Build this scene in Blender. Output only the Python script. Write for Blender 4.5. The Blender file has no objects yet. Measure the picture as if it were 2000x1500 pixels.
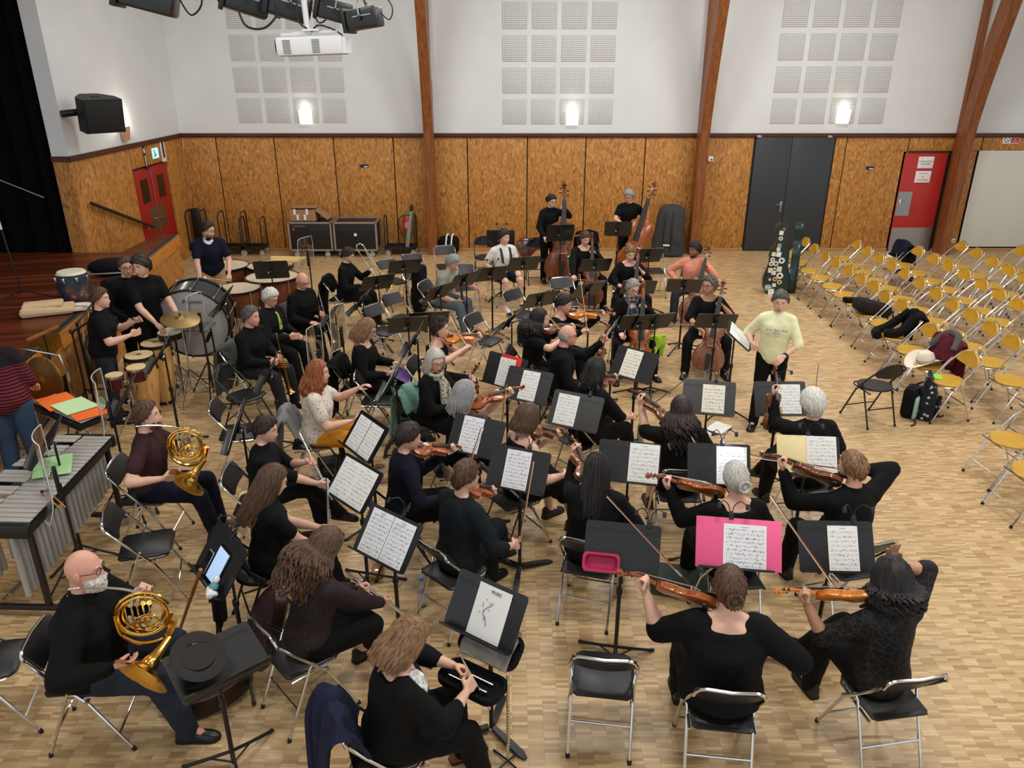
import bpy, math, random
import numpy as np
from mathutils import Vector as V, Matrix as M, noise as mnoise
R = math.radians
random.seed(7)
scene = bpy.context.scene
col = scene.collection

# ------------------------------------------------------------------ camera
CAM_H, PITCH, FPX = 4.0, R(22.65), 1505.0          # balcony rail height, tilt, focal length in pixels of 2000
cam_data = bpy.data.cameras.new('camera'); cam = bpy.data.objects.new('camera', cam_data); col.objects.link(cam)
cam.location = (0, 0, CAM_H); cam.rotation_euler = (R(90) - PITCH, 0, 0)
cam_data.sensor_fit = 'HORIZONTAL'; cam_data.sensor_width = 36.0; cam_data.lens = 36.0 * FPX / 2000.0
cam_data.clip_end = 200
scene.camera = cam
# ------------------------------------------------------------------ world and light
w = bpy.data.worlds.new('world'); scene.world = w; w.use_nodes = True
bgn = w.node_tree.nodes['Background']; bgn.inputs[0].default_value = (0.90, 0.95, 1.0, 1); bgn.inputs[1].default_value = 0.95
def area(name, loc, rot, sx, sy, power, color=(1, 1, 1)):
    d = bpy.data.lights.new(name, 'AREA'); d.shape = 'RECTANGLE'; d.size = sx; d.size_y = sy; d.energy = power; d.color = color
    o = bpy.data.objects.new(name, d); col.objects.link(o); o.location = loc; o.rotation_euler = rot
    return o
for lx in (-3.4, 1.3, 6.0):                          # light of the ceiling luminaires
    for ly in (3.6, 9.0, 14.0):
        area('luminaire_light', (lx, ly, 6.72), (0, 0, 0), 1.5, 0.6, 85 if lx < 0 else 140, (1.0, 0.985, 0.96))
vs = scene.view_settings
vs.view_transform = 'Standard'; vs.look = 'None'; vs.gamma = 1.0; vs.use_curve_mapping = False; vs.exposure = 0.0

def un(px, py, z=0.0):
    "point of the hall at height z that the photograph shows at a pixel"
    u = (px - 1000) / FPX; v = (py - 750) / FPX
    dy = math.cos(PITCH) - v * math.sin(PITCH); dz = -math.sin(PITCH) - v * math.cos(PITCH)
    t = (z - CAM_H) / dz
    return V((u * t, dy * t, z))
def wallx(px, py, yw):
    "x and z on the wall plane y = yw"
    u = (px - 1000) / FPX; v = (py - 750) / FPX
    dy = math.cos(PITCH) - v * math.sin(PITCH); dz = -math.sin(PITCH) - v * math.cos(PITCH)
    t = yw / dy
    return u * t, CAM_H + dz * t

# ------------------------------------------------------------------ materials
def lin(c):
    def f(x):
        x = x / 255.0
        return x / 12.92 if x <= .04045 else ((x + .055) / 1.055) ** 2.4
    return (f(c[0]), f(c[1]), f(c[2]), 1.0)
MATS = {}
class NT:
    def __init__(s, name):
        s.m = bpy.data.materials.new(name); s.m.use_nodes = True; s.t = s.m.node_tree; s.n = s.t.nodes
        s.b = s.n['Principled BSDF']
    def new(s, typ, **kw):
        n = s.n.new(typ)
        for k, v in kw.items(): setattr(n, k, v)
        return n
    def link(s, a, b): s.t.links.new(a, b)
    def math(s, op, a, b=None, c=None):
        n = s.new('ShaderNodeMath', operation=op)
        for i, x in enumerate((a, b, c)):
            if x is None: continue
            if isinstance(x, (int, float)): n.inputs[i].default_value = x
            else: s.link(x, n.inputs[i])
        return n.outputs[0]
    def coord(s, kind='Object', scale=(1, 1, 1), rot=(0, 0, 0)):
        tc = s.new('ShaderNodeTexCoord'); mp = s.new('ShaderNodeMapping')
        mp.inputs['Scale'].default_value = scale; mp.inputs['Rotation'].default_value = rot
        s.link(tc.outputs[kind], mp.inputs[0]); return mp.outputs[0]
    def ramp(s, fac, stops, interp='LINEAR'):
        r = s.new('ShaderNodeValToRGB'); r.color_ramp.interpolation = interp
        e = r.color_ramp.elements
        while len(e) < len(stops): e.new(0.5)
        for i, (p, c) in enumerate(stops): e[i].position = p; e[i].color = lin(c)
        s.link(fac, r.inputs[0]); return r.outputs[0]
    def noise(s, vec, scale, detail=3, rough=.55):
        n = s.new('ShaderNodeTexNoise'); n.inputs['Scale'].default_value = scale; n.inputs['Detail'].default_value = detail
        n.inputs['Roughness'].default_value = rough; s.link(vec, n.inputs['Vector']); return n.outputs[0]
    def mix(s, fac, a, b, typ='MIX'):
        n = s.new('ShaderNodeMix', data_type='RGBA', blend_type=typ)
        if isinstance(fac, (int, float)): n.inputs[0].default_value = fac
        else: s.link(fac, n.inputs[0])
        for i, x in ((6, a), (7, b)):
            if isinstance(x, tuple): n.inputs[i].default_value = x if len(x) == 4 else lin(x)
            else: s.link(x, n.inputs[i])
        return n.outputs[2]
    def bump(s, h, strength=.2, dist=.01):
        b = s.new('ShaderNodeBump'); b.inputs['Strength'].default_value = strength; b.inputs['Distance'].default_value = dist
        s.link(h, b.inputs['Height']); s.link(b.outputs[0], s.b.inputs['Normal'])
    def color(s, x): s.link(x, s.b.inputs['Base Color'])
    def set(s, rough=.5, metal=0.0, spec=.5, **kw):
        s.b.inputs['Roughness'].default_value = rough; s.b.inputs['Metallic'].default_value = metal
        s.b.inputs['Specular IOR Level'].default_value = spec
        for k, v in kw.items(): s.b.inputs[k].default_value = v
        return s.m
def mat(name, rgb, rough=.5, metal=0.0, spec=.5, var=0.0, vs=6.0, bump=0.0, bs=40.0, sheen=0.0, stretch=(1, 1, 1)):
    if name in MATS: return MATS[name]
    t = NT(name); t.set(rough, metal, spec)
    if sheen: t.b.inputs['Sheen Weight'].default_value = sheen
    if var:
        n = t.noise(t.coord(scale=stretch), vs, 4)
        a = tuple(max(0, c * (1 - var)) for c in rgb); b = tuple(min(255, c * (1 + var)) for c in rgb)
        t.color(t.ramp(n, [(.3, a), (.7, b)]))
    else: t.b.inputs['Base Color'].default_value = lin(rgb)
    if bump: t.bump(t.noise(t.coord(scale=stretch), bs, 4), bump, .01)
    MATS[name] = t.m; return t.m

# chipboard of the wall panels: long flakes lying in all directions
t = NT('chipboard')
def flakes(rot, sc):
    v = t.new('ShaderNodeTexVoronoi'); v.inputs['Scale'].default_value = 1.0
    t.link(t.coord(scale=sc, rot=rot), v.inputs['Vector']); return v.outputs['Color']
f1 = flakes((0, R(28), 0), (34, 34, 13)); f2 = flakes((0, R(-35), 0), (38, 38, 14))
bw1 = t.new('ShaderNodeSeparateColor'); t.link(f1, bw1.inputs[0]); bw2 = t.new('ShaderNodeSeparateColor'); t.link(f2, bw2.inputs[0])
h = t.math('ADD', t.math('MULTIPLY', bw1.outputs[0], .5), t.math('MULTIPLY', bw2.outputs[0], .5))
fine = t.noise(t.coord(scale=(46, 46, 15)), 1.0, 3)
h = t.math('ADD', t.math('MULTIPLY', h, .75), t.math('MULTIPLY', fine, .3))
t.color(t.ramp(h, [(.08, (108, 66, 28)), (.28, (156, 103, 47)), (.5, (177, 120, 56)), (.76, (194, 139, 73)), (.97, (214, 164, 98))]))
t.bump(h, .15, .004); t.set(.5, 0, .35); CHIP = t.m

# mosaic parquet: columns of short strips
t = NT('parquet')
sep = t.new('ShaderNodeSeparateXYZ'); t.link(t.coord(), sep.inputs[0])
cw, ch = .102, .0235
cx = t.math('DIVIDE', sep.outputs[0], cw); ci = t.math('FLOOR', cx)
wn = t.new('ShaderNodeTexWhiteNoise', noise_dimensions='1D'); t.link(ci, wn.inputs['W'])
sy = t.math('ADD', t.math('DIVIDE', sep.outputs[1], ch), wn.outputs[0]); si = t.math('FLOOR', sy)
cmb = t.new('ShaderNodeCombineXYZ'); t.link(ci, cmb.inputs[0]); t.link(si, cmb.inputs[1])
w2 = t.new('ShaderNodeTexWhiteNoise', noise_dimensions='2D'); t.link(cmb.outputs[0], w2.inputs['Vector'])
grain = t.noise(t.coord(scale=(8, 160, 1)), 1.0, 3)
blk = t.new('ShaderNodeCombineXYZ'); t.link(ci, blk.inputs[0]); t.link(t.math('FLOOR', t.math('DIVIDE', si, 5.0)), blk.inputs[1])
w3 = t.new('ShaderNodeTexWhiteNoise', noise_dimensions='2D'); t.link(blk.outputs[0], w3.inputs['Vector'])
val = t.math('ADD', t.math('MULTIPLY', w2.outputs[0], .74), t.math('ADD', t.math('MULTIPLY', grain, .2), t.math('MULTIPLY', w3.outputs[0], .03)))
base = t.ramp(val, [(.08, (160, 128, 87)), (.34, (182, 150, 106)), (.58, (193, 162, 117)), (.88, (209, 181, 137))])
fx = t.math('FRACT', cx); fy = t.math('FRACT', sy)
gx = t.math('LESS_THAN', fx, .022); gy = t.math('LESS_THAN', fy, .07)
gap = t.math('MAXIMUM', gx, gy)
t.color(t.mix(t.math('MULTIPLY', gap, .38), base, (98, 72, 44)))
t.set(.36, 0, .42); PARQ = t.m
rn = t.noise(t.coord(), 1.3, 3); rr = t.new('ShaderNodeMapRange'); rr.inputs[3].default_value = .30; rr.inputs[4].default_value = .46
t.link(rn, rr.inputs[0]); t.link(rr.outputs[0], t.b.inputs['Roughness'])

def wood(name, dark, mid, light, sc=(2, 2, 2), ring=18, rough=.4, spec=.4):
    t = NT(name); co = t.coord(scale=sc)
    n = t.noise(co, ring, 5, .6); n2 = t.noise(co, 2.5, 2)
    h = t.math('ADD', t.math('MULTIPLY', n, .7), t.math('MULTIPLY', n2, .35))
    t.color(t.ramp(h, [(.3, dark), (.52, mid), (.75, light)])); t.bump(n, .06, .003)
    MATS[name] = t.set(rough, 0, spec); return t.m
GLULAM = wood('glulam', (92, 48, 20), (130, 74, 34), (158, 98, 50), (6, 6, .5), 6)
STAGEWOOD = wood('stage boards', (62, 26, 14), (92, 42, 24), (118, 60, 36), (.6, 7, 7), 6, .3)
FASCIA = wood('fascia board', (176, 104, 36), (206, 132, 56), (224, 156, 80), (1, 1, 5), 4, .4)
CONGAWOOD = wood('conga staves', (176, 120, 58), (208, 158, 90), (226, 184, 120), (10, 10, .8), 4, .3)
VARN = [wood('varnish amber', (112, 50, 18), (150, 76, 30), (178, 104, 48), (4, 1, 4), 12, .22, .6),
        wood('varnish brown', (72, 34, 16), (106, 56, 27), (138, 80, 42), (4, 1, 4), 12, .22, .6),
        wood('varnish orange', (168, 86, 24), (206, 120, 42), (226, 150, 70), (4, 1, 4), 12, .22, .6),
        wood('varnish red brown', (84, 44, 28), (122, 72, 46), (150, 98, 66), (4, 1, 4), 12, .25, .6),
        wood('varnish dark', (52, 22, 14), (78, 34, 22), (104, 50, 32), (4, 1, 4), 12, .22, .6)]
WHITEWALL = mat('white plaster', (220, 222, 223), .8, var=.015, vs=1.5, bump=.04, bs=120)
TRIM = wood('trim wood', (52, 26, 16), (76, 38, 24), (94, 50, 32), (.6, 6, 6), 6, .45)
CHROME = mat('chrome', (214, 216, 218), .16, 1.0)
STEEL = mat('brushed steel', (168, 170, 172), .35, 1.0)
BLACKPAD = mat('black vinyl', (17, 18, 19), .42, bump=.05, bs=220)
BLACKM = mat('black powder coat', (17, 17, 18), .45)
BLACKM2 = mat('black stand desk', (17, 19, 21), .36, spec=.6, var=.08, vs=9)
RUBBER = mat('black rubber', (14, 14, 14), .7)
YELLOW = mat('mustard vinyl', (196, 150, 46), .4, var=.05, vs=3, bump=.03, bs=200)
BRASS = mat('lacquered brass', (222, 178, 88), .18, 1.0)
SILVER = mat('silver plate', (222, 222, 218), .16, 1.0)
GREY = mat('grey paint', (150, 152, 154), .5)
PAPER = mat('white paper', (232, 232, 228), .7)
EBONY = mat('ebony', (24, 22, 21), .55)
REDP = mat('red door paint', (178, 40, 34), .4, var=.02)
DARKDOOR = mat('anthracite door', (50, 54, 58), .42)
CURTAIN = mat('black curtain', (8, 8, 9), .95, spec=.1)
GLASSM = None
t = NT('clear acrylic'); t.set(.04, 0, .5); t.b.inputs['Base Color'].default_value = (.96, .97, .97, 1)
t.b.inputs['Transmission Weight'].default_value = 1.0; t.b.inputs['IOR'].default_value = 1.12; t.b.inputs['Alpha'].default_value = .42; ACRYL = t.m
t = NT('bottle plastic'); t.set(.08, 0, .5); t.b.inputs['Base Color'].default_value = (.8, .88, .93, 1)
t.b.inputs['Transmission Weight'].default_value = .9; t.b.inputs['Alpha'].default_value = .6; BOTTLE = t.m
def emis(name, rgb, s):
    t = NT(name); t.set(.5); t.b.inputs['Base Color'].default_value = lin(rgb)
    t.b.inputs['Emission Color'].default_value = lin(rgb); t.b.inputs['Emission Strength'].default_value = s; return t.m
# printed music: staves of five lines with scattered notes, on the page's own coordinates (x across, y up, metres)
def score_mat(name, paper=(236, 236, 232), staves=10.0, ink=(112, 112, 114), dens=.30, margin=True):
    t = NT(name); tc = t.new('ShaderNodeTexCoord'); s = t.new('ShaderNodeSeparateXYZ'); t.link(tc.outputs['UV'], s.inputs[0])
    x, y = s.outputs[0], s.outputs[1]
    ys = t.math('FRACT', t.math('MULTIPLY', y, staves))
    inst = t.math('MULTIPLY', t.math('GREATER_THAN', ys, .28), t.math('LESS_THAN', ys, .72))
    ln = t.math('FRACT', t.math('MULTIPLY', t.math('SUBTRACT', ys, .28), 4 / .44))
    line = t.math('MULTIPLY', inst, t.math('GREATER_THAN', ln, .72))
    cb = t.new('ShaderNodeCombineXYZ'); t.link(t.math('FLOOR', t.math('MULTIPLY', x, 46.0)), cb.inputs[0]); t.link(t.math('FLOOR', t.math('MULTIPLY', y, staves * 5.0)), cb.inputs[1])
    wn = t.new('ShaderNodeTexWhiteNoise', noise_dimensions='2D'); t.link(cb.outputs[0], wn.inputs['Vector'])
    note = t.math('MULTIPLY', t.math('GREATER_THAN', wn.outputs[0], 1 - dens * .5), t.math('MULTIPLY', t.math('GREATER_THAN', ys, .16), t.math('LESS_THAN', ys, .84)))
    inkf = t.math('MAXIMUM', t.math('MULTIPLY', line, .5), t.math('MULTIPLY', note, .8))
    box = t.math('MULTIPLY', t.math('MULTIPLY', t.math('GREATER_THAN', x, .06), t.math('LESS_THAN', x, .95)), t.math('MULTIPLY', t.math('GREATER_THAN', y, .04), t.math('LESS_THAN', y, .89)))
    title = t.math('MULTIPLY', t.math('MULTIPLY', t.math('GREATER_THAN', x, .4), t.math('LESS_THAN', x, .6)), t.math('MULTIPLY', t.math('GREATER_THAN', y, .925), t.math('LESS_THAN', y, .945)))
    f = t.math('MAXIMUM', t.math('MULTIPLY', inkf, box), t.math('MULTIPLY', title, .6))
    t.color(t.mix(f, paper, ink)); return t.set(.7, 0, .3)
SCORE = [score_mat('printed score'), score_mat('printed score dense', (232, 233, 236), 11.0, (96, 96, 100), .42),
         score_mat('printed score ivory', (238, 233, 214), 9.0, (112, 108, 100), .4)]
# ------------------------------------------------------------------ mesh building
class MB:
    def __init__(s): s.v = []; s.f = []; s.uv = None
    def add(s, vs, fs, T=None):
        o = len(s.v)
        s.v += [tuple(T @ V(p)) for p in vs] if T is not None else [tuple(p) for p in vs]
        s.f += [tuple(i + o for i in f) for f in fs]; return s
    def loft(s, rings, cap=True, closed=True, T=None):
        n = len(rings[0]); vs = [p for r in rings for p in r]; fs = []
        for i in range(len(rings) - 1):
            for j in range(n if closed else n - 1):
                a = i * n + j; b = i * n + (j + 1) % n
                fs.append((a, b, b + n, a + n))
        if cap and closed:
            fs.append(tuple(range(n))[::-1]); fs.append(tuple(range((len(rings) - 1) * n, len(rings) * n)))
        return s.add(vs, fs, T)
    def box(s, c, sz, T=None, rz=0, b=0.0):
        x, y, z = sz[0] / 2, sz[1] / 2, sz[2] / 2
        Q = M.Translation(V(c)) @ M.Rotation(rz, 4, 'Z')
        if T is not None: Q = T @ Q
        if b <= 0:
            vs = [(i * x, j * y, k * z) for k in (-1, 1) for i, j in ((-1, -1), (1, -1), (1, 1), (-1, 1))]
            return s.add(vs, [(3, 2, 1, 0), (4, 5, 6, 7), (0, 1, 5, 4), (1, 2, 6, 5), (2, 3, 7, 6), (3, 0, 4, 7)], Q)
        def rr(i, zz):
            X, Y = x - i, y - i; r = max(b - i, b * .3); pts = []
            for cx, cy, a0 in ((X - r, Y - r, 0), (-X + r, Y - r, 90), (-X + r, -Y + r, 180), (X - r, -Y + r, 270)):
                for k in range(4): a = R(a0 + 30 * k); pts.append((cx + r * math.cos(a), cy + r * math.sin(a), zz))
            return pts
        e = min(b, z * .9)
        return s.loft([rr(e, -z), rr(e * .3, -z + e * .3), rr(0, -z + e), rr(0, z - e), rr(e * .3, z - e * .3), rr(e, z)], T=Q)
    def prism(s, pts, z0, z1, T=None, b=0.0):
        if b:
            cx = sum(p[0] for p in pts) / len(pts); cy = sum(p[1] for p in pts) / len(pts)
            def sh(k): return [(cx + (p[0] - cx) * k, cy + (p[1] - cy) * k) for p in pts]
            rx = max(abs(p[0] - cx) for p in pts); k = 1 - b / rx
            return s.loft([[(x, y, z0) for x, y in sh(k)], [(x, y, z0 + b * .8) for x, y in pts], [(x, y, z1 - b * .8) for x, y in pts], [(x, y, z1) for x, y in sh(k)]], T=T)
        return s.loft([[(x, y, z0) for x, y in pts], [(x, y, z1) for x, y in pts]], T=T)
    def tube(s, path, r, seg=8, closed=False, T=None, cap=True):
        P = [V(p) for p in path]; n = len(P); rs = r if isinstance(r, (list, tuple)) else [r] * n
        tang = []
        for i in range(n):
            a = P[(i - 1) % n] if (closed or i > 0) else P[i]; b = P[(i + 1) % n] if (closed or i < n - 1) else P[i]
            d = b - a; tang.append(d.normalized() if d.length > 1e-9 else V((0, 0, 1)))
        u = tang[0].orthogonal().normalized(); rings = []
        for i in range(n):
            u = (u - tang[i] * u.dot(tang[i]))
            u = u.normalized() if u.length > 1e-6 else tang[i].orthogonal().normalized()
            w_ = tang[i].cross(u)
            rings.append([P[i] + (u * math.cos(2 * math.pi * k / seg) + w_ * math.sin(2 * math.pi * k / seg)) * rs[i] for k in range(seg)])
        if closed: rings.append(rings[0])
        return s.loft(rings, cap=cap and not closed, T=T)
    def cyl(s, a, b, r0, r1=None, seg=10, T=None): return s.tube([a, b], [r0, r0 if r1 is None else r1], seg, T=T)
    def lathe(s, prof, seg=20, T=None, cap=True):
        return s.loft([[(r * math.cos(2 * math.pi * k / seg), r * math.sin(2 * math.pi * k / seg), z) for k in range(seg)] for r, z in prof], cap=cap, T=T)
    def ell(s, c, r, seg=12, T=None, Rm=None):
        n = max(6, seg // 2 + 1); prof = []
        Q = M.Translation(V(c)) @ (Rm.to_4x4() if Rm is not None else M()) @ M.Diagonal((r[0], r[1], r[2], 1))
        if T is not None: Q = T @ Q
        for i in range(n + 1):
            a = -math.pi / 2 + math.pi * i / n; prof.append((max(math.cos(a), 1e-3), math.sin(a)))
        return s.lathe(prof, seg, Q)
    def sheet(s, grid, th=0.0, T=None):
        "grid of points (rows x cols) as a thin sheet"
        n, m = len(grid), len(grid[0]); vs = [p for r in grid for p in r]
        fs = [(i * m + j, i * m + j + 1, (i + 1) * m + j + 1, (i + 1) * m + j) for i in range(n - 1) for j in range(m - 1)]
        if th:
            nn = n * m; g = [V(p) for p in vs]; nrm = []
            for i in range(n):
                for j in range(m):
                    du = g[i * m + min(j + 1, m - 1)] - g[i * m + max(j - 1, 0)]; dv = g[min(i + 1, n - 1) * m + j] - g[max(i - 1, 0) * m + j]
                    k = du.cross(dv); nrm.append(k.normalized() if k.length > 1e-9 else V((0, 0, 1)))
            vs = vs + [tuple(p - q * th) for p, q in zip(g, nrm)]
            fs += [tuple(x + nn for x in f[::-1]) for f in fs]
            ed = [j for j in range(m)] + [i * m + m - 1 for i in range(1, n)] + [(n - 1) * m + j for j in range(m - 2, -1, -1)] + [i * m for i in range(n - 2, 0, -1)]
            for k in range(len(ed)):
                a, b = ed[k], ed[(k + 1) % len(ed)]; fs.append((b, a, a + nn, b + nn))
        return s.add(vs, fs, T)
    def mesh(s, name, m, smooth=True, ang=38, uvp=None):
        me = bpy.data.meshes.new(name); me.from_pydata(s.v, [], s.f)
        for x in (m if isinstance(m, (list, tuple)) else [m]): me.materials.append(x)
        if uvp:
            uv = me.uv_layers.new(name='UV')
            for l in me.loops: uv.data[l.index].uv = uvp(me.vertices[l.vertex_index].co)
        if smooth:
            me.polygons.foreach_set('use_smooth', [True] * len(me.polygons)); me.set_sharp_from_angle(angle=R(ang))
        me.update(); return me
    def obj(s, name, m, parent=None, loc=None, smooth=True, ang=38, uvp=None):
        return mkobj(name, s.mesh(name, m, smooth, ang, uvp), parent, M.Translation(V(loc)) if loc else None)
def mkobj(name, me, parent=None, T=None):
    o = bpy.data.objects.new(name, me); col.objects.link(o)
    if parent is not None: o.parent = parent
    if T is not None: o.matrix_basis = T
    return o
def tag(o, label, cat, group=None):
    o['label'] = label; o['category'] = cat
    if group: o['group'] = group
    return o
def thing(name, label, cat, T, group=None): return tag(mkobj(name, None, None, T), label, cat, group)
def struct(o): o['kind'] = 'structure'; return o
def at(p, az=0.0, s=1.0):
    "frame standing at p whose +y looks along compass angle az (0 = away from the balcony, 90 = right)"
    return M.Translation(V(p)) @ M.Rotation(-R(az), 4, 'Z') @ M.Scale(s, 4)
class Kit:
    "a thing's parts, built once; place() makes one individual with its own parts"
    def __init__(s): s.p = []
    def part(s, name, mb, m, parent=None, T=None, smooth=True, ang=38, uvp=None):
        s.p.append((name, mb.mesh(name, m, smooth, ang, uvp) if isinstance(mb, MB) else mb, parent, T)); return len(s.p) - 1
    def place(s, name, label, cat, T, group=None):
        root = thing(name, label, cat, T, group); os_ = []
        for n, me, par, PT in s.p: os_.append(mkobj(n, me, root if par is None else os_[par], PT))
        return root
def frame(o, y, z):
    "matrix with origin o, +y along y, +z near z"
    y = V(y).normalized(); z = V(z); z = (z - y * y.dot(z)).normalized(); x = y.cross(z)
    return M(((x.x, y.x, z.x, o[0]), (x.y, y.y, z.y, o[1]), (x.z, y.z, z.z, o[2]), (0, 0, 0, 1)))
def arc(c, r, a0, a1, n, plane='xz'):
    out = []
    for i in range(n + 1):
        a = R(a0 + (a1 - a0) * i / n); p, q = r * math.cos(a), r * math.sin(a)
        out.append({'xz': (c[0] + p, c[1], c[2] + q), 'xy': (c[0] + p, c[1] + q, c[2]), 'yz': (c[0], c[1] + p, c[2] + q)}[plane])
    return out
def spline(pts, n=6):
    "smooth path through points"
    P = [V(p) for p in pts]; out = []
    for i in range(len(P) - 1):
        a, b, c, d = P[max(i - 1, 0)], P[i], P[i + 1], P[min(i + 2, len(P) - 1)]
        for k in range(n):
            t_ = k / n; out.append(.5 * ((2 * b) + (c - a) * t_ + (2 * a - 5 * b + 4 * c - d) * t_ ** 2 + (3 * b - a - 3 * c + d) * t_ ** 3))
    out.append(P[-1]); return out
def textmesh(name, body, size, m, parent, T, align='CENTER', ext=.001, shear=0.0):
    cu = bpy.data.curves.new(name, 'FONT'); cu.body = body; cu.size = size; cu.align_x = align; cu.align_y = 'CENTER'; cu.extrude = ext; cu.shear = shear; cu.resolution_u = 2
    o = bpy.data.objects.new(name, cu); col.objects.link(o); me = bpy.data.meshes.new_from_object(o)
    bpy.data.objects.remove(o); me.materials.clear(); me.materials.append(m)
    return mkobj(name, me, parent, T)
# ------------------------------------------------------------------ the hall
YW = 17.55
def ray(px, py, f):
    u = (px - 1000) / FPX; v = (py - 750) / FPX
    return V((u * f, (math.cos(PITCH) - v * math.sin(PITCH)) * f, CAM_H + (-math.sin(PITCH) - v * math.cos(PITCH)) * f))
def wx(px, py): return wallx(px, py, YW)[0]
def wz(py): return wallx(1000, py, YW)[1]
Z_T0, Z_T1 = wz(268), wz(260)                       # wooden trim between chipboard and plaster
HTOP = 7.0
floor = struct(MB().box((2.5, 8.0, -.05), (34, 24, .1)).obj('floor', PARQ, smooth=False))
ceil = struct(MB().box((2.5, 8.5, HTOP + .1), (34, 22, .2)).obj('ceiling', WHITEWALL, smooth=False))
XC = wx(352, 262)                                    # corner with the side wall
wall_back = struct(MB().box(((XC + 16) / 2, YW + .15, (Z_T1 + HTOP) / 2), (16 - XC, .3, HTOP - Z_T1)).box(((XC + 16) / 2, YW + .19, Z_T1 / 2), (16 - XC, .22, Z_T1)).obj('wall_back', WHITEWALL, smooth=False))
backing = MB().box(((XC + 16) / 2, YW + .065, Z_T0 / 2), (16 - XC, .04, Z_T0)).obj('seam_backing', mat('dark seam', (22, 14, 12), .8), wall_back, smooth=False)
struct(MB().box(((XC + 16) / 2, YW - .01, (Z_T0 + Z_T1) / 2), (16 - XC, .06, Z_T1 - Z_T0), b=.008).obj('trim_1', TRIM))
XD0, XD1 = wx(1475, 265), wx(1634, 265)              # anthracite double door
XR0, XR1 = wx(1767, 305), wx(1850, 305); ZR = wz(299)
XB0, XB1 = wx(1912, 297), wx(2062, 297); ZB = wz(295)
def panel(x0, x1, z0, z1):
    g = .011
    o = MB().box(((x0 + x1) / 2, 0, (z0 + z1) / 2), (x1 - x0 - 2 * g, .03, z1 - z0 - g), b=.004).obj('chipboard_panel', CHIP, wall_back, (0, YW + .015, 0)); return o
seams = [352, 420, 534, 650, 767, 820]
xs = [wx(p, 266) for p in (352, 420, 534, 650, 767, 839, 912, 1030, 1145, 1262, 1368)] + [XD0]
for a, b in zip(xs[:-1], xs[1:]): panel(a, b, .06, Z_T0)
xs2 = [XD1, wx(1656, 266), wx(1778, 266)]
for a, b in zip(xs2[:-1], xs2[1:]): panel(a, b, .06, Z_T0)
panel(xs2[-1], XR1 + .1, ZR + .04, Z_T0); panel(XR1 + .1, wx(1922, 266), ZB, Z_T0); panel(XR1 + .12, XB0 - .03, .06, ZB)
panel(wx(1922, 266), XB1, ZB, Z_T0); panel(XB1 + .03, XB1 + 1.2, .06, Z_T0); panel(XB1 + 1.2, XB1 + 2.4, .06, Z_T0); panel(xs2[-1], XR0 - .02, .06, ZR + .04)
for i, (a, b) in enumerate(((XC, XD0), (XD1, XR0 - .03), (XR1 + .06, 16))):
    struct(MB().box(((a + b) / 2, YW - .012, .03), (b - a, .03, .075), b=.004).obj('baseboard_back' if i == 0 else 'baseboard_back.00%d' % i, mat('pale skirting', (176, 128, 78), .5)))
# perforated acoustic squares, four by four in each bay
t = NT('perforated board'); s_ = t.new('ShaderNodeSeparateXYZ'); t.link(t.coord(), s_.inputs[0])
def cell(o, k): return t.math('ABSOLUTE', t.math('SUBTRACT', t.math('FRACT', t.math('MULTIPLY', o, k)), .5))
hole = t.math('MULTIPLY', t.math('LESS_THAN', cell(s_.outputs[0], 26.0), .27), t.math('LESS_THAN', cell(s_.outputs[2], 26.0), .27))
t.color(t.mix(hole, (216, 217, 216), (150, 150, 149))); PERF = t.set(.85, 0, .2)
for bl, br, tp in (((488, 216), (653, 216), 30), ((1005, 218), (1173, 218), 30), ((1530, 217), (1703, 217), 26)):
    x0, x1 = wx(*bl), wx(*br); z0, z1 = wz(bl[1]), wz(tp); dx = (x1 - x0) / 3; dz = (z1 - z0) / 3
    me = MB().box((0, 0, 0), (dx * .83, .012, dz * .81), b=.003).mesh('acoustic_panel', PERF)
    for i in range(4):
        for j in range(4): mkobj('acoustic_panel', me, wall_back, M.Translation((x0 + dx * i, YW - .004, z0 + dz * j)))
# glued-laminated arches standing against the back wall
def arch(xc, label):
    t_ = thing('glulam_arch', label, 'beam', M.Translation((xc, YW, 0)))
    m = MB(); m.box((0, -.07, HTOP / 2), (.13, .14, HTOP), b=.012); m.obj('wall_post', GLULAM, t_)
    prof_o, prof_i = [], []
    for k in range(26):
        z = HTOP * k / 25; zz = max(0, z - 2.3); off = .15 + .098 * zz ** 1.62
        dep = .30 + .10 * min(1, zz / 2)
        prof_o.append((-off, z)); prof_i.append((-off - dep, z))
    hw = .10
    rings = [[(-hw, a[0], a[1]), (hw, a[0], a[1]), (hw, b[0], b[1]), (-hw, b[0], b[1])] for a, b in zip(prof_o, prof_i)]
    MB().loft(rings).obj('curved_member', GLULAM, t_, ang=20)
    MB().box((.04, -.13, 3.4), (.1, .1, .5), b=.01).obj('spacer_block', GLULAM, t_)
    m = MB(); m.box((0, -.16, 2.0), (.215, .12, .008)); m.obj('bolt_plate', TRIM, t_)
    return t_
arch(un(840, 508)[0] + .02, 'curved wooden arch beam between the projector bay and the double basses')
arch(un(1352, 500)[0] + .05, 'curved wooden arch beam beside the grey bass case')
arch(un(1836, 500)[0] + .12, 'curved wooden arch beam beside the red single door')
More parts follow.
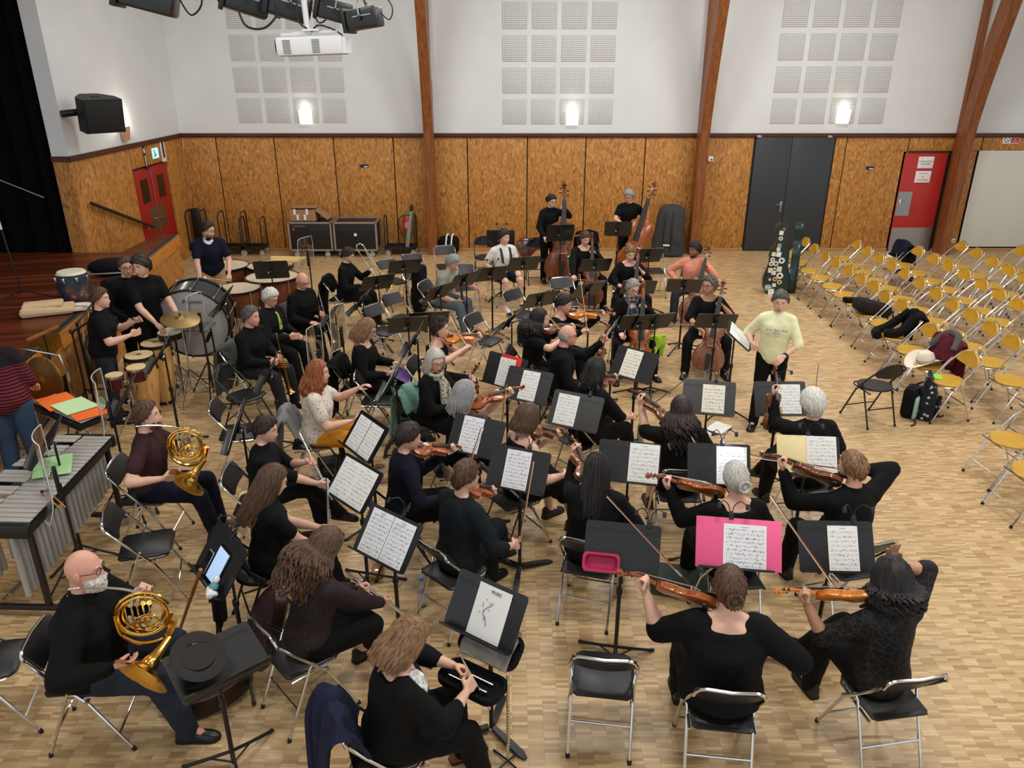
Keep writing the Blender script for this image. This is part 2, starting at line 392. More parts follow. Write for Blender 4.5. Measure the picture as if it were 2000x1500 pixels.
# doors
d1 = struct(MB().box(((XD0 + XD1) / 2, YW + .05, Z_T1 / 2), (XD1 - XD0, .06, Z_T1)).obj('door_1', mat('door frame black', (30, 32, 34), .5), smooth=False))
hw = (XD1 - XD0) / 2
for k, f0 in enumerate((0, .98)):
    xa, xb = (XD0 + .03, XD0 + hw * .92) if k == 0 else (XD0 + hw * .92 + .008, XD1 - .04)
    lf = MB().box(((xa + xb) / 2, YW - .005, Z_T1 / 2 + .005), (xb - xa, .05, Z_T1 - .03), b=.006).obj('door_leaf', DARKDOOR, d1)
    MB().box((xa + .05 if k == 0 else xb - .12, YW - .04, Z_T1 - .07), (.1, .04, .06), b=.006).obj('door_closer', STEEL, lf)
    if k == 0:
        hx = xb - .07; hz = wz(398)
        h_ = MB().box((hx, YW - .036, hz - .06), (.045, .012, .24), b=.004).obj('handle_plate', STEEL, lf)
        MB().tube([(hx, YW - .04, hz), (hx, YW - .085, hz), (hx - .13, YW - .085, hz)], .010).obj('lever', STEEL, lf)
d2 = struct(MB().box(((XR0 + XR1) / 2, YW + .04, ZR / 2 + .02), (XR1 - XR0 + .08, .06, ZR + .04)).obj('door_2', TRIM, smooth=False))
lf = MB().box(((XR0 + XR1) / 2, YW + 0, ZR / 2), (XR1 - XR0, .045, ZR - .01), b=.005).obj('door_leaf', REDP, d2)
kz = wz(444); MB().box(((XR0 + XR1) / 2, YW - .028, kz / 2 + .01), (XR1 - XR0 - .01, .008, kz - .02)).obj('kick_plate', STEEL, lf, smooth=False)
pz0, pz1 = wz(421), wz(374); MB().box((XR0 + .16, YW - .028, (pz0 + pz1) / 2), (.31, .008, pz1 - pz0)).obj('push_plate', STEEL, lf, smooth=False)
MB().box((XR0 + .07, YW - .036, (pz0 + pz1) / 2), (.04, .012, .2), b=.004).tube([(XR0 + .07, YW - .04, .05 + (pz0 + pz1) / 2), (XR0 + .07, YW - .08, .05 + (pz0 + pz1) / 2), (XR0 + .18, YW - .08, .05 + (pz0 + pz1) / 2)], .009).obj('lever', CHROME, lf)
BLK = mat('print black', (20, 20, 22), .6); REDI = mat('print red', (196, 30, 44), .5); WHT = mat('sign white', (238, 238, 236), .5)
FR = M.Rotation(R(90), 4, 'X')                        # text upright, facing the hall
def signT(x, z, y=YW - .035): return M.Translation((x, y, z)) @ FR
def sign(name, label, x, z, sx, sz, m, y=YW - .03, th=.006): return tag(MB().box((0, 0, 0), (sx, th, sz), b=.002).obj(name, m, None, (x, y, z)), label, 'sign')
s1 = sign('paper_sign', 'white notice forbidding smoking on the red single door', wx(1807, 317), wz(317), .34, .25, WHT)
for k, (tx, sz, dz) in enumerate((('AVIS', .022, .09), ('INTERDICTION', .044, .02), ('DE FUMER', .044, -.035))): textmesh('lettering', tx, sz, BLK, s1, M.Translation((-.1 if k == 0 else 0, -.004, dz)) @ FR)
s2 = sign('paper_sign', 'white notice with red lettering on the red single door', wx(1801, 345), wz(345), .34, .25, WHT)
for tx, dz in (('PRODUITS', .07), ('DE', 0), ('CHAUFFAGE', -.07)): textmesh('lettering', tx, .042, REDI, s2, M.Translation((0, -.004, dz)) @ FR)
s3 = sign('no_smoking_sign', 'white and red no smoking sign above the white board', wx(1975, 272), wz(272.5), .36, .17, WHT, YW - .004)
MB().box((.085, -.004, 0), (.17, .004, .14)).obj('red_field', REDI, s3, smooth=False)
for tx, dz in (('DEFENSE', .04), ('DE', 0), ('FUMER', -.04)): textmesh('lettering', tx, .034, WHT, s3, M.Translation((.085, -.007, dz)) @ FR)
MB().tube(arc((-.09, -.005, 0), .055, 0, 345, 20), .006, 6, closed=True).tube([(-.13, -.005, .04), (-.05, -.005, -.04)], .005, 6).obj('pictogram', BLK, s3)
for px, lb in ((712, 'small dark blue plaque on the chipboard above the flight cases'), (1699, 'small dark blue plaque between the anthracite and red doors')):
    q = sign('wall_plaque', lb, wx(px, 324 if px < 1000 else 328), wz(324 if px < 1000 else 328), .18, .07, mat('plaque navy', (24, 26, 52), .4), YW - .004)
    MB().box((.03, -.004, -.015), (.09, .003, .018)).obj('white_bar', WHT, q, smooth=False)
q = tag(MB().box((0, 0, 0), (.11, .05, .11), b=.008).obj('wall_sensor', WHT, None, (wx(1387, 310), YW - .025, wz(310))), 'small white wall sensor with a black eye on chipboard', 'sensor')
MB().ell((.02, -.028, -.015), (.018, .01, .018)).obj('eye', BLK, q)
q = tag(MB().box((0, 0, 0), (.09, .02, .09), b=.006).obj('power_socket', WHT, None, (wx(1861, 470), YW - .01, wz(470))), 'white power socket low beside the white board', 'socket')
MB().lathe([(.025, 0), (.025, .006)], 12, FR).obj('socket_face', GREY, q, (0, -.009, 0))
wb = tag(MB().box((0, 0, 0), (XB1 - XB0, .03, ZB - .1), b=.004).obj('white_board', mat('pale board', (214, 214, 204), .55), None, ((XB0 + XB1) / 2, YW - .012, (ZB + .1) / 2)), 'large pale board fixed beside the arch at the red door', 'board')
m = MB(); hx_, hz_ = (XB1 - XB0) / 2, (ZB - .1) / 2
m.box((-hx_, -.012, 0), (.02, .016, hz_ * 2)); m.box((0, -.012, hz_), (hx_ * 2, .016, .02)); m.obj('board_edge', mat('pale edge', (230, 226, 214), .5), wb, smooth=False)
# wall lamps: open-topped glass troughs that wash the plaster
LAMPG = emis('lit lamp glass', (255, 250, 236), 1.0)
def sconce(x, y, z, label, rz=0, s=1.0, m=LAMPG, power=1.4):
    t_ = thing('wall_lamp', label, 'lamp', M.Translation((x, y, z)) @ M.Rotation(rz, 4, 'Z') @ M.Scale(s, 4), 'wall lamps')
    MB().loft([[(-a, 0, zz), (-a, -d, zz), (a, -d, zz), (a, 0, zz)] for a, d, zz in ((.125, .06, -.15), (.13, .075, -.05), (.135, .095, .13))]).obj('glass_shade', m, t_, ang=20)
    MB().box((0, -.01, 0), (.1, .02, .16)).obj('wall_plate', GREY, t_, smooth=False)
    d = bpy.data.lights.new('wall_lamp_light', 'POINT'); d.energy = power; d.shadow_soft_size = .06; d.color = (1, .93, .8)
    o = bpy.data.objects.new('wall_lamp_light', d); col.objects.link(o); o.parent = t_; o.location = (0, -.06, .22)
    return t_
for px, py, lb in ((598, 228, 'lit white wall lamp below the projector'), (1117, 230, 'lit white wall lamp above the double bass players'), (1645, 227, 'lit white wall lamp above the anthracite double door')):
    sconce(wx(px, py), YW - .012, wz(py), lb)
# side wall beside the stage, running towards the balcony
_a = V((XC, YW, 0)); _e = un(136, 316, Z_T0); _e.z = 0; _d = (_e - _a); WLEN = _d.length; _d.normalize()
SW = M(((_d.x, _d.y, 0, _a.x), (_d.y, -_d.x, 0, _a.y), (0, 0, 1, 0), (0, 0, 0, 1)))   # x along the wall to the viewer, y into the hall side
if (SW.to_3x3() @ V((0, 1, 0))).x < 0: SW = SW @ M.Diagonal((1, -1, 1, 1))
SWI = SW.inverted(); _n = SW.to_3x3() @ V((0, 1, 0))
def onside(px, py):
    c = V((0, 0, CAM_H)); d = ray(px, py, 1.0) - c
    t_ = (_a - c).dot(_n) / d.dot(_n); p = SWI @ (c + d * t_); return p.x, p.z
wl = struct(MB().box((WLEN / 2, -.14, (Z_T0 + HTOP) / 2), (WLEN, .28, HTOP - Z_T0), T=SW).box((WLEN / 2, -.18, Z_T0 / 2), (WLEN, .2, Z_T0), T=SW).obj('wall_left', WHITEWALL, smooth=False))
struct(MB().box((WLEN / 2, .01, (Z_T0 + Z_T1) / 2), (WLEN + .04, .06, Z_T1 - Z_T0), T=SW).box((WLEN + .01, -.13, (Z_T0 + Z_T1) / 2), (.05, .3, Z_T1 - Z_T0), T=SW).obj('trim_2', TRIM, smooth=False))
s0, s1_ = onside(328, 345)[0], onside(266, 365)[0]; zdt = onside(297, 324)[1]
def spanel(a, b, z0, z1): MB().box(((a + b) / 2, -.035, (z0 + z1) / 2), (b - a - .02, .09, z1 - z0 - .012), T=SW, b=.004).obj('chipboard_panel', CHIP, wl)
sA, sB = onside(251, 290)[0], onside(180, 310)[0]
spanel(0, s0 - .05, .0, Z_T0); spanel(s0 - .05, (s0 + s1_) / 2, zdt + .03, Z_T0); spanel((s0 + s1_) / 2, s1_ + .04, zdt + .03, Z_T0)
spanel(s1_ + .04, sB, 0, Z_T0); spanel(sB, WLEN + .01, 0, Z_T0)
MB().box((WLEN + .015, -.13, Z_T0 / 2), (.03, .26, Z_T0 - .01), T=SW).obj('chipboard_panel', CHIP, wl, smooth=False)
d3 = struct(MB().box(((s0 + s1_) / 2, -.06, zdt / 2), (s1_ - s0 + .06, .06, zdt + .02), T=SW).obj('door_3', TRIM, smooth=False))
sm = onside(299, 370)[0]
for k, (a, b) in enumerate(((s0, sm - .006), (sm + .006, s1_))):
    lf = MB().box(((a + b) / 2, -.02, zdt / 2), (b - a, .045, zdt - .02), T=SW, b=.005).obj('door_leaf', mat('dark red door paint', (156, 30, 24), .42), d3)
    wz0, wz1 = onside(317, 385)[1], onside(313, 340)[1]
    MB().box(((a + b) / 2, .004, (wz0 + wz1) / 2), (min(.3, (b - a) * .45), .012, wz1 - wz0), T=SW).obj('vision_pane', mat('dark pane', (34, 22, 18), .15), lf, smooth=False)
    MB().box(((a + b) / 2 + (.12 if k == 0 else -.12) * 1.4, .006, 1.08), (.3, .008, .46), T=SW).obj('push_plate', STEEL, lf, smooth=False)
    MB().box(((a + b) / 2, .006, .2), (b - a - .02, .008, .4), T=SW).obj('kick_plate', STEEL, lf, smooth=False)
    MB().tube([(sm + (-.08 if k == 0 else .08), .0, 1.08), (sm + (-.08 if k == 0 else .08), .05, 1.08), (sm + (-.19 if k == 0 else .19), .05, 1.08)], .009, T=SW).obj('lever', CHROME, lf)
MB().cyl((sm, .012, .5), (sm, .012, zdt - .05), .008, T=SW).obj('bolt_rod', STEEL, d3)
def sidesign(name, label, px, py, sx, sz, m, cat='sign'):
    a, z = onside(px, py); o = tag(MB().box((0, 0, 0), (sx, .008, sz), b=.002).obj(name, m), label, cat); o.matrix_basis = SW @ M.Translation((a, .012, z)); return o
TXT = lambda x, z: M.Translation((x, .007, z)) @ M.Rotation(R(180), 4, 'Z') @ FR
q = sidesign('exit_sign', 'lit blue and white exit pictogram sign above the red double doors', 302, 299, .28, .2, emis('lit exit sign', (150, 222, 246), 1.3))
m = MB(); m.ell((.05, .006, .05), (.022, .006, .022)); m.tube([(.05, .006, .03), (.03, .006, -.02), (.07, .006, -.07)], .014, 6); m.tube([(.03, .006, -.02), (-.03, .006, -.04)], .012, 6); m.obj('running_figure', mat('sign teal', (20, 120, 140), .5), q)
q = sidesign('instruction_sign', 'tall white and black door sign nearest the room corner', 317, 293, .2, .46, WHT)
MB().box((0, .006, .03), (.08, .004, .36), b=.002).obj('black_arrow', BLK, q)
q = sidesign('instruction_sign', 'narrow black and white arrow sign above the red doors', 282, 308, .09, .46, BLK)
MB().box((0, .006, -.06), (.03, .004, .2), b=.002).ell((0, .006, .13), (.03, .004, .05)).obj('white_arrow', WHT, q)
q = tag(MB().box((0, 0, 0), (.2, .008, .22), b=.002).obj('no_smoking_sign', WHT, None, (wx(347, 277) + .02, YW - .008, wz(277))), 'small white and red no smoking sign in the room corner', 'sign')
MB().box((.05, -.005, 0), (.08, .004, .19)).obj('red_field', REDI, q, smooth=False); MB().tube(arc((-.05, -.006, .04), .03, 0, 345, 14), .005, 6, closed=True).obj('pictogram', BLK, q)
q = tag(MB().box((0, 0, 0), (.06, .03, .06), b=.006).obj('call_point', REDI, None, (wx(361, 363), YW - .015, wz(363))), 'small red alarm call point on chipboard by the red doors', 'alarm')
MB().box((0, -.017, 0), (.03, .006, .03)).obj('white_button', WHT, q, smooth=False)
# stair rail on the side wall
p0, p1 = onside(168, 397), onside(292, 444)
q = tag(MB().tube([(p0[0], .09, p0[1]), (p1[0], .09, p1[1])], .032, 8, T=SW).obj('handrail', mat('dark rail wood', (30, 17, 12), .45)), 'dark wooden stair handrail on the chipboard side wall', 'handrail')
for k in (.06, .5, .9):
    a = p0[0] + (p1[0] - p0[0]) * k; z = p0[1] + (p1[1] - p0[1]) * k
    MB().tube([(a, .02, z - .1), (a, .09, z - .09), (a, .09, z - .02)], .010, 6, T=SW).obj('bracket', STEEL, q)
a, z = onside(240, 262)
sc = sconce(0, 0, 0, 'lit shallow wall lamp beside the black loudspeaker', 0, 1.0, mat('terracotta shade', (196, 150, 124), .6), 26)
sc.matrix_basis = SW @ M.Translation((a, .012, z + .02)) @ M.Rotation(R(180), 4, 'Z') @ M.Scale(.9, 4)
# loudspeaker on a wall bracket
def offside(px, py, d):
    c = V((0, 0, CAM_H)); r_ = ray(px, py, 1.0) - c; return c + r_ * (((_a + _n * d) - c).dot(_n) / r_.dot(_n))
LS = M.Translation(offside(192, 222, .56)) @ M.Rotation(R(47), 4, 'Z') @ M.Rotation(R(8), 4, 'X') @ M.Scale(.92, 4); 
lsw = LS.inverted() @ (SW @ V(((SWI @ LS.translation).x + .12, 0.02, LS.translation.z)))
t_ = thing('loudspeaker', 'black loudspeaker cabinet on a bracket high on the side wall', 'loudspeaker', LS)
BCAB = mat('black cabinet', (19, 20, 21), .55, bump=.05, bs=300)
MB().loft([[(x, y, zz) for x, y in ((-.33, -.26), (.33, -.26), (.33, .05), (.15, .34), (-.15, .34), (-.33, .05))] for zz in (-.28, .28)]).obj('cabinet', BCAB, t_, ang=20)
MB().box((0, -.272, 0), (.62, .02, .52), b=.01).obj('grille', mat('speaker grille', (12, 12, 13), .7, bump=.3, bs=400), t_)
MB().box((.0, .05, .285), (.12, .05, .01)).obj('rigging_plate', BLACKM, t_, smooth=False)
MB().cyl((0, .30, 0), lsw, .06, .06, 10).obj('bracket', BLACKM, t_)
# the stage
ZS = 1.0
PA = un(345, 458, ZS); PB = un(109, 651, ZS); PCc = V((-5.22, 6.9, ZS)); PD = V((-4.95, 4.6, ZS)); YE = un(200, 493, ZS).y
poly = [(PA.x, PA.y), (PA.x - .36, PA.y), (PA.x - .36, YE), (-14, YE), (-14, 4.6), (PD.x, PD.y), (PCc.x, PCc.y), (PB.x, PB.y)]
t = NT('stage planks'); sp = t.new('ShaderNodeSeparateXYZ'); co = t.coord(rot=(0, 0, R(-16))); t.link(co, sp.inputs[0])
pi_ = t.math('FLOOR', t.math('DIVIDE', sp.outputs[1], .11)); wn = t.new('ShaderNodeTexWhiteNoise', noise_dimensions='1D'); t.link(pi_, wn.inputs['W'])
g1 = t.noise(t.coord(scale=(1.2, 30, 1), rot=(0, 0, R(-16))), 1.0, 4)
cl = t.ramp(t.math('ADD', t.math('MULTIPLY', wn.outputs[0], .5), t.math('MULTIPLY', g1, .6)), [(.2, (62, 26, 14)), (.55, (98, 44, 24)), (.9, (128, 66, 38))])
t.color(t.mix(t.math('MULTIPLY', t.math('LESS_THAN', t.math('FRACT', t.math('DIVIDE', sp.outputs[1], .11)), .05), .6), cl, (34, 14, 8))); SPL = t.set(.33, 0, .4)
stage = struct(MB().prism(poly, ZS - .06, ZS).obj('stage_floor', SPL, smooth=False))
edge = [PA, PB, PCc, PD]
for i, (a, b) in enumerate(zip(edge[:-1], edge[1:])):
    d = (b - a); L = d.length; F = frame(a, d, (0, 0, 1))
    sgn = 1 if (F.to_3x3() @ V((1, 0, 0))).x > 0 else -1
    f = MB().box((sgn * .012, L / 2, -.25 if i else -.5), (.03, L, .5 if i else 1.0), T=F).obj('fascia_board', FASCIA if i else CHIP, stage, smooth=False)
    MB().box((-sgn * .02, L / 2, .004), (.07, L, .012), T=F).obj('black_nosing', RUBBER, stage, smooth=False)
    MB().box((sgn * .022, L / 2, -.004), (.016, L, .03), T=F).obj('metal_edge', STEEL, stage, smooth=False)
    for k in range(int(L / 1.0) + 1):
        MB().box((-sgn * .1, min(L - .05, .05 + k * 1.0), -.5), (.05, .05, .9), T=F).obj('stage_leg', GREY, stage, smooth=False)
    if i == 0: MB().box((sgn * .03, L / 2, -.11), (.03, L, .2), T=F).obj('fascia_board', FASCIA, stage, smooth=False)
    else: MB().box((-sgn * .7, L / 2, -.5), (.02, L, .98), T=F).obj('under_stage_shade_sheet', CURTAIN, stage, smooth=False)  # black sheet stands in for the shade in the open recess under the stage
a = V((PA.x - .36, YE, 0)); MB().box((PA.x - .36 - .0, (PA.y + YE) / 2, .47), (.03, PA.y - YE, .94)).box((PA.x - .18, PA.y - .01, .47), (.36, .03, .94)).obj('side_cheek', CHIP, stage, smooth=False)
for k in range(4): MB().box(((SW @ V((WLEN, 0, 0))).x + .5, YE + .16 + .3 * k, .4 - .1 * k), (1.0, .32, .8 - .2 * k)).obj('stair_step', STAGEWOOD, stage, smooth=False)
# black stage drapes
def drape(p, q, z0, z1, name, label, amp=.07, wl_=.42):
    p, q = V(p), V(q); L = (q - p).length; n = int(L / .07); d = (q - p) / L; pe = V((-d.y, d.x, 0)); g = []
    for zz in (z0, (z0 + z1) / 2, z1): g.append([tuple(p + d * (L * i / n) + pe * amp * math.sin(2 * math.pi * L * i / n / wl_ + .6 * math.sin(i * .3)) + V((0, 0, zz))) for i in range(n + 1)])
    return tag(MB().sheet(g, .012).obj(name, CURTAIN), label, 'curtain')
yend = (SW @ V((WLEN, 0, 0))).y; xend = (SW @ V((WLEN, 0, 0))).x
struct(MB().box(((-14 + xend - .32) / 2, YE + .45, HTOP / 2), (xend - .32 + 14, .1, HTOP)).obj('wall_stage', CURTAIN, smooth=False))
drape((-13.9, YE - .12, 0), (xend - .03, max(YE - .3, yend + .12), 0), ZS - .02, HTOP, 'stage_curtain', 'black folded drape hanging at the side of the stage')
drape((-13.6, 4.9, 0), (-13.6, YE - .2, 0), ZS, HTOP, 'stage_curtain', 'black drape closing the back of the stage')
struct(MB().box((xend - 2.0, yend - 3.6, 6.3), (.3, 7.2, 1.4)).obj('trim_3', CURTAIN, smooth=False))
# ceiling luminaires
lum = Kit(); lum.part('housing', MB().box((0, 0, .04), (1.6, .7, .08), b=.01), WHT); lum.part('diffuser', MB().box((0, 0, -.004), (1.5, .6, .008)), emis('luminaire diffuser', (255, 250, 238), 1.5), smooth=False)
for lx in (-3.4, 1.3, 6.0):
    for ly in (3.6, 9.0, 14.0): lum.place('ceiling_luminaire', 'flat rectangular luminaire fixed under the hall ceiling', 'lamp', M.Translation((lx, ly, 6.75)), 'ceiling luminaires')
for lx in (-3.4, 1.3, 6.0):
    for ly in (3.6, 9.0, 14.0): tag(MB().cyl((0, 0, 0), (0, 0, .18), .015).obj('suspension_rod', STEEL, None, (lx, ly, 6.82)), 'short steel rod carrying a ceiling luminaire', 'rod', 'luminaire rods')
# balcony rail that shows along the bottom left of the picture
r0, r1 = ray(-30, 1493, 1.3), ray(190, 1502, 1.3); dr = (r1 - r0).normalized()
tag(MB().box((0, 1.0, -.03), (.12, 5.0, .05), b=.01, T=frame(r0, dr, (0, 0, 1)) @ M.Translation((.065, 0, 0))).obj('balcony_rail', FASCIA), 'orange wooden balcony handrail below the viewer', 'handrail')
# ------------------------------------------------------------------ folding chairs
def chair_kit(tubem, padm, back='band', thin=.0105):
    k = Kit(); w_ = .205
    # long hoop: front feet, up past the seat, over the top of the back
    hoop = [(-w_, .25, .012), (-w_, .06, .40), (-w_ + .004, -.13, .62), (-w_ + .012, -.215, .725)]
    top = arc((-w_ + .075, 0, 0), .062, 180, 90, 4, 'xz')
    tp = [(x, -.225 - z * .25, .728 + z) for x, y, z in top]
    if back == 'band': side = hoop + tp
    else:
        tp = [(-.188 * math.cos(R(a)), -.225 - .10 * math.sin(R(a)) * .25, .70 + .105 * math.sin(R(a))) for a in (15, 35, 55, 75)]
        side = hoop[:-1] + tp
    full = side + [(0, side[-1][1] - .012, side[-1][2] + (.0 if back == 'band' else .004))] + [(-x, y, z) for x, y, z in side[::-1]]
    k.part('front_frame', MB().tube(full, thin, 7), tubem)
    for s in (-1, 1):
        k.part('rear_leg', MB().tube([(s * (w_ - .004), -.02, .515), (s * (w_ - .016), -.045, .47), (s * (w_ - .018), -.235, .012)], thin * .95, 7), tubem)
    k.part('crossbar', MB().cyl((-w_ + .02, -.153, .21), (w_ - .02, -.153, .21), thin * .75, seg=6), tubem)
    k.part('crossbar', MB().cyl((-w_, .19, .14), (w_, .19, .14), thin * .7, seg=6), tubem)
    k.part('seat_rail', MB().tube([(-w_ + .02, -.17, .425), (-w_ + .02, .13, .437), (-w_ + .06, .185, .44), (w_ - .06, .185, .44), (w_ - .02, .13, .437), (w_ - .02, -.17, .425)], thin * .85, 6), tubem)
    if back == 'band':
        out = [(-.175, -.17), (-.182, .10), (-.17, .165), (-.135, .19), (.135, .19), (.17, .165), (.182, .10), (.175, -.17), (.15, -.19), (-.15, -.19)]
    else:
        out = [(.19 * (1 + .06 * math.cos(2 * R(a))) * math.cos(R(a)), .0 + .195 * math.sin(R(a)) + .012 * math.cos(3 * R(a))) for a in range(0, 360, 18)]
    k.part('seat', MB().prism(out, .438, .468, b=.012), padm)
    bk = MB()
    if back == 'band':
        g = []
        for z in range(5):
            zz = .642 + .135 * z / 4; yy = -.118 - (zz - .60) * .66; row = []
            for i in range(9):
                a = -1 + 2 * i / 8; row.append((a * .186, yy - .028 * (1 - a * a), zz - .012 * (abs(a) ** 4) * (1 if z in (0, 4) else 0) * (1 if z == 4 else -1)))
            g.append(row)
        bk.sheet(g, .022)
    else:
        g = []
        for z in range(6):
            f = z / 5; row = []
            for i in range(11):
                a = -1 + 2 * i / 10; hw_ = .182 * math.sqrt(max(.02, 1 - (.92 * f) ** 2))
                row.append((a * hw_, -.20 - .035 * f - .03 * (1 - a * a), .655 + .0 + .148 * f - .022 * (1 - a * a) * (1 - f) * 1.4))
            g.append(row)
        bk.sheet(g, .022)
    k.part('backrest', bk, padm)
    for s in (-1, 1):
        k.part('foot_cap', MB().cyl((s * w_, .256, .0), (s * w_, .247, .026), .0135, seg=8), RUBBER)
        k.part('foot_cap', MB().cyl((s * (w_ - .018), -.238, .0), (s * (w_ - .018), -.232, .026), .0135, seg=8), RUBBER)
        k.part('hinge', MB().cyl((s * (w_ - .03), .06, .415), (s * (w_ + .012), .06, .415), .011, seg=8), STEEL)
    return k
CH_CHROME = chair_kit(CHROME, BLACKPAD); CH_BLACK = chair_kit(BLACKM, BLACKPAD, 'oval'); CH_YEL = chair_kit(CHROME, YELLOW, 'oval', .0095)
def chair(p, az, label, kit=None, group=None, s=1.02):
    return (kit or CH_CHROME).place('folding_chair', label, 'chair', at((p[0], p[1], 0), az, s), group)
# audience rows, facing the stage
def seatpos(px, py): return un(px, py, .47)
ROW1 = [(1575, 471), (1592, 484), (1615, 499), (1635, 511), (1661, 527), (1685, 542), (1710, 557), (1732, 576), (1765, 594), (1790, 618), (1822, 642), (1856, 668), (1897, 697)]
ROW2 = [(1676, 476), (1696, 489), (1720, 502), (1745, 517), (1770, 532), (1800, 551), (1832, 571), (1865, 592), (1901, 613), (1939, 638), (1981, 665)]
ROW3 = [(1765, 478), (1795, 488), (1826, 503), (1856, 518), (1887, 533), (1921, 553), (1955, 572), (1991, 592)]
ROW4 = [(1880, 479), (1910, 492), (1941, 508), (1973, 525), (2004, 541), (2040, 560)]
ROW5 = [(1996, 488), (2026, 500), (2062, 515)]
special = {(0, 7): 'yellow folding chair with the black backpack lying on it', (0, 8): 'yellow folding chair behind the black backpack straps', (0, 9): 'yellow folding chair with the black coat over it', (0, 10): 'empty yellow folding chair between the black coat and the cowboy hat',
           (0, 11): 'yellow folding chair carrying the cream cowboy hat and maroon jacket', (0, 12): 'yellow folding chair with a green card on its seat', (2, 0): 'yellow folding chair with a dark coat over its back'}
YPOS = {}
for r, row in enumerate((ROW1, ROW2, ROW3, ROW4, ROW5)):
    for i, (px, py) in enumerate(row):
        b = un(px, py, .76); az = -90 + random.uniform(-3, 3) - (6 if (r == 0 and i > 9) else 0)
        p = V((b.x - .235 * math.cos(R(az + 90)), b.y - .235 * math.sin(-R(az + 90)), 0)); YPOS[(r, i)] = (p, az)
        rn_ = ('front', 'second', 'third', 'fourth', 'fifth')[r]; lb = special.get((r, i)) or ('empty yellow folding chair in the front audience row beside the green cello case' if r == 0 and i < 3 else 'empty yellow folding chair in the %s audience row' % rn_)
        chair(p, az, lb, CH_YEL, 'yellow chairs of the %s audience row' % rn_, 1.03)
for (px, py), lb in (((1976, 746), None), ((1973, 862), None), ((2020, 925), None), ((2040, 800), None)):
    p = un(px, py, .45); chair(p, -94, 'empty yellow folding chair set apart in front of the audience rows', CH_YEL, 'yellow chairs in front of the rows', 1.03)
CH_EMPTY = [((1180, 1290), 8, 'b', 'empty chrome folding chair before the stand with the pink tray', 0),
 ((287, 1062), 72, 's', 'empty chrome folding chair between the two French horn players', 0),
 ((-22, 1290), 75, 's', 'chrome folding chair cut off beside the bald bearded horn player', 0),
 ((744, 777), 95, 's', 'empty chrome folding chair before the woman in mustard trousers', 0),
 ((478, 772), 100, 's', 'empty black-framed folding chair behind the first trumpet player', 1),
 ((470, 842), 80, 's', 'empty chrome folding chair behind the flutist with dark hair bun', 0),
 ((769, 549), 140, 's', 'empty chrome folding chair beside the trombone player', 0),
 ((811, 538), 160, 's', 'empty chrome folding chair behind the tall pair of stands', 0),
 ((873, 520), 165, 's', 'empty chrome folding chair in front of the striped black bag', 0),
 ((787, 622), 125, 's', 'empty chrome folding chair beside the black bag of the clarinettist', 0),
 ((752, 646), 122, 's', 'empty chrome folding chair beside the woman with the purple folder', 0),
 ((949, 664), 120, 's', 'empty chrome folding chair beside the red bottle', 0),
 ((1021, 613), 130, 's', 'empty chrome folding chair in front of the boy in white', 0),
 ((909, 561), 165, 's', 'empty chrome folding chair behind the bass clarinet player', 0),
 ((1104, 590), 165, 's', 'empty chrome folding chair in front of the first double bass', 0),
 ((948, 501), 170, 's', 'black-framed folding chair behind the boy in white', 1),
 ((1050, 505), 172, 's', 'black-framed folding chair beside the first double bass player', 1),
 ((1276, 528), 178, 's', 'chrome folding chair between the cellist and the man in salmon', 0),
 ((1050, 692), 97, 's', 'chrome folding chair turned edge-on behind the dark-haired violist', 0),
 ((1150, 490), 175, 's', 'black chair draped with a black coat behind the cellists', 1),
 ((812, 800), 80, 's', 'black-framed folding chair with the teal jacket', 1)]
for (px, py), az, md, lb, kb in CH_EMPTY:
    if md == 's': p = un(px, py, .47)
    else:
        b = un(px, py, .80); p = V((b.x + .25 * math.sin(R(az)), b.y + .25 * math.cos(R(az)), 0))
    chair(p, az, lb, CH_BLACK if kb else CH_CHROME)
p = un(1709, 750, .47); chair(p, -14, 'empty black-framed folding chair beside the flowered backpack', CH_BLACK, s=1.0)

# ------------------------------------------------------------------ music stands
mt = {}
m = MB()
DW, DH = .50, .345
def rrect(w_, h_, r, n=4):
    return [(cx + r * math.cos(R(a0 + 90 * i / n)), cy + r * math.sin(R(a0 + 90 * i / n))) for cx, cy, a0 in ((w_ / 2 - r, h_ / 2 - r, 0), (-w_ / 2 + r, h_ / 2 - r, 90), (-w_ / 2 + r, -h_ / 2 + r, 180), (w_ / 2 - r, -h_ / 2 + r, 270)) for i in range(n + 1)]
ST_DESK = MB().prism(rrect(DW, DH, .022), -.004, .004).mesh('desk', BLACKM2)           # desk plane: x across, y up the page, z to the reader
ST_FOLD = MB().box((0, DH / 2 - .05, .0045), (DW - .03, .004, .003)).box((0, DH / 2 - .065, .0045), (DW - .03, .004, .003)).mesh('fold_line', BLACKM)
ST_LIP = MB().box((0, -DH / 2 + .004, .032), (DW - .01, .006, .062), b=.002).box((0, -DH / 2 + .009, .062), (DW - .01, .014, .004)).mesh('lip', BLACKM2)
ST_RIB = MB().box((0, 0, -.012), (.045, DH * .8, .018), b=.004).box((0, -.02, -.035), (.05, .07, .04), b=.006).mesh('back_bracket', BLACKM)
ST_KNOB = MB().lathe([(.006, 0), (.016, .004), (.018, .014), (.012, .022)], 10, M.Rotation(R(90), 4, 'Y')).mesh('tilt_knob', CHROME)
ST_TUBE0 = MB().cyl((0, 0, 0), (0, 0, 1), .0145, seg=10).mesh('lower_tube', BLACKM); ST_TUBE1 = MB().cyl((0, 0, 0), (0, 0, 1), .010, seg=8).mesh('upper_tube', BLACKM)
ST_COLLAR = MB().lathe([(.017, 0), (.022, .004), (.022, .05), (.017, .055)], 10).mesh('collar', BLACKM)
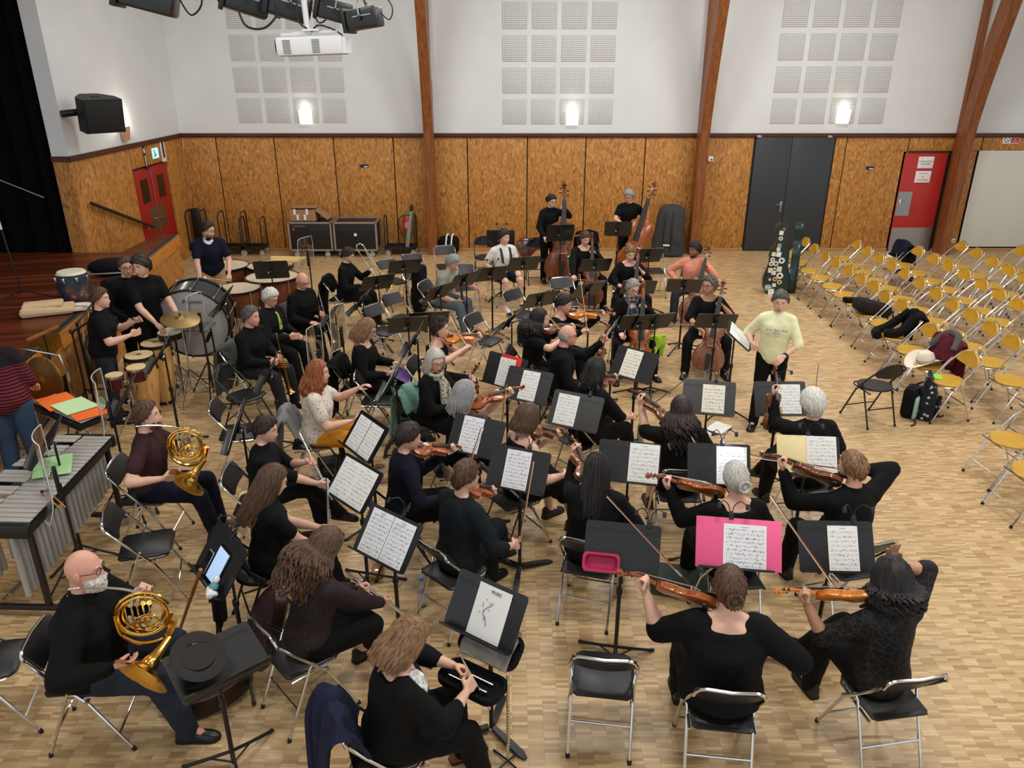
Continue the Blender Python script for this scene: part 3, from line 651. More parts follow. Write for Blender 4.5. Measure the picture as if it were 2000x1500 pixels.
ST_LEG = MB().tube([(0, .012, .13), (0, .14, .075), (0, .30, .012)], [.011, .011, .012], 7).tube([(0, .014, .045), (0, .13, .07)], .006, 6).mesh('leg', BLACKM)
ST_FLEG = MB().loft([[(-.016, .02, .06), (.016, .02, .06), (.014, .02, .02), (-.014, .02, .02)], [(-.022, .14, .045), (.022, .14, .045), (.02, .14, .012), (-.02, .14, .012)], [(-.026, .27, .022), (.026, .27, .022), (.022, .27, .002), (-.022, .27, .002)], [(-.012, .31, .012), (.012, .31, .012), (.01, .31, .002), (-.01, .31, .002)]]).mesh('leg', BLACKM)
ST_FOOT = MB().ell((0, .305, .012), (.016, .02, .012), 8).mesh('rubber_foot', RUBBER)
def desk_T(p, az, h, tilt): return at((p[0], p[1], h), az) @ M.Rotation(R(90 - tilt), 4, 'X')
def stand(px, py, az, label, h=1.0, tilt=40, group=None, heavy=False, spin=None, cat='music stand', desk_z=None):
    "px, py: where the middle of the desk shows; az: where its reader looks"
    p = un(px, py, h); b = M.Translation((p.x, p.y, 0)) @ M.Rotation(-R(az), 4, 'Z')
    t_ = thing('music_stand', label, cat, b, group)
    # pole stands just behind the desk
    off = .045
    mkobj('lower_tube', ST_TUBE0, t_, M.Translation((0, off, .04)) @ M.Diagonal((1, 1, .62 * h - .04, 1)))
    mkobj('upper_tube', ST_TUBE1, t_, M.Translation((0, off, .3)) @ M.Diagonal((1, 1, h - .02 - .3, 1)))
    mkobj('collar', ST_COLLAR, t_, M.Translation((0, off, .60 * h)))
    sp = random.uniform(0, 120) if spin is None else spin
    for k in range(3):
        l = mkobj('leg', ST_FLEG if heavy else ST_LEG, t_, M.Translation((0, off, 0)) @ M.Rotation(R(sp + 120 * k), 4, 'Z'))
        if not heavy: mkobj('rubber_foot', ST_FOOT, l)
    D = M.Translation((0, 0, h)) @ M.Rotation(R(90 - tilt), 4, 'X')
    d = mkobj('desk', ST_DESK, t_, D); mkobj('lip', ST_LIP, d); mkobj('fold_line', ST_FOLD, d)
    k = mkobj('back_bracket', ST_RIB, t_, D); mkobj('tilt_knob', ST_KNOB, t_, M.Translation((.028, off - .01, h - .03)))
    return b @ D
def page(T, x, w_, h_, m, name='sheet_music', label='', cat='sheet music', curl=.006, y0=None, z=.006, group=None):
    g = []; yb = (-DH / 2 + .012) if y0 is None else y0
    for j in range(7):
        v = j / 6; g.append([(x + w_ * (i / 6 - .5), yb + h_ * v, z + curl * math.sin(math.pi * i / 6) * .6 + curl * v * v) for i in range(7)])
    o = MB().sheet(g, .0012).obj(name, m, None, uvp=lambda c: ((c.x - x) / w_ + .5, (c.y - yb) / h_)); o.matrix_basis = T
    return tag(o, label, cat, group)
LAMPK = Kit()
LAMPK.part('clip', MB().box((0, .0, 0), (.034, .05, .026), b=.006).box((0, .028, .004), (.02, .02, .016), b=.004), mat('clip black', (24, 24, 26), .3))
for s in (-1, 1):
    hp = spline([(s * .008, .03, 0), (s * .02, .075, .012), (s * .055, .10, .05), (s * .085, .075, .085)], 4)
    i = LAMPK.part('gooseneck', MB().tube(hp, .0035, 6), BLACKM)
    LAMPK.part('lamp_head', MB().box((s * .092, .062, .095), (.026, .04, .014), b=.004), BLACKM, None)
def clip_lamp(T, x, label): return LAMPK.place('stand_lamp', label, 'lamp', T @ M.Translation((x, DH / 2 + .005, 0)), 'clip lamps on the music stands')
S_ = SCORE
sd = {}
def st(key, *a, **k): sd[key] = stand(*a, **k); return sd[key]
T = st('tray', 1215, 1072, 10, 'black music stand carrying only a pink tray', tilt=38, spin=60)
clip_lamp(T, .17, 'small twin-arm clip lamp on the stand with the pink tray')
T = st('pink', 1436, 1062, 8, 'black music stand holding the pink folder', h=1.02, tilt=36, spin=40)
o = tag(MB().box((0, 0, 0), (.56, .335, .006), b=.002).obj('folder', mat('pink card', (236, 92, 140), .5)), 'open pink card folder on a music stand', 'folder'); o.matrix_basis = T @ M.Translation((.02, .0, .008))
page(T, .06, .28, .29, S_[1], label='white score page lying in the pink folder', z=.013); clip_lamp(T, -.03, 'twin-arm clip lamp on the stand with the pink folder')
T = st('r3', 1633, 1068, 2, 'black music stand before the curly-haired woman in lace', tilt=36)
page(T, .045, .20, .30, S_[0], label='white score page before the curly-haired woman in lace'); clip_lamp(T, .13, 'clip lamp on the stand before the curly-haired woman in lace')
T = st('cream', 1580, 892, 4, 'black music stand holding the cream folder', tilt=36, heavy=False)
o = tag(MB().box((0, 0, 0), (.30, .31, .005), b=.002).obj('folder', mat('cream card', (232, 214, 160), .6)), 'cream card folder before the short-haired violinist', 'folder'); o.matrix_basis = T @ M.Translation((-.11, .02, .007))
page(T, .10, .24, .30, S_[0], label='white score page beside the cream folder', y0=-.13, z=.012); clip_lamp(T, 0, 'clip lamp on the stand with the cream folder')
T = st('blue', 1404, 908, 5, 'dark blue-lit music stand before the grey-haired woman with a clip', tilt=34)
page(T, .10, .24, .31, S_[0], label='brightly lamp-lit score page on the dark blue stand'); clip_lamp(T, .03, 'lit clip lamp on the dark blue stand')
ld = bpy.data.lights.new('clip_lamp_light', 'SPOT'); ld.energy = 3.0; ld.spot_size = R(75); ld.color = (.62, .76, 1.0); ld.shadow_soft_size = .02; lo = bpy.data.objects.new('clip_lamp_light', ld); col.objects.link(lo)
lo.matrix_basis = T @ M.Translation((.08, .235, .12)) @ M.Rotation(R(-42), 4, 'X')
T = st('r6', 1524, 779, 0, 'black music stand before the woman with short white hair', tilt=34)
page(T, .085, .22, .30, S_[0], label='white score page before the woman with short white hair'); clip_lamp(T, .0, 'clip lamp on the stand before the short white-haired woman')
o = tag(MB().box((0, 0, 0), (.15, .075, .009), b=.004).obj('phone', mat('phone bronze', (150, 104, 60), .3)), 'bronze phone lying on the stand of the white-haired woman', 'phone'); o.matrix_basis = T @ M.Translation((-.07, -.115, .012)); MB().box((0, 0, .005), (.13, .062, .001)).obj('screen', mat('phone screen warm', (190, 150, 110), .1), o, smooth=False)
T = st('r7', 1384, 777, 12, 'black music stand before the woman with long curly hair', tilt=34)
page(T, .045, .21, .29, S_[2], label='ivory score page before the woman with long curly hair'); clip_lamp(T, .06, 'clip lamp on the stand before the long curly-haired woman')
T = st('r8', 1228, 903, 12, 'black music stand before the woman with long black hair', tilt=34)
page(T, .12, .24, .32, S_[0], label='white score page before the woman with long black hair')
T = st('r9', 1124, 803, 27, 'black music stand left of the violinist in a black tunic', tilt=34)
page(T, -.09, .21, .30, S_[0], label='white score page on the stand with the arched lamp'); clip_lamp(T, .1, 'arched clip lamp over the violas')
T = st('r10', 1012, 917, 22, 'heavy-footed music stand beside the sleeveless bob-haired violinist', tilt=32, heavy=True, spin=75)
page(T, -.01, .21, .31, S_[1], label='white score page beside the sleeveless violinist'); clip_lamp(T, .06, 'clip lamp beside the sleeveless violinist')
T = st('r11', 930, 852, 26, 'black music stand before the grey-haired violinist', tilt=34)
page(T, -.05, .2, .32, S_[1], label='white score page before the grey-haired violinist')
T = st('r12', 1030, 753, 28, 'black music stand touching the stand with the red folder', tilt=34)
page(T, .02, .19, .31, S_[0], label='white score page beside the red folder stand')
T = st('r13', 986, 725, 36, 'black music stand holding the red folder', tilt=26)
o = tag(MB().box((0, 0, 0), (.26, .31, .006), b=.002).obj('folder', mat('red card', (206, 44, 34), .5)), 'red card folder on a music stand', 'folder'); o.matrix_basis = T @ M.Translation((.05, .02, .008))
page(T, .02, .2, .30, S_[0], label='white score page lying in the red folder', z=.013)
T = st('r14', 1238, 712, 40, 'black music stand on a bare pole before the dark-haired violist', tilt=34, h=1.05)
page(T, -.03, .2, .31, S_[2], label='ivory score page before the dark-haired violist')
T = st('f1', 714, 852, 52, 'music stand with two pages before the woman in mustard trousers', tilt=38)
for x in (-.105, .105): page(T, x, .2, .30, S_[0], label='white score page before the woman in mustard trousers', group='pages before the mustard trousers')
T = st('f2', 692, 943, 45, 'music stand with two pages before the flutist with loose long hair', tilt=40)
for x in (-.11, .105): page(T, x, .215, .31, S_[0], label='white score page before the flutist with loose long hair', group='pages before the long-haired flutist')
T = st('f3', 757, 1050, 38, 'music stand with two pages before the curly flutist in sheer sleeves', tilt=38, spin=30)
for x in (-.105, .105): page(T, x, .205, .31, S_[1], label='white score page before the flutist in sheer sleeves', group='pages before the sheer-sleeved flutist')
clip_lamp(T, .05, 'clip lamp on the stand of the flutist in sheer sleeves')
T = st('f4', 948, 1192, 35, 'heavy-footed music stand with the pencil drawing', tilt=32, heavy=True, spin=20)
o = page(T, .035, .235, .31, PAPER, label='white cover page with a drawn musical serpent and heading', name='title_page')
INK = mat('pencil ink', (60, 60, 64), .7)
textmesh('lettering', 'MUSIC', .026, INK, o, M.Translation((.05, .118, .0172)), ext=.0006)
m = MB(); m.tube([(.02 + .028 * math.cos(a * .55) * (1 - a * .03), .06 - .012 * a, .0165) for a in range(13)], .0016, 5)
for a in range(9): m.ell((.0 + .03 * math.sin(a * 1.9), .065 - .014 * a, .0165), (.005, .003, .001), 6)
m.obj('drawing', INK, o)
T = st('tab', 432, 1092, 50, 'music stand holding a tablet, a phone and a cloth puppet', tilt=36, spin=15)
o = tag(MB().box((0, 0, 0), (.17, .24, .008), b=.004).obj('tablet', mat('tablet black', (18, 18, 20), .25)), 'black tablet showing a page on the horn stand', 'tablet'); o.matrix_basis = T @ M.Translation((.02, -.04, .010))
MB().box((0, 0, .005), (.15, .215, .001)).obj('screen', emis('tablet screen', (176, 204, 240), .5), o, smooth=False)
o = tag(MB().box((0, 0, 0), (.075, .155, .009), b=.005).obj('phone', mat('phone silver', (190, 192, 196), .25, .6)), 'silver phone standing beside the tablet', 'phone'); o.matrix_basis = T @ M.Translation((-.12, -.08, .012)); MB().box((0, 0, .005), (.066, .14, .001)).obj('screen', mat('phone screen dark', (22, 26, 36), .1), o, smooth=False)
o = tag(MB().ell((.15, -.13, .05), (.03, .035, .03), 10).obj('cloth_puppet', mat('teal cloth', (96, 148, 152), .8)), 'small white and teal cloth puppet on the tablet stand', 'puppet'); o.matrix_basis = T
MB().ell((.15, -.08, .055), (.02, .026, .02), 10).tube([(.13, -.15, .06), (.19, -.17, .07), (.22, -.14, .05)], [.02, .03, .012], 7).obj('white_head', mat('white felt', (226, 228, 226), .8), o)
clip_lamp(T, .0, 'clip lamp on the tablet stand')
T = st('hat', 424, 1292, -41, 'music stand with a flat desk carrying the black hat', tilt=74, h=.86, spin=50)
T = st('sh', 462, 832, 78, 'music stand with a thick score seen edge-on behind the flutist', tilt=22, h=1.12)
for k in range(2): page(T, -.08 + .17 * k, .2, .3, S_[0], label='score pages seen edge-on behind the flutist', group='edge-on score pages', z=.008 + .004 * k)
for px, py, az, h, lb in ((790, 521, 160, 1.05, 'black music stand standing against an empty chair beyond the trombone'), (737, 552, 148, 1.0, 'black music stand in front of the trombone slide'), (797, 634, 168, 1.0, 'black music stand behind the curly dark-haired violinist'), (838, 624, 168, 1.0, 'black music stand behind the curly dark-haired violinist'), (907, 547, 138, 1.0, 'black music stand under the outstretched arm of the bass clarinettist'), (856, 571, 130, 1.0, 'black music stand against the knees of the bass clarinettist')):
    stand(px, py, az, lb, h, 40, 'stands seen from behind among the winds')
clip_lamp(stand(959, 535, 158, 'black music stand beside the hand of the bass clarinettist', 1.0, 40), .0, 'clip lamp on the stand beside the bass clarinettist')
stand(1023, 515, 165, 'black music stand in front of the boy in white', 1.05, 40)
clip_lamp(stand(978, 466, 180, 'black music stand behind the boy in white', 1.1, 20), -.02, 'upright clip lamp behind the boy in white')
stand(993, 628, 112, 'black music stand turned edge-on behind the dark-haired violinist', 1.0, 40); stand(1055, 585, 150, 'black music stand behind the violist with drawn-back hair', 1.0, 40)
stand(1094, 455, 172, 'black music stand before the first double bass player', 1.15, 22); stand(1207, 447, 185, 'black music stand before the grey-haired double bass player', 1.15, 30)
stand(1163, 518, 172, 'black music stand before the first cellist by the wall', 1.0, 42); stand(1148, 566, 150, 'black music stand beside the upright violin bow', 1.0, 42)
stand(1247, 561, 180, 'black music stand behind the cellist with cropped grey hair', 1.0, 42); stand(1336, 558, 186, 'black music stand before the man in the salmon sweatshirt', 1.0, 42)
stand(1266, 499, 168, 'black music stand behind the cellist with tied brown hair', 1.0, 36); stand(1250, 630, 176, 'wide black music stand before the cellist with cropped grey hair', 1.0, 40); stand(1277, 628, 165, 'black music stand wing beside the lime green cloth', 1.01, 40)
sd['curly'] = stand(1398, 627, 184, 'black music stand before the curly grey-haired cellist', 1.0, 42)
T = st('cond', 1443, 655, -72, 'conductor music stand seen edge-on with an open score', tilt=52, h=1.05)
for x in (-.11, .11): page(T, x, .21, .3, S_[0], label='open score page on the conductor stand', group='open score on the conductor stand')
T = st('va', 1190, 650, 106, 'music stand with a phone beside the cellist boots', tilt=30); page(T, -.05, .2, .3, S_[0], label='score page beside the cellist boots')
stand(703, 590, 97, 'black music stand edge-on before the trombone player', .95, 36); stand(648, 612, 95, 'black music stand edge-on before the bald trumpet player', .95, 36)
stand(524, 728, 82, 'black music stand edge-on below the first trumpet', .95, 30)
T = st('gf', 765, 742, 92, 'music stand edge-on holding the dark green folder', h=1.0, tilt=30)
o = tag(MB().box((0, 0, 0), (.42, .31, .012), b=.003).obj('folder', mat('dark green card', (28, 74, 58), .5)), 'dark green folder on a stand seen edge-on', 'folder'); o.matrix_basis = T @ M.Translation((.0, .03, .011))
page(T, .0, .22, .3, S_[0], label='score page lying on the dark green folder', z=.019)
T = stand(808, 662, 92, 'black music stand edge-on with a grey phone', 1.05, 30)
o = tag(MB().box((0, 0, 0), (.08, .16, .01), b=.005).obj('phone', mat('phone grey', (120, 126, 134), .3)), 'grey phone on the stand beside the purple folder', 'phone'); o.matrix_basis = T @ M.Translation((-.19, -.08, .012)); MB().box((0, 0, .006), (.07, .14, .001)).obj('screen', mat('phone screen pale', (150, 160, 172), .15), o, smooth=False)
stand(530, 527, 170, 'black music stand in front of the kettledrums', 1.12, 28); stand(436, 588, 86, 'black music stand edge-on beside the bass drum', 1.15, 30)
stand(312, 690, 75, 'black music stand edge-on before the congas', 1.12, 34); stand(243, 775, 72, 'black music stand edge-on before the bongos', 1.12, 34); stand(92, 862, 68, 'black music stand leaning over the vibraphone', 1.15, 40)
# ------------------------------------------------------------------ bowed instruments: +y from tail to scroll, +z out of the front
OUTL = [(0, .018), (.003, .05), (.02, .085), (.05, .1015), (.085, .104), (.12, .095), (.148, .078), (.160, .073), (.167, .062), (.19, .0555), (.215, .056), (.235, .062), (.242, .07), (.255, .068), (.285, .079), (.312, .083), (.335, .076), (.350, .05), (.356, .018)]
def fiddle_kit(S, ZS_, varn, chin=True, pin=0.0, slope=False):
    k = Kit(); ol = [(y, w_ * (.92 if slope and y > .24 else 1)) for y, w_ in OUTL]
    pts = [(w_, y) for y, w_ in ol] + [(-w_, y) for y, w_ in ol[::-1]]
    def ring(sc, z): return [(x * sc * S, (.178 + (y - .178) * (sc if sc > .97 else sc * 1.02)) * S, z * ZS_) for x, y in pts]
    b = MB().loft([ring(.55, -.0385), ring(.86, -.036), ring(1.0, -.031), ring(.965, -.029), ring(.965, -.003), ring(1.0, -.001), ring(1.0, .002), ring(.88, .007), ring(.6, .013), ring(.3, .015)])
    k.part('body', b, varn, ang=50)
    m = MB(); m.loft([[(-.0115 * S, .36 * S, .004 * S), (.0115 * S, .36 * S, .004 * S), (.009 * S, .36 * S, -.018 * S), (-.009 * S, .36 * S, -.018 * S)], [(-.010 * S, .48 * S, .018 * S), (.010 * S, .48 * S, .018 * S), (.007 * S, .48 * S, .002 * S), (-.007 * S, .48 * S, .002 * S)], [(-.011 * S, .53 * S, .012 * S), (.011 * S, .53 * S, .012 * S), (.009 * S, .53 * S, -.008 * S), (-.009 * S, .53 * S, -.008 * S)], [(-.008 * S, .57 * S, -.004 * S), (.008 * S, .57 * S, -.004 * S), (.007 * S, .57 * S, -.018 * S), (-.007 * S, .57 * S, -.018 * S)]])
    sc = [(0, (.578 + .017 * math.cos(R(a)) * (1 - a / 900)) * S, (-.010 - .017 * math.sin(R(a)) * (1 - a / 900)) * S) for a in range(-90, 420, 45)]
    m.tube(sc, [.010 * S * (1 - .03 * i) for i in range(len(sc))], 7); m.cyl((-.016 * S, .578 * S, -.01 * S), (.016 * S, .578 * S, -.01 * S), .008 * S, seg=8)
    nk = k.part('neck', m, varn)
    for i in range(4):
        s = -1 if i % 2 else 1; y = (.515 + .014 * i) * S
        pl_ = 1.0 if S < 2 else .55; k.part('peg', MB().cyl((-s * .012 * S, y, .0), (s * .035 * S * pl_, y, .0), .0035 * S, seg=6).ell((s * .042 * S * pl_, y, 0), (.009 * S, .004 * S, .010 * S), 8), EBONY, nk)
    k.part('fingerboard', MB().loft([[(-.021 * S, .215 * S, .026 * S), (0, .215 * S, .031 * S), (.021 * S, .215 * S, .026 * S), (.019 * S, .215 * S, .020 * S), (-.019 * S, .215 * S, .020 * S)], [(-.0125 * S, .483 * S, .021 * S), (0, .483 * S, .024 * S), (.0125 * S, .483 * S, .021 * S), (.0115 * S, .483 * S, .016 * S), (-.0115 * S, .483 * S, .016 * S)]]), EBONY)
    k.part('tailpiece', MB().loft([[(-.009 * S, .006 * S, .016 * S), (.009 * S, .006 * S, .016 * S), (.009 * S, .006 * S, .010 * S), (-.009 * S, .006 * S, .010 * S)], [(-.022 * S, .105 * S, .032 * S), (.022 * S, .105 * S, .032 * S), (.020 * S, .105 * S, .026 * S), (-.020 * S, .105 * S, .026 * S)]]), EBONY)
    k.part('bridge', MB().box((0, .158 * S, .024 * S), (.042 * S, .005 * S, .026 * S)).box((0, .158 * S, .036 * S), (.030 * S, .004 * S, .008 * S)), mat('maple bridge', (214, 176, 120), .5), smooth=False)
    m = MB()
    for i in range(4): x = (i - 1.5) * S; m.tube([(x * .010, .105 * S, .032 * S), (x * .011, .158 * S, .041 * S), (x * .0055, .483 * S, .0265 * S), (x * .0045, .53 * S, .008 * S)], max(.0007 * S, .0009), 4)
    k.part('strings', m, SILVER if chin else mat('steel strings', (96, 92, 88), .5, .4))
    for s in (-1, 1):
        k.part('sound_hole', MB().tube([(s * .028 * S, .195 * S, .0135 * ZS_), (s * .036 * S, .186 * S, .0128 * ZS_), (s * .036 * S, .165 * S, .0128 * ZS_), (s * .044 * S, .14 * S, .0118 * ZS_), (s * .054 * S, .128 * S, .0095 * ZS_)], .0028 * S, 5), EBONY)
    if chin: k.part('chin_rest', MB().ell((-.05, .03, .022), (.034, .05, .009), 10), EBONY); k.part('shoulder_rest', MB().box((0, .06, -.055), (.2, .03, .02), b=.008), EBONY)
    if pin: k.part('endpin', MB().cyl((0, .01, -.014 * ZS_), (0, -pin, -.014 * ZS_), .006, .004, 8), STEEL)
    return k
VK = [fiddle_kit(1.0, 1.0, v) for v in VARN]; VAK = [fiddle_kit(1.14, 1.14, VARN[0]), fiddle_kit(1.14, 1.14, VARN[1]), fiddle_kit(1.14, 1.14, VARN[2])]
CK = [fiddle_kit(2.1, 3.3, VARN[i], False, .28) for i in (0, 1, 3, 4)]; BK = [fiddle_kit(3.1, 5.0, VARN[1], False, .14, True), fiddle_kit(3.1, 5.0, VARN[0], False, .14, True)]
BOWK = Kit()
BOWK.part('stick', MB().tube([(0, 0, .0), (0, .2, -.003), (0, .4, -.008), (0, .6, -.006), (0, .73, .002), (0, .742, -.012)], [.0048, .0046, .0042, .0038, .0034, .003], 6), wood('pernambuco', (86, 40, 20), (122, 62, 32), (150, 84, 46), (1, .4, 1), 8, .35))
BOWK.part('hair', MB().box((0, .385, -.020), (.009, .70, .0016)), mat('bow hair', (226, 214, 184), .6), smooth=False)
i = BOWK.part('frog', MB().box((0, .035, -.013), (.010, .05, .018), b=.003), EBONY)
BOWK.part('winding', MB().cyl((0, .06, -.001), (0, .12, -.002), .0054, seg=6), SILVER)
BOWK2 = Kit(); BOWK2.p = BOWK.p[:1] + BOWK.p[1:]
def put(k, name, label, cat, T, group=None): return k.place(name, label, cat, T, group)
# ------------------------------------------------------------------ wind instruments
FLK = Kit()
FLK.part('tube', MB().tube([(0, 0, 0), (0, .66, 0)], .0098, 10).lathe([(.0105, 0), (.0115, .01), (.0105, .02)], 10, M.Translation((0, .21, 0)) @ M.Rotation(R(-90), 4, 'X')).lathe([(.0105, 0), (.0115, .008), (.0105, .016)], 10, M.Translation((0, .57, 0)) @ M.Rotation(R(-90), 4, 'X')), SILVER)
FLK.part('lip_plate', MB().ell((0, .07, .007), (.013, .024, .006), 10), SILVER)
for i in range(13): FLK.part('key', MB().lathe([(.0075, 0), (.0085, .002), (.0085, .004), (.003, .0055)], 8, M.Translation((0, .25 + .0235 * i, .0105))), SILVER)
FLK.part('key_rod', MB().cyl((.010, .24, .009), (.010, .62, .009), .0022, seg=6).cyl((-.010, .30, .009), (-.010, .5, .009), .002, seg=6), SILVER)
def tube_kit_trumpet(m_):
    k = Kit()
    bell = [(.0058, 0), (.0058, .2), (.0075, .30), (.010, .36), (.015, .41), (.026, .445), (.044, .468), (.061, .48)]
    k.part('bell', MB().lathe(bell, 18, M.Translation((0, -.04, .03)) @ M.Rotation(R(-90), 4, 'X'), cap=False), m_)
    k.part('tubing', MB().tube(spline([(0, -.04, .03), (0, -.09, .02), (0, -.10, -.015), (0, -.07, -.045), (0, .04, -.05), (0, .22, -.05), (0, .27, -.035), (0, .275, .0), (0, .24, .022), (0, .05, .03), (0, -.25, .03)], 4), .0058, 7), m_)
    k.part('mouthpiece', MB().lathe([(.004, 0), (.005, .05), (.0135, .075), (.0135, .085)], 12, M.Translation((0, -.24, .03)) @ M.Rotation(R(90), 4, 'X')), SILVER)
    for i in range(3):
        v = k.part('valve', MB().cyl((0, .05 + .027 * i, -.07), (0, .05 + .027 * i, .055), .0115, seg=10), m_)
        k.part('button', MB().cyl((0, .05 + .027 * i, .055), (0, .05 + .027 * i, .085), .003, seg=6).cyl((0, .05 + .027 * i, .085), (0, .05 + .027 * i, .089), .008, seg=8), m_, v)
    return k
TRK = [tube_kit_trumpet(BRASS), tube_kit_trumpet(SILVER)]
HORNK = Kit()   # lying in the y-z plane; bell opens to -y low side
for r_, x_, a0 in ((.135, 0, 20), (.118, .012, 60), (.10, -.010, 120)): HORNK.part('coil', MB().tube(arc((x_, 0, 0), r_, a0, a0 + 335, 34, 'yz'), .0085, 8), BRASS)
HORNK.part('body_tube', MB().tube(spline([(.02, -.13, .02), (.025, -.11, -.09), (.035, -.02, -.155), (.045, .10, -.13), (.05, .155, -.02)], 5), [.009 + .0005 * i for i in range(21)], 9), BRASS)
HORNK.part('bell', MB().lathe([(.018, 0), (.022, .06), (.032, .12), (.052, .17), (.09, .205), (.135, .225), (.152, .23), (.148, .226), (.085, .20), (.045, .165), (.02, .10)], 26, frame((.05, .12, -.13), V((.72, -.55, -.36)).orthogonal(), (.72, -.55, -.36)), cap=False), BRASS)
HORNK.part('lead_pipe', MB().tube(spline([(.0, .0, .135), (-.01, -.08, .165), (-.015, -.19, .19), (-.015, -.27, .20)], 4), [.007, .0068, .0066, .0064, .0062, .006, .0058, .0056, .0054, .0052, .005, .0048, .0046], 7).lathe([(.004, 0), (.006, .03), (.0095, .05)], 10, frame((-.015, -.27, .20), (0, 0, 1), (0, -1, .12))), SILVER)
for i in range(4):
    HORNK.part('valve_slide', MB().tube(spline([(-.012, .03 - .028 * i, .07), (-.02, .03 - .028 * i, -.05), (-.02, .016 - .028 * i, -.066), (-.02, .002 - .028 * i, -.05), (-.012, .002 - .028 * i, .05)], 4), .0055, 6), SILVER)
    HORNK.part('rotor', MB().cyl((-.028, .04 - .03 * i, .075), (.012, .04 - .03 * i, .075), .0145, seg=12), SILVER)
    HORNK.part('lever', MB().tube([(-.02, .045 - .03 * i, .075), (-.03, .05 - .03 * i, .12), (-.03, .06 - .025 * i, .15)], .0035, 6), SILVER)
for i in range(3): HORNK.part('inner_loop', MB().tube(arc((.0, .035 - .01 * i, -.05 - .01 * i), .032 + .016 * i, 30 * i, 30 * i + 280, 18, 'yz'), .0062, 7), BRASS)
TBK = Kit()    # bell section and slide, +y forward
TBK.part('bell', MB().lathe([(.008, 0), (.009, .18), (.013, .34), (.022, .45), (.042, .52), (.075, .556), (.105, .57)], 20, M.Translation((-.05, 0, .06)) @ M.Rotation(R(-90), 4, 'X'), cap=False), BRASS)
TBK.part('tuning_slide', MB().tube([(-.05, 0, .06), (-.05, -.24, .06)] + arc((-.05, -.24, .0), .06, 90, 270, 8, 'yz') + [(-.05, 0, -.06), (-.03, .05, -.06)], .0085, 8), SILVER)
TBK.part('outer_slide', MB().tube([(0, .10, .045), (0, .74, .045)] + arc((0, .74, .0), .045, 90, -90, 8, 'yz') + [(0, .10, -.045)], .0085, 8), SILVER)
TBK.part('inner_slide', MB().tube([(0, -.10, .045), (0, .12, .045)], .0068, 7).tube([(0, -.02, -.045), (0, .12, -.045)], .0068, 7).cyl((0, -.01, -.045), (0, -.01, .045), .006, seg=7).cyl((0, .12, -.045), (0, .12, .045), .006, seg=7), SILVER)
TBK.part('mouthpiece', MB().lathe([(.006, 0), (.008, .05), (.019, .075), (.019, .085)], 12, M.Translation((0, -.10, .045)) @ M.Rotation(R(90), 4, 'X')), SILVER)
BCK = Kit()    # bass clarinet, +z up from the floor peg
BCK.part('joint', MB().lathe([(.019, .16), (.021, .2), (.0185, .21), (.0185, .55), (.022, .56), (.022, .59), (.0185, .6), (.0175, .98), (.0155, 1.0)], 12), EBONY)
BCK.part('bell', MB().tube(spline([(0, 0, .17), (0, .01, .10), (0, .05, .07), (0, .10, .10), (0, .13, .17)], 4), [.017, .018, .019, .02, .021, .022, .023, .024, .026, .028, .031, .034, .038, .043, .05, .056, .062], 12), SILVER)
BCK.part('neck', MB().tube(spline([(0, 0, 1.0), (0, -.005, 1.06), (0, -.04, 1.10), (0, -.09, 1.09), (0, -.13, 1.06)], 4), .010, 8), SILVER)
BCK.part('mouthpiece', MB().tube([(0, -.125, 1.065), (0, -.2, 1.03)], [.013, .007], 8), EBONY); BCK.part('floor_peg', MB().cyl((0, .02, .09), (0, .02, .0), .004), STEEL)
for i in range(16): BCK.part('key', MB().lathe([(.013, 0), (.015, .003), (.015, .006), (.004, .008)], 10, M.Translation((0, -.018, .24 + .045 * i)) @ M.Rotation(R(90), 4, 'X')), SILVER)
BCK.part('key_rod', MB().cyl((.014, -.012, .22), (.014, -.012, .96), .003, seg=6).cyl((-.014, -.012, .22), (-.014, -.012, .96), .003, seg=6), SILVER)
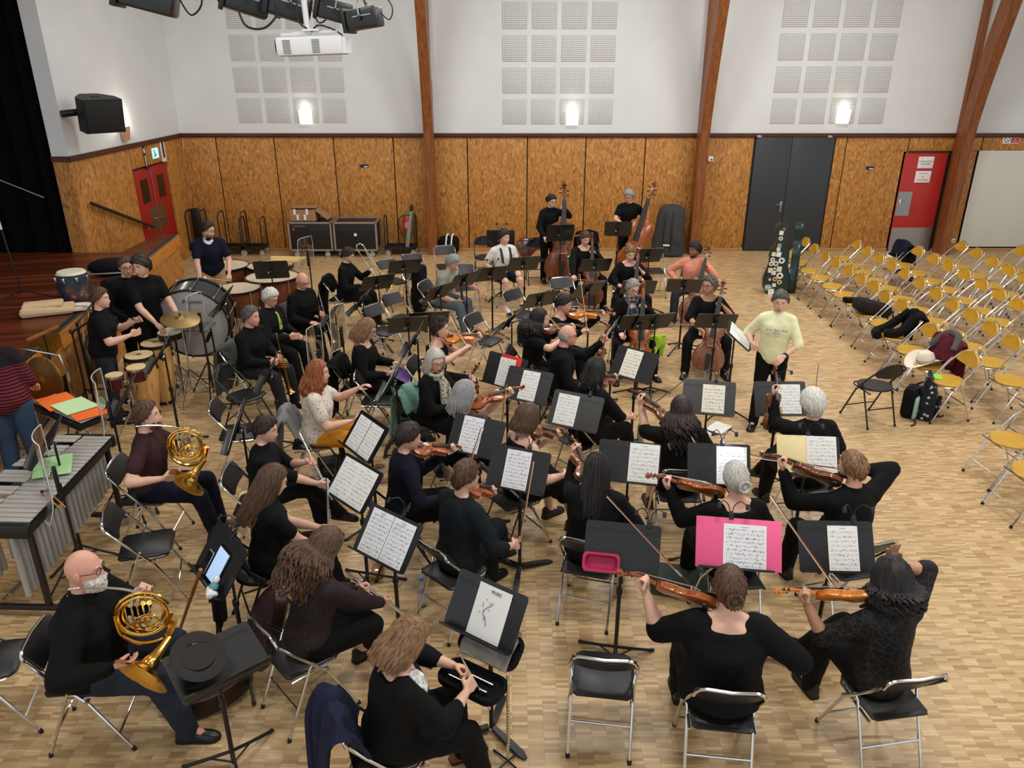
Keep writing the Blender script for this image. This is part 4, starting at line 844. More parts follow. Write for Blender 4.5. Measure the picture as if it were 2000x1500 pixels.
# ------------------------------------------------------------------ percussion
HEADM = mat('calf-coloured drum skin', (198, 180, 152), .55, var=.05, vs=4); WHEAD = mat('white drum skin', (206, 206, 204), .5, var=.02, vs=3)
KETTLE = wood('brown kettle', (78, 38, 20), (108, 56, 30), (134, 76, 44), (1, 1, 1), 3, .28, .5)
def timpani(px, py, r, label, z=.88):
    p = un(px, py, z); t_ = thing('kettledrum', label, 'drum', M.Translation((p.x, p.y, 0)), 'kettledrums')
    MB().lathe([(r * .18, z - r * 1.35), (r * .55, z - r * 1.22), (r * .82, z - r * .9), (r * .95, z - r * .45), (r * .98, z - .05), (r * .98, z - .01)], 32).obj('kettle', KETTLE, t_)
    MB().lathe([(r, z + .002), (r * .5, z + .003), (.01, z + .003)], 32).obj('drum_skin', HEADM, t_)
    MB().lathe([(r * .985, z - .03), (r * 1.03, z - .03), (r * 1.03, z + .008), (r * .985, z + .010)], 32, cap=False).obj('hoop', mat('dark hoop', (44, 40, 38), .35, .6), t_)
    for k in range(6):
        a = R(60 * k + 20); c, s = math.cos(a), math.sin(a)
        MB().cyl((c * r * 1.02, s * r * 1.02, z - .2), (c * r * 1.02, s * r * 1.02, z + .01), .008, seg=6).cyl((c * r * 1.02 - s * .03, s * r * 1.02 + c * .03, z + .014), (c * r * 1.02 + s * .03, s * r * 1.02 - c * .03, z + .014), .005, seg=6).obj('tuning_lug', CHROME, t_)
    for k in range(3):
        a = R(120 * k + 40); c, s = math.cos(a), math.sin(a)
        l = MB().tube([(c * r * .99, s * r * .99, z - .12), (c * r * 1.05, s * r * 1.05, z - .35), (c * r * .75, s * r * .75, .14), (c * r * .85, s * r * .85, .05)], [.018, .022, .02, .016], 7).obj('strut', mat('brass-brown strut', (96, 72, 48), .35, .5), t_)
        MB().lathe([(.02, -.02), (.035, -.014), (.035, .014), (.02, .02)], 10, M.Translation((c * r * .85, s * r * .85, .035)) @ M.Rotation(R(90), 4, 'X')).obj('caster', RUBBER, l)
    MB().box((0, -r * .5, .06), (.12, r * .7, .03), b=.008).obj('pedal', BLACKM, t_); return t_
timpani(437, 519, .40, 'large kettledrum against the timpanist'); timpani(528, 518, .37, 'kettledrum behind the black stand at the back'); timpani(532, 540, .41, 'large kettledrum with a pale skin behind the bald trumpeter', .86); timpani(463, 563, .34, 'small kettledrum behind the bass drum', .84)
# bass drum on its cradle
p = un(384, 622, .80); BD = at((p.x, p.y, .82), -6) @ M.Rotation(R(6), 4, 'X'); t_ = thing('bass_drum', 'large concert bass drum with white skin lettered Premier', 'drum', BD)
FX = M.Rotation(R(90), 4, 'X'); rb = .475
MB().lathe([(rb * .985, -.22), (rb * .985, .22)], 40, FX, cap=False).obj('shell', mat('black drum wrap', (26, 24, 24), .25), t_)
for s, nm in ((1, 'drum_skin'), (-1, 'drum_skin')): MB().lathe([(rb * .985, .215 * s), (rb * .6, .222 * s), (.01, .224 * s)], 40, FX).obj(nm, WHEAD, t_)
for s in (1, -1):
    MB().lathe([(rb * .97, .19 * s), (rb * 1.02, .19 * s), (rb * 1.02, .235 * s), (rb * .975, .238 * s)], 40, FX, cap=False).obj('hoop', BLACKM, t_)
    for k in range(10):
        a = R(36 * k + 10); MB().box((rb * 1.025 * math.cos(a), -.215 * s, rb * 1.025 * math.sin(a)), (.028, .05, .04), b=.006).obj('claw', CHROME, t_)
for k in range(10): a = R(36 * k + 10); MB().cyl((rb * 1.02 * math.cos(a), -.2, rb * 1.02 * math.sin(a)), (rb * 1.02 * math.cos(a), .2, rb * 1.02 * math.sin(a)), .006, seg=6).obj('tension_rod', CHROME, t_)
textmesh('lettering', 'Premier', .085, BLK, t_, M.Translation((.06, -.228, .31)) @ FR, shear=.25)
for x, z, a in ((-.27, .06, 55), (.18, -.20, 60)): MB().box((0, 0, 0), (.17, .006, .045), T=M.Translation((x, -.228, z)) @ M.Rotation(-R(a), 4, 'Y')).obj('damping_tape', BLK, t_, smooth=False)
for s in (-1, 1): MB().tube([(s * .5, -.25, -.80), (s * .52, 0, -.80), (s * .52, .25, -.80)], .014, 7).tube([(s * .52, 0, -.80), (s * .50, 0, -.02)], .014, 7).obj('cradle', CHROME, t_)
MB().tube(arc((0, 0, -.05), .54, 180, 360, 14, 'xz'), .012, 7).obj('cradle_hoop', CHROME, t_)
# congas, bongos
def conga(px, py, r, z, label):
    p = un(px, py, z); t_ = thing('conga_drum', label, 'drum', M.Translation((p.x, p.y, 0)), 'congas')
    MB().lathe([(r * .72, .03), (r * .80, .15), (r * 1.04, z * .52), (r * 1.1, z * .68), (r * 1.02, z * .88), (r * .97, z - .02)], 28).obj('shell', CONGAWOOD, t_)
    MB().lathe([(r * .73, .0), (r * .75, .04), (r * .72, .045)], 24, cap=False).obj('base_ring', RUBBER, t_)
    MB().lathe([(r * 1.0, z - .045), (r * 1.09, z - .04), (r * 1.08, z - .004), (r, z - .002)], 28, cap=False).obj('hoop', BLACKM, t_)
    MB().lathe([(r * 1.03, z - .02), (r * .98, z + .004), (r * .5, z + .007), (.01, z + .008)], 28).obj('drum_skin', mat('natural drum skin', (216, 190, 140), .55, var=.06, vs=12), t_)
    MB().lathe([(.03, z + .009), (.001, z + .0095)], 12).obj('printed_mark', mat('skin print', (110, 86, 56), .6), t_)
    for k in range(6):
        a = R(60 * k + 15); c, s = math.cos(a), math.sin(a); MB().tube([(c * r * 1.07, s * r * 1.07, z - .02), (c * r * 1.1, s * r * 1.1, z - .16)], .006, 6).box((c * r * 1.09, s * r * 1.09, z - .17), (.03, .03, .04), b=.005).obj('tuning_lug', BLACKM, t_)
    for k in range(3):
        a = R(120 * k + 30); c, s = math.cos(a), math.sin(a); MB().tube([(c * r * 1.1, s * r * 1.1, z * .6), (c * r * 1.25, s * r * 1.25, z * .45), (c * r * 1.35, s * r * 1.35, .01)], .009, 6).obj('stand_leg', CHROME, t_)
    return t_
conga(302, 669, .165, .80, 'wooden conga nearer the bass drum'); conga(271, 693, .160, .78, 'wooden conga beside the bongos')
p = un(248, 728, .82); t_ = thing('bongo_drums', 'pair of dark red bongo drums on a chrome stand', 'bongos', at((p.x, p.y, 0), 20))
for (x, y), r, z in (((.04, .10), .105, .86), ((-.05, -.13), .09, .84)):
    b = MB().lathe([(r * .85, z - .16), (r * .97, z - .04), (r, z - .01)], 22, M.Translation((x, y, 0))).obj('shell', mat('dark red lacquer', (78, 16, 24), .25), t_)
    MB().lathe([(r * 1.06, z - .03), (r, z + .003), (.01, z + .006)], 22, M.Translation((x, y, 0))).obj('drum_skin', MATS['natural drum skin'], b)
    MB().lathe([(r * 1.02, z - .035), (r * 1.08, z - .03), (r * 1.07, z - .005)], 22, M.Translation((x, y, 0)), cap=False).obj('hoop', CHROME, b)
    for k in range(5): a = R(72 * k); MB().cyl((x + r * 1.05 * math.cos(a), y + r * 1.05 * math.sin(a), z - .16), (x + r * 1.05 * math.cos(a), y + r * 1.05 * math.sin(a), z - .02), .005, seg=6).obj('tuning_lug', CHROME, b)
MB().cyl((0, -.01, .25), (0, -.01, .74), .014).cyl((0, -.13, .74), (.02, .1, .74), .014).obj('stand_post', CHROME, t_)
for k in range(3): a = R(120 * k); MB().tube([(0, -.01, .42), (.26 * math.cos(a), -.01 + .26 * math.sin(a), .012)], .009, 6).obj('stand_leg', CHROME, t_)
# snare drum, suspended cymbal
def tripod(t_, z, m_=None, r=.30, x=0, y=0):
    m_ = m_ or CHROME
    MB().cyl((x, y, .18), (x, y, z), .011, seg=8).obj('stand_post', m_, t_)
    for k in range(3): a = R(120 * k + 25); MB().tube([(x, y, .45), (x + r * math.cos(a), y + r * math.sin(a), .015)], .009, 6).tube([(x, y, .2), (x + r * .6 * math.cos(a), y + r * .6 * math.sin(a), .19)], .006, 6).ell((x + r * math.cos(a), y + r * math.sin(a), .015), (.018, .018, .014), 8).obj('stand_leg', m_, t_)
p = un(338, 641, .92); t_ = thing('snare_drum', 'small black snare drum with white skin before the bass drum', 'drum', M.Translation((p.x, p.y, 0)) @ M.Rotation(R(6), 4, 'X'))
MB().lathe([(.15, .84), (.15, .91)], 26).obj('shell', BLACKM, t_); MB().lathe([(.15, .912), (.01, .915)], 26).obj('drum_skin', mat('cream drum skin', (228, 222, 200), .5), t_); MB().lathe([(.150, .89), (.160, .892), (.160, .918), (.15, .92)], 26, cap=False).obj('hoop', BLACKM, t_)
for k in range(8): a = R(45 * k); MB().cyl((.16 * math.cos(a), .16 * math.sin(a), .84), (.16 * math.cos(a), .16 * math.sin(a), .915), .005, seg=6).obj('tuning_lug', CHROME, t_)
tripod(t_, .84)
CYM = mat('cymbal bronze', (150, 124, 76), .4, .8, var=.1, vs=5)
p = un(352, 621, 1.12); t_ = thing('suspended_cymbal', 'bronze suspended cymbal tilted above the snare drum', 'cymbal', M.Translation((p.x, p.y, 0)))
MB().lathe([(.23, -.022), (.16, -.006), (.06, .006), (.045, .025), (.01, .032), (.01, .030), (.043, .022), (.06, .003), (.16, -.009), (.23, -.025)], 32, M.Translation((0, 0, 1.12)) @ M.Rotation(R(10), 4, 'Y') @ M.Rotation(R(8), 4, 'X')).obj('cymbal_disc', CYM, t_)
MB().ell((0, 0, 1.165), (.014, .014, .02), 8).obj('wing_nut', BLACKM, t_); tripod(t_, 1.16, CHROME, .34)
# hanging tam-tam and big cymbal on the percussion side
p = un(88, 745, .85); t_ = thing('bronze_gong', 'large bronze gong hanging beside the striped sweater', 'gong', at((p.x, p.y, 0), 22))
MB().lathe([(.27, -.03), (.275, 0), (.24, .006), (.08, .012), (.06, .03), (.01, .035), (.01, .031), (.06, .025), (.24, .002), (.265, -.03)], 34, M.Translation((0, -.02, .85)) @ M.Rotation(R(82), 4, 'X')).obj('gong_disc', mat('aged bronze', (122, 92, 50), .42, .85, var=.15, vs=4), t_)
MB().tube([(-.33, .03, .02), (-.33, .03, 1.0), (-.28, .03, 1.18), (.28, .03, 1.18), (.33, .03, 1.0), (.33, .03, .02)], .013, 7).obj('gong_frame', CHROME, t_)
for s in (-1, 1): MB().tube([(s * .12, -.01, 1.10), (s * .13, .03, 1.18)], .004, 5).obj('cord', BLACKM, t_); MB().cyl((s * .33, -.22, .015), (s * .33, .25, .015), .013, seg=7).obj('stand_foot', CHROME, t_)
p = un(180, 700, .62); t_ = thing('tam_tam', 'dark bronze gong turned edge-on behind the short-haired woman', 'gong', at((p.x, p.y, 0), 75))
MB().lathe([(.32, -.07), (.325, -.06), (.32, .0), (.10, .015), (.01, .02), (.01, .015), (.31, -.005), (.312, -.07)], 34, M.Translation((0, 0, .62)) @ M.Rotation(R(90), 4, 'X')).obj('gong_disc', mat('dark bronze', (86, 74, 52), .35, .85, var=.12, vs=4), t_)
MB().tube([(-.4, .03, .06), (-.4, .03, 1.2), (.4, .03, 1.2), (.4, .03, .06)], .016, 8).obj('gong_frame', BLACKM, t_)
for s in (-1, 1): MB().tube([(s * .15, 0, .9), (s * .16, .03, 1.2)], .004, 5).obj('cord', PAPER, t_); MB().cyl((s * .4, -.25, .055), (s * .4, .28, .055), .015, seg=7).lathe([(.03, -.015), (.035, 0), (.03, .015)], 10, M.Translation((s * .4, -.25, .035)) @ M.Rotation(R(90), 4, 'Y')).obj('stand_foot', BLACKM, t_)
# bar chimes hanging at the stage front
pa, pb = un(54, 668, 1.12), un(114, 641, 1.12); L = (pb - pa).length; t_ = thing('bar_chimes', 'row of golden bar chimes hanging before the stage front', 'chimes', frame(pa, pb - pa, (0, 0, 1)))
MB().box((0, L / 2, .02), (.03, L, .035), b=.004).obj('bar', wood('chime bar', (120, 70, 30), (150, 94, 44), (176, 120, 66), (1, 1, 1), 6), t_)
chm = mat('gold chimes', (206, 164, 72), .25, 1.0)
for i in range(26): MB().cyl((0, .02 + (L - .04) * i / 25, -.02), (0, .02 + (L - .04) * i / 25, -.20 - .009 * (i if i < 13 else 26 - i)), .0055, seg=6).obj('chime', chm, t_)
MB().cyl((0, L / 2, .0), (0, L / 2, .02 - 1.12), .012).obj('stand_post', BLACKM, t_)
for k in range(3): a = R(120 * k); MB().tube([(0, L / 2, -.85), (.26 * math.cos(a), L / 2 + .26 * math.sin(a), -1.105)], .009, 6).obj('stand_leg', BLACKM, t_)
p = un(140, 648, 1.15); t_ = thing('boom_stand', 'black boom stand leaning along the stage front', 'stand', M.Translation((p.x, p.y, 0)))
tripod(t_, 1.15, BLACKM, .3); MB().tube([(0, 0, 1.15), (.25, .35, 1.28)], .014, 7).ell((0, 0, 1.15), (.03, .03, .03), 10).obj('boom_arm', BLACKM, t_)
# vibraphone
va, vb = un(10, 990, .86), un(165, 862, .86); d = (vb - va); L = 1.42
t_ = thing('vibraphone', 'vibraphone with grey metal bars and resonator tubes', 'vibraphone', frame((vb.x, vb.y, 0), (va - vb), (0, 0, 1)) @ M.Translation((0, -.06, 0)))
MB().box((0, -.02, .83), (.46, .06, .12), b=.02).obj('end_block', BLACKM, t_); MB().box((0, L + .02, .83), (.74, .06, .12), b=.02).obj('end_block', BLACKM, t_)
BARM = mat('vibraphone bars', (184, 180, 174), .4, .25)
for s, off in ((-1, 0), (1, 1)):
    MB().loft([[(s * .20 - .02, 0, .80), (s * .20 + .02, 0, .80), (s * .20 + .02, 0, .86), (s * .20 - .02, 0, .86)], [(s * .34 - .02, L, .80), (s * .34 + .02, L, .80), (s * .34 + .02, L, .86), (s * .34 - .02, L, .86)]]).obj('side_rail', BLACKM, t_, ang=20)
for i in range(22):
    f = i / 21; y = .04 + (L - .08) * f; ln = .25 + .14 * f
    MB().box((-.10 - .05 * f, y, .885), (ln, (L - .08) / 21 * .84, .014), b=.003).obj('bar', BARM, t_)
    if i % 7 not in (2, 6): MB().box((.14 + .055 * f, y + .03, .905), (ln * .9, (L - .08) / 21 * .84, .014), b=.003).obj('bar', BARM, t_)
    MB().cyl((-.16, y, .80), (-.16, y, .42 - .22 * f), .023, seg=10).obj('resonator', mat('resonator', (176, 176, 174), .4, .3), t_)
    if i % 7 not in (2, 6): MB().cyl((.16, y + .03, .80), (.16, y + .03, .45 - .22 * f), .023, seg=10).obj('resonator', MATS['resonator'], t_)
for y, hw_ in ((.05, .22), (L - .05, .36)):
    for s in (-1, 1):
        l = MB().box((s * hw_ * .82, y, .44), (.045, .035, .76), b=.006).obj('leg', BLACKM, t_)
        MB().lathe([(.02, -.02), (.045, -.014), (.045, .014), (.02, .02)], 12, M.Translation((s * hw_ * 1.1, y, .045)) @ M.Rotation(R(90), 4, 'X')).obj('caster', GREY, l)
    MB().box((0, y, .085), (hw_ * 2.3, .04, .04), b=.006).obj('foot_rail', BLACKM, t_)
MB().cyl((0, .05, .2), (0, L - .05, .2), .012).cyl((.1, .05, .12), (.1, L - .05, .12), .009).obj('pedal_rod', STEEL, t_)
VT = t_.matrix_basis
o = tag(MB().sheet([[(.14 * i - .14, .19 * j - .19, .002 * (i * j)) for i in range(3)] for j in range(3)], .001).obj('paper_sheet', mat('pale green paper', (176, 226, 158), .7)), 'pale green paper lying on the vibraphone bars', 'paper'); o.matrix_basis = VT @ M.Translation((-.06, .62, .918)) @ M.Rotation(R(28), 4, 'Z')
for k in range(2): o = tag(MB().cyl((0, 0, 0), (0, .36, 0), .0045, seg=6).obj('mallet', mat('orange mallet stick', (206, 138, 70), .4)), 'orange vibraphone mallet with a black head on the bars', 'mallet', 'vibraphone mallets'); o.matrix_basis = VT @ M.Translation((-.26 + .03 * k, 1.02 + .02 * k, .902 + .02)) @ M.Rotation(R(50), 4, 'Z'); MB().ell((0, 0, 0), (.016, .022, .016), 8).obj('mallet_head', BLACKM, o)
# glockenspiel with coloured papers
p = un(140, 795, .84); G = at((p.x, p.y, 0), 118); t_ = thing('glockenspiel', 'glockenspiel under orange and green papers on a folding stand', 'glockenspiel', G)
MB().loft([[(-.14, -.45, .78), (.14, -.45, .78), (.14, -.45, .83), (-.14, -.45, .83)], [(-.24, .45, .78), (.24, .45, .78), (.24, .45, .83), (-.24, .45, .83)]]).obj('frame', BLACKM, t_, ang=20)
for i in range(20): f = i / 19; MB().box((0, -.42 + .84 * f, .845), (.24 + .16 * f, .034, .012), b=.003).obj('bar', BARM, t_)
for s in (-1, 1): MB().tube([(s * .2, -.3, .02), (-s * .12, .0, .5), (s * .16, .3, .78)], .010, 6).tube([(s * .2, .3, .02), (-s * .12, 0, .5), (s * .16, -.3, .78)], .010, 6).obj('folding_leg', CHROME, t_)
for x, y, w_, h_, c, lb in ((0, -.2, .30, .42, (240, 110, 34), 'orange card lying nearer the vibraphone'), (.03, .30, .30, .3, (240, 110, 34), 'orange card lying at the far end of the glockenspiel')):
    o = tag(MB().sheet([[(w_ * (i / 2 - .5), h_ * (j / 2 - .5), .003 * i) for i in range(3)] for j in range(3)], .002).obj('paper_sheet', mat('orange card', c, .6)), lb, 'paper'); o.matrix_basis = G @ M.Translation((x, y, .858)) @ M.Rotation(R(-14), 4, 'Z')
o = tag(MB().sheet([[(.30 * (i / 2 - .5), .36 * (j / 2 - .5), .003 * i) for i in range(3)] for j in range(3)], .008).obj('paper_sheet', mat('mint paper', (196, 228, 172), .7)), 'mint green paper pad between the orange cards', 'paper'); o.matrix_basis = G @ M.Translation((.01, .07, .874)) @ M.Rotation(R(-10), 4, 'Z')
# wooden accessories beside the snare
p = un(374, 630, .92); t_ = thing('percussion_table', 'small percussion table with wooden blocks before the bass drum', 'table', M.Translation((p.x, p.y, 0)))
MB().box((0, 0, .86), (.5, .34, .02), b=.006).obj('table_top', mat('grey felt', (96, 98, 100), .9), t_)
for x in (-.2, .2):
    for y in (-.13, .13): MB().cyl((x, y, 0), (x * .9, y, .85), .012).obj('leg', BLACKM, t_)
o = tag(MB().lathe([(.07, 0), (.10, .05), (.105, .14), (.08, .17), (.07, .165), (.09, .13), (.06, .02)], 20).obj('wooden_basket', wood('blond wood', (176, 118, 52), (206, 148, 78), (222, 174, 108), (1, 1, 3), 6), None, (p.x, p.y, .87)), 'turned blond wood basket on the percussion table', 'basket')
o = tag(MB().tube(arc((0, 0, .12), .045, 0, 350, 14, 'xz'), .012, 7).tube([(0, 0, .07), (-.01, 0, 0)], .014, 7).obj('castanet_handle', MATS['blond wood'], None, (p.x - .16, p.y + .06, .885)), 'blond wooden handle castanet standing beside the basket', 'castanet')
# log drum behind the stand at the kettledrums
p = un(560, 507, 1.0); t_ = thing('wood_chimes', 'long pale wooden blocks on a stand behind the kettledrums', 'wood block', at((p.x, p.y, 0), 95))
for i in range(4): MB().box((-.12 + .075 * i, 0, 1.0), (.05, .62 - .05 * i, .045), b=.008).obj('wood_block', mat('pale wood block', (222, 190, 118), .45, var=.05), t_)
MB().box((0, 0, .96), (.34, .05, .03)).obj('carrier', BLACKM, t_, smooth=False); tripod(t_, .96, BLACKM)
# clear acrylic shields on stands
def shield(px, py, az, h, label, w_=.42, hh=.62, sc=1.0):
    p = un(px, py, h); t_ = thing('acrylic_shield', label, 'shield', at((p.x, p.y, 0), az), 'clear acoustic shields'); g = []
    for j in range(9):
        v = -1 + 2 * j / 8; hw_ = w_ / 2 * (1 - .10 * max(0, abs(v) - .6) / .4); g.append([(hw_ * (-1 + i / 4), -.05 * (1 - (-1 + i / 4) ** 2) + .10 * max(0, -v - .2) ** 2 * -1, h + hh / 2 * v) for i in range(9)])
    pn = MB().sheet(g, .005).obj('panel', ACRYL, t_)
    rim = [g[0][i] for i in range(9)] + [g[j][8] for j in range(1, 9)] + [g[8][i] for i in range(7, -1, -1)] + [g[j][0] for j in range(7, 0, -1)]
    MB().tube([(x, y - .002, z) for x, y, z in rim], .004, 5, closed=True).obj('polished_rim', mat('acrylic edge', (206, 210, 210), .15), pn)
    MB().box((0, .03, h - .08), (.045, .03, .26), b=.006).obj('clamp', BLACKM, t_); MB().ell((0, .0, h), (.02, .012, .02), 10).obj('knob', CHROME, t_)
    tripod(t_, h - .1, BLACKM, .28, 0, .045)
shield(205, 795, 70, 1.12, 'clear acrylic shield before the horn player in maroon'); shield(98, 925, 62, 1.12, 'clear acrylic shield beside the vibraphone', .44, .66)
shield(662, 645, 108, .98, 'clear acrylic shield before the bald trumpet player', .36, .6); shield(617, 690, 104, .98, 'clear acrylic shield behind the red-haired woman', .36, .6); shield(598, 495, 112, 1.12, 'clear acrylic shield before the kettledrums', .4, .5); shield(385, 618, 100, 1.05, 'clear acrylic shield in front of the bass drum', .36, .55)
# ------------------------------------------------------------------ people
def head_pt(a, p, bumps=True, off=0.0):
    "a azimuth (0 = face), p elevation, radians"
    d = V((math.sin(a) * math.cos(p), math.cos(a) * math.cos(p), math.sin(p)))
    x, y, z = d.x * .0765, d.y * .099, d.z * .118
    if z < 0:
        k = min(1, -z / .118); x *= 1 - .22 * k * k
        if y > 0: y += .034 * max(0, min(1, (k - .15) / .7)) * max(0, math.cos(a)) * (1 - .35 * max(0, k - .85) / .15)
        else: y *= 1 - .20 * k
    else: x *= 1 + .03 * math.sin(min(1, z / .118) * math.pi)
    if y > .07: y = .07 + (y - .07) * .8
    if bumps and y > .02:
        g = lambda x0, z0, sx, sz: math.exp(-((x - x0) / sx) ** 2 - ((z - z0) / sz) ** 2)
        ax = abs(x)
        y += .011 * g(0, .012, .010, .024) + .025 * g(0, -.028, .0125, .014) + .006 * (math.exp(-((ax - .028) / .022) ** 2 - ((z - .034) / .009) ** 2))
        y -= .011 * math.exp(-((ax - .031) / .016) ** 2 - ((z - .010) / .011) ** 2)
        y += .005 * math.exp(-((ax - .042) / .018) ** 2 - ((z + .022) / .02) ** 2)
        y += .007 * g(0, -.059, .020, .007) + .007 * g(0, -.073, .017, .007) - .006 * g(0, -.0662, .024, .0028) + .008 * g(0, -.1, .02, .014)
    q = V((x, y, z))
    return q + d * off if off else q
def head_template():
    na, ne = 44, 40; m = MB(); grid = []
    els = [-90 + 180 * i / ne for i in range(ne + 1)]; els = [e + 10 * math.sin(R(e * 2 + 40)) * (1 - abs(e) / 90) for e in els]
    for e in els:
        row = []
        for i in range(na):
            t_ = -1 + 2 * i / na; a = math.pi * (.5 * t_ + .5 * t_ ** 3); row.append(tuple(head_pt(a, R(max(-89.5, min(89.5, e))))))
        grid.append(row)
    m.loft(grid[0:], cap=True); nf = len(m.f); mi = []
    for f in m.f:
        c = sum((V(m.v[i]) for i in f), V()) / len(f)
        mi.append(3 if (abs(c.x) < .0235 and -.079 < c.z < -.0555 and c.y > .075 and (abs(c.x) / .0235) ** 2 + ((c.z + .067) / .0125) ** 2 < 1) else 0)
    def grow(k):
        mi.extend([k] * (len(m.f) - len(mi)))
    for s in (-1, 1):
        m.ell((s * .077, -.006, -.002), (.0095, .019, .033), 10, Rm=M.Rotation(s * R(-14), 3, 'Z')); grow(0)
        m.ell((s * .0305, .0675, .010), (.0125, .0125, .0115), 10); grow(1)
        m.ell((s * .0305, .0773, .0095), (.0055, .0035, .0055), 8); grow(2)
        m.ell((s * .0305, .0668, .0135), (.0145, .0135, .0105), 10); grow(0)
        m.tube([(s * .014, .090, .032), (s * .03, .091, .038), (s * .047, .080, .033)], [.0035, .004, .002], 6); grow(4)
    return np.array(m.v), m.f, mi
HEADV, HEADF, HEADM_ = head_template()
def hand_mb(curl, spread=1.0, thumb=1.0, tuck=0.0):
    m = MB()
    m.loft([[(x * .9, 0, z) for x, z in ((-.024, -.012), (.024, -.012), (.026, .010), (-.026, .010))], [(x, .045, z) for x, z in ((-.036, -.014), (.036, -.014), (.037, .012), (-.037, .012))], [(x, .088, z) for x, z in ((-.040, -.012), (.038, -.012), (.038, .011), (-.040, .011))], [(x, .096, z) for x, z in ((-.036, -.008), (.034, -.008), (.034, .008), (-.036, .008))]])
    m.ell((0, -.004, 0), (.027, .035, .021), 10)
    for i, (x, ln) in enumerate(((-.030, .070), (-.010, .079), (.010, .073), (.029, .056))):
        p = V((x, .088, 0)); a = 0.0; P_ = [p.copy()]
        for j, fr in enumerate((.45, .30, .25)):
            a += curl[j] * (1 + .06 * i); p = p + V((x * .12 * spread * (1 if j == 0 else .3), math.cos(R(a)) * ln * fr, -math.sin(R(a)) * ln * fr)); P_.append(p.copy())
        m.tube([P_[0] - V((0, .02, 0))] + P_ + [P_[-1] + (P_[-1] - P_[-2]) * .25], [.0095, .0098, .0092, .0085, .0078, .004], 8)
    q = [V((-.024, .022, -.006)), V((-.046, .048, -.014 - .012 * thumb)), V((-.048 + .014 * thumb, .078, -.022 - .018 * thumb)), V((-.044 + .03 * thumb, .100, -.026 - .022 * thumb))]
    m.tube([q[0] - V((-.006, .01, 0))] + q + [q[-1] + (q[-1] - q[-2]) * .2], [.012, .013, .0125, .0105, .009, .005], 8)
    return m
HANDS = {'relax': hand_mb((22, 24, 18)), 'grip': hand_mb((58, 62, 40), .4, 1.4), 'open': hand_mb((6, 8, 6), 1.8, .1)}
JOBS = []
def remesh_job(mb, vox, it=4):
    me = bpy.data.meshes.new('tmp'); me.from_pydata(mb.v, [], mb.f); o = bpy.data.objects.new('tmp', me); col.objects.link(o)
    r = o.modifiers.new('r', 'REMESH'); r.mode = 'VOXEL'; r.voxel_size = vox; r.use_smooth_shade = True
    s = o.modifiers.new('s', 'SMOOTH'); s.factor = .5; s.iterations = it
    JOBS.append(o); return o
HJ = {k: remesh_job(m, .0056, 2) for k, m in HANDS.items()}
def cap(m, p0, p1, r0, r1, seg=12):
    p0, p1 = V(p0), V(p1); d = (p1 - p0); d = d.normalized() if d.length > 1e-6 else V((0, 0, 1))
    m.tube([p0 - d * r0 * .95, p0 - d * r0 * .6, p0, p1, p1 + d * r1 * .6, p1 + d * r1 * .95], [r0 * .3, r0 * .8, r0, r1, r1 * .8, r1 * .3], seg)
TORSO = [(-.115, .10, .085, .01), (-.05, .163, .118, 0), (.03, .166, .118, 0), (.11, .148, .106, .004), (.20, .150, .110, .01), (.30, .163, .118, .014), (.375, .165, .108, .006), (.425, .128, .085, -.005), (.465, .07, .062, -.008)]
def torso(m, P0, u, xs, inf, fat, lo=-1, hi=1, drop=0.0):
    fw = u.cross(xs) * -1.0
    fw = xs.cross(u) * -1 if fw.y < 0 else fw
    rings = []
    for h, a, b, yo in TORSO:
        if h < lo or h > hi: continue
        belly = 1 + (fat - 1) * (1.25 if h < .33 else .55)
        A, B = a * belly + inf, b * (1 + (belly - 1) * 1.5) + inf
        rings.append([P0 + u * h + xs * (A * math.cos(2 * math.pi * k / 20)) + fw * (yo + B * math.sin(2 * math.pi * k / 20)) for k in range(20)])
    m.loft(rings)
def ik(S, T, pole, a, b):
    d = T - S; L = min(max(d.length, .08), (a + b) * .995); dn = d.normalized(); T = S + dn * L
    x = (a * a - b * b + L * L) / (2 * L); y = math.sqrt(max(0, a * a - x * x)); p = V(pole); p = p - dn * p.dot(dn)
    p = p.normalized() if p.length > 1e-5 else dn.orthogonal().normalized()
    return S + dn * x + p * y, T
# hair ------------------------------------------------------------------------------------------------
def hl(a, front, temple, ear, back):
    a = abs(a)
    for (a0, v0), (a1, v1) in zip(((0, front), (35, front - 3), (62, temple), (85, ear), (115, ear - 12), (140, back), (180, back)), ((35, front - 3), (62, temple), (85, ear), (115, ear - 12), (140, back), (180, back), (181, back))):
        if a0 <= a <= a1: return v0 + (v1 - v0) * (a - a0) / (a1 - a0)
    return back
def hair_cap(m, th=.014, front=40, temple=26, ear=4, back=-38, rough=.003, fr=30, seed=0, side_part=False):
    na, nr = 40, 13; rings = []
    for k in range(nr + 1):
        row = []
        for i in range(na):
            ad = -180 + 360 * i / na; h_ = hl(ad, front, temple, ear, back); f = k / nr; e = 89 - (89 - h_) * f
            t_ = th * (1.15 - .25 * f) if f < .93 else th * .6
            if k == nr: t_ = -.006
            q = head_pt(R(ad), R(e), False); n = q.normalized(); v = mnoise.noise(q * fr + V((seed, 0, 0)))
            row.append(q + n * (t_ + rough * v + (.006 * math.exp(-((ad - 20) / 40) ** 2) if side_part and f < .8 else 0)))
        rings.append(row)
    m.loft(rings, cap=True)
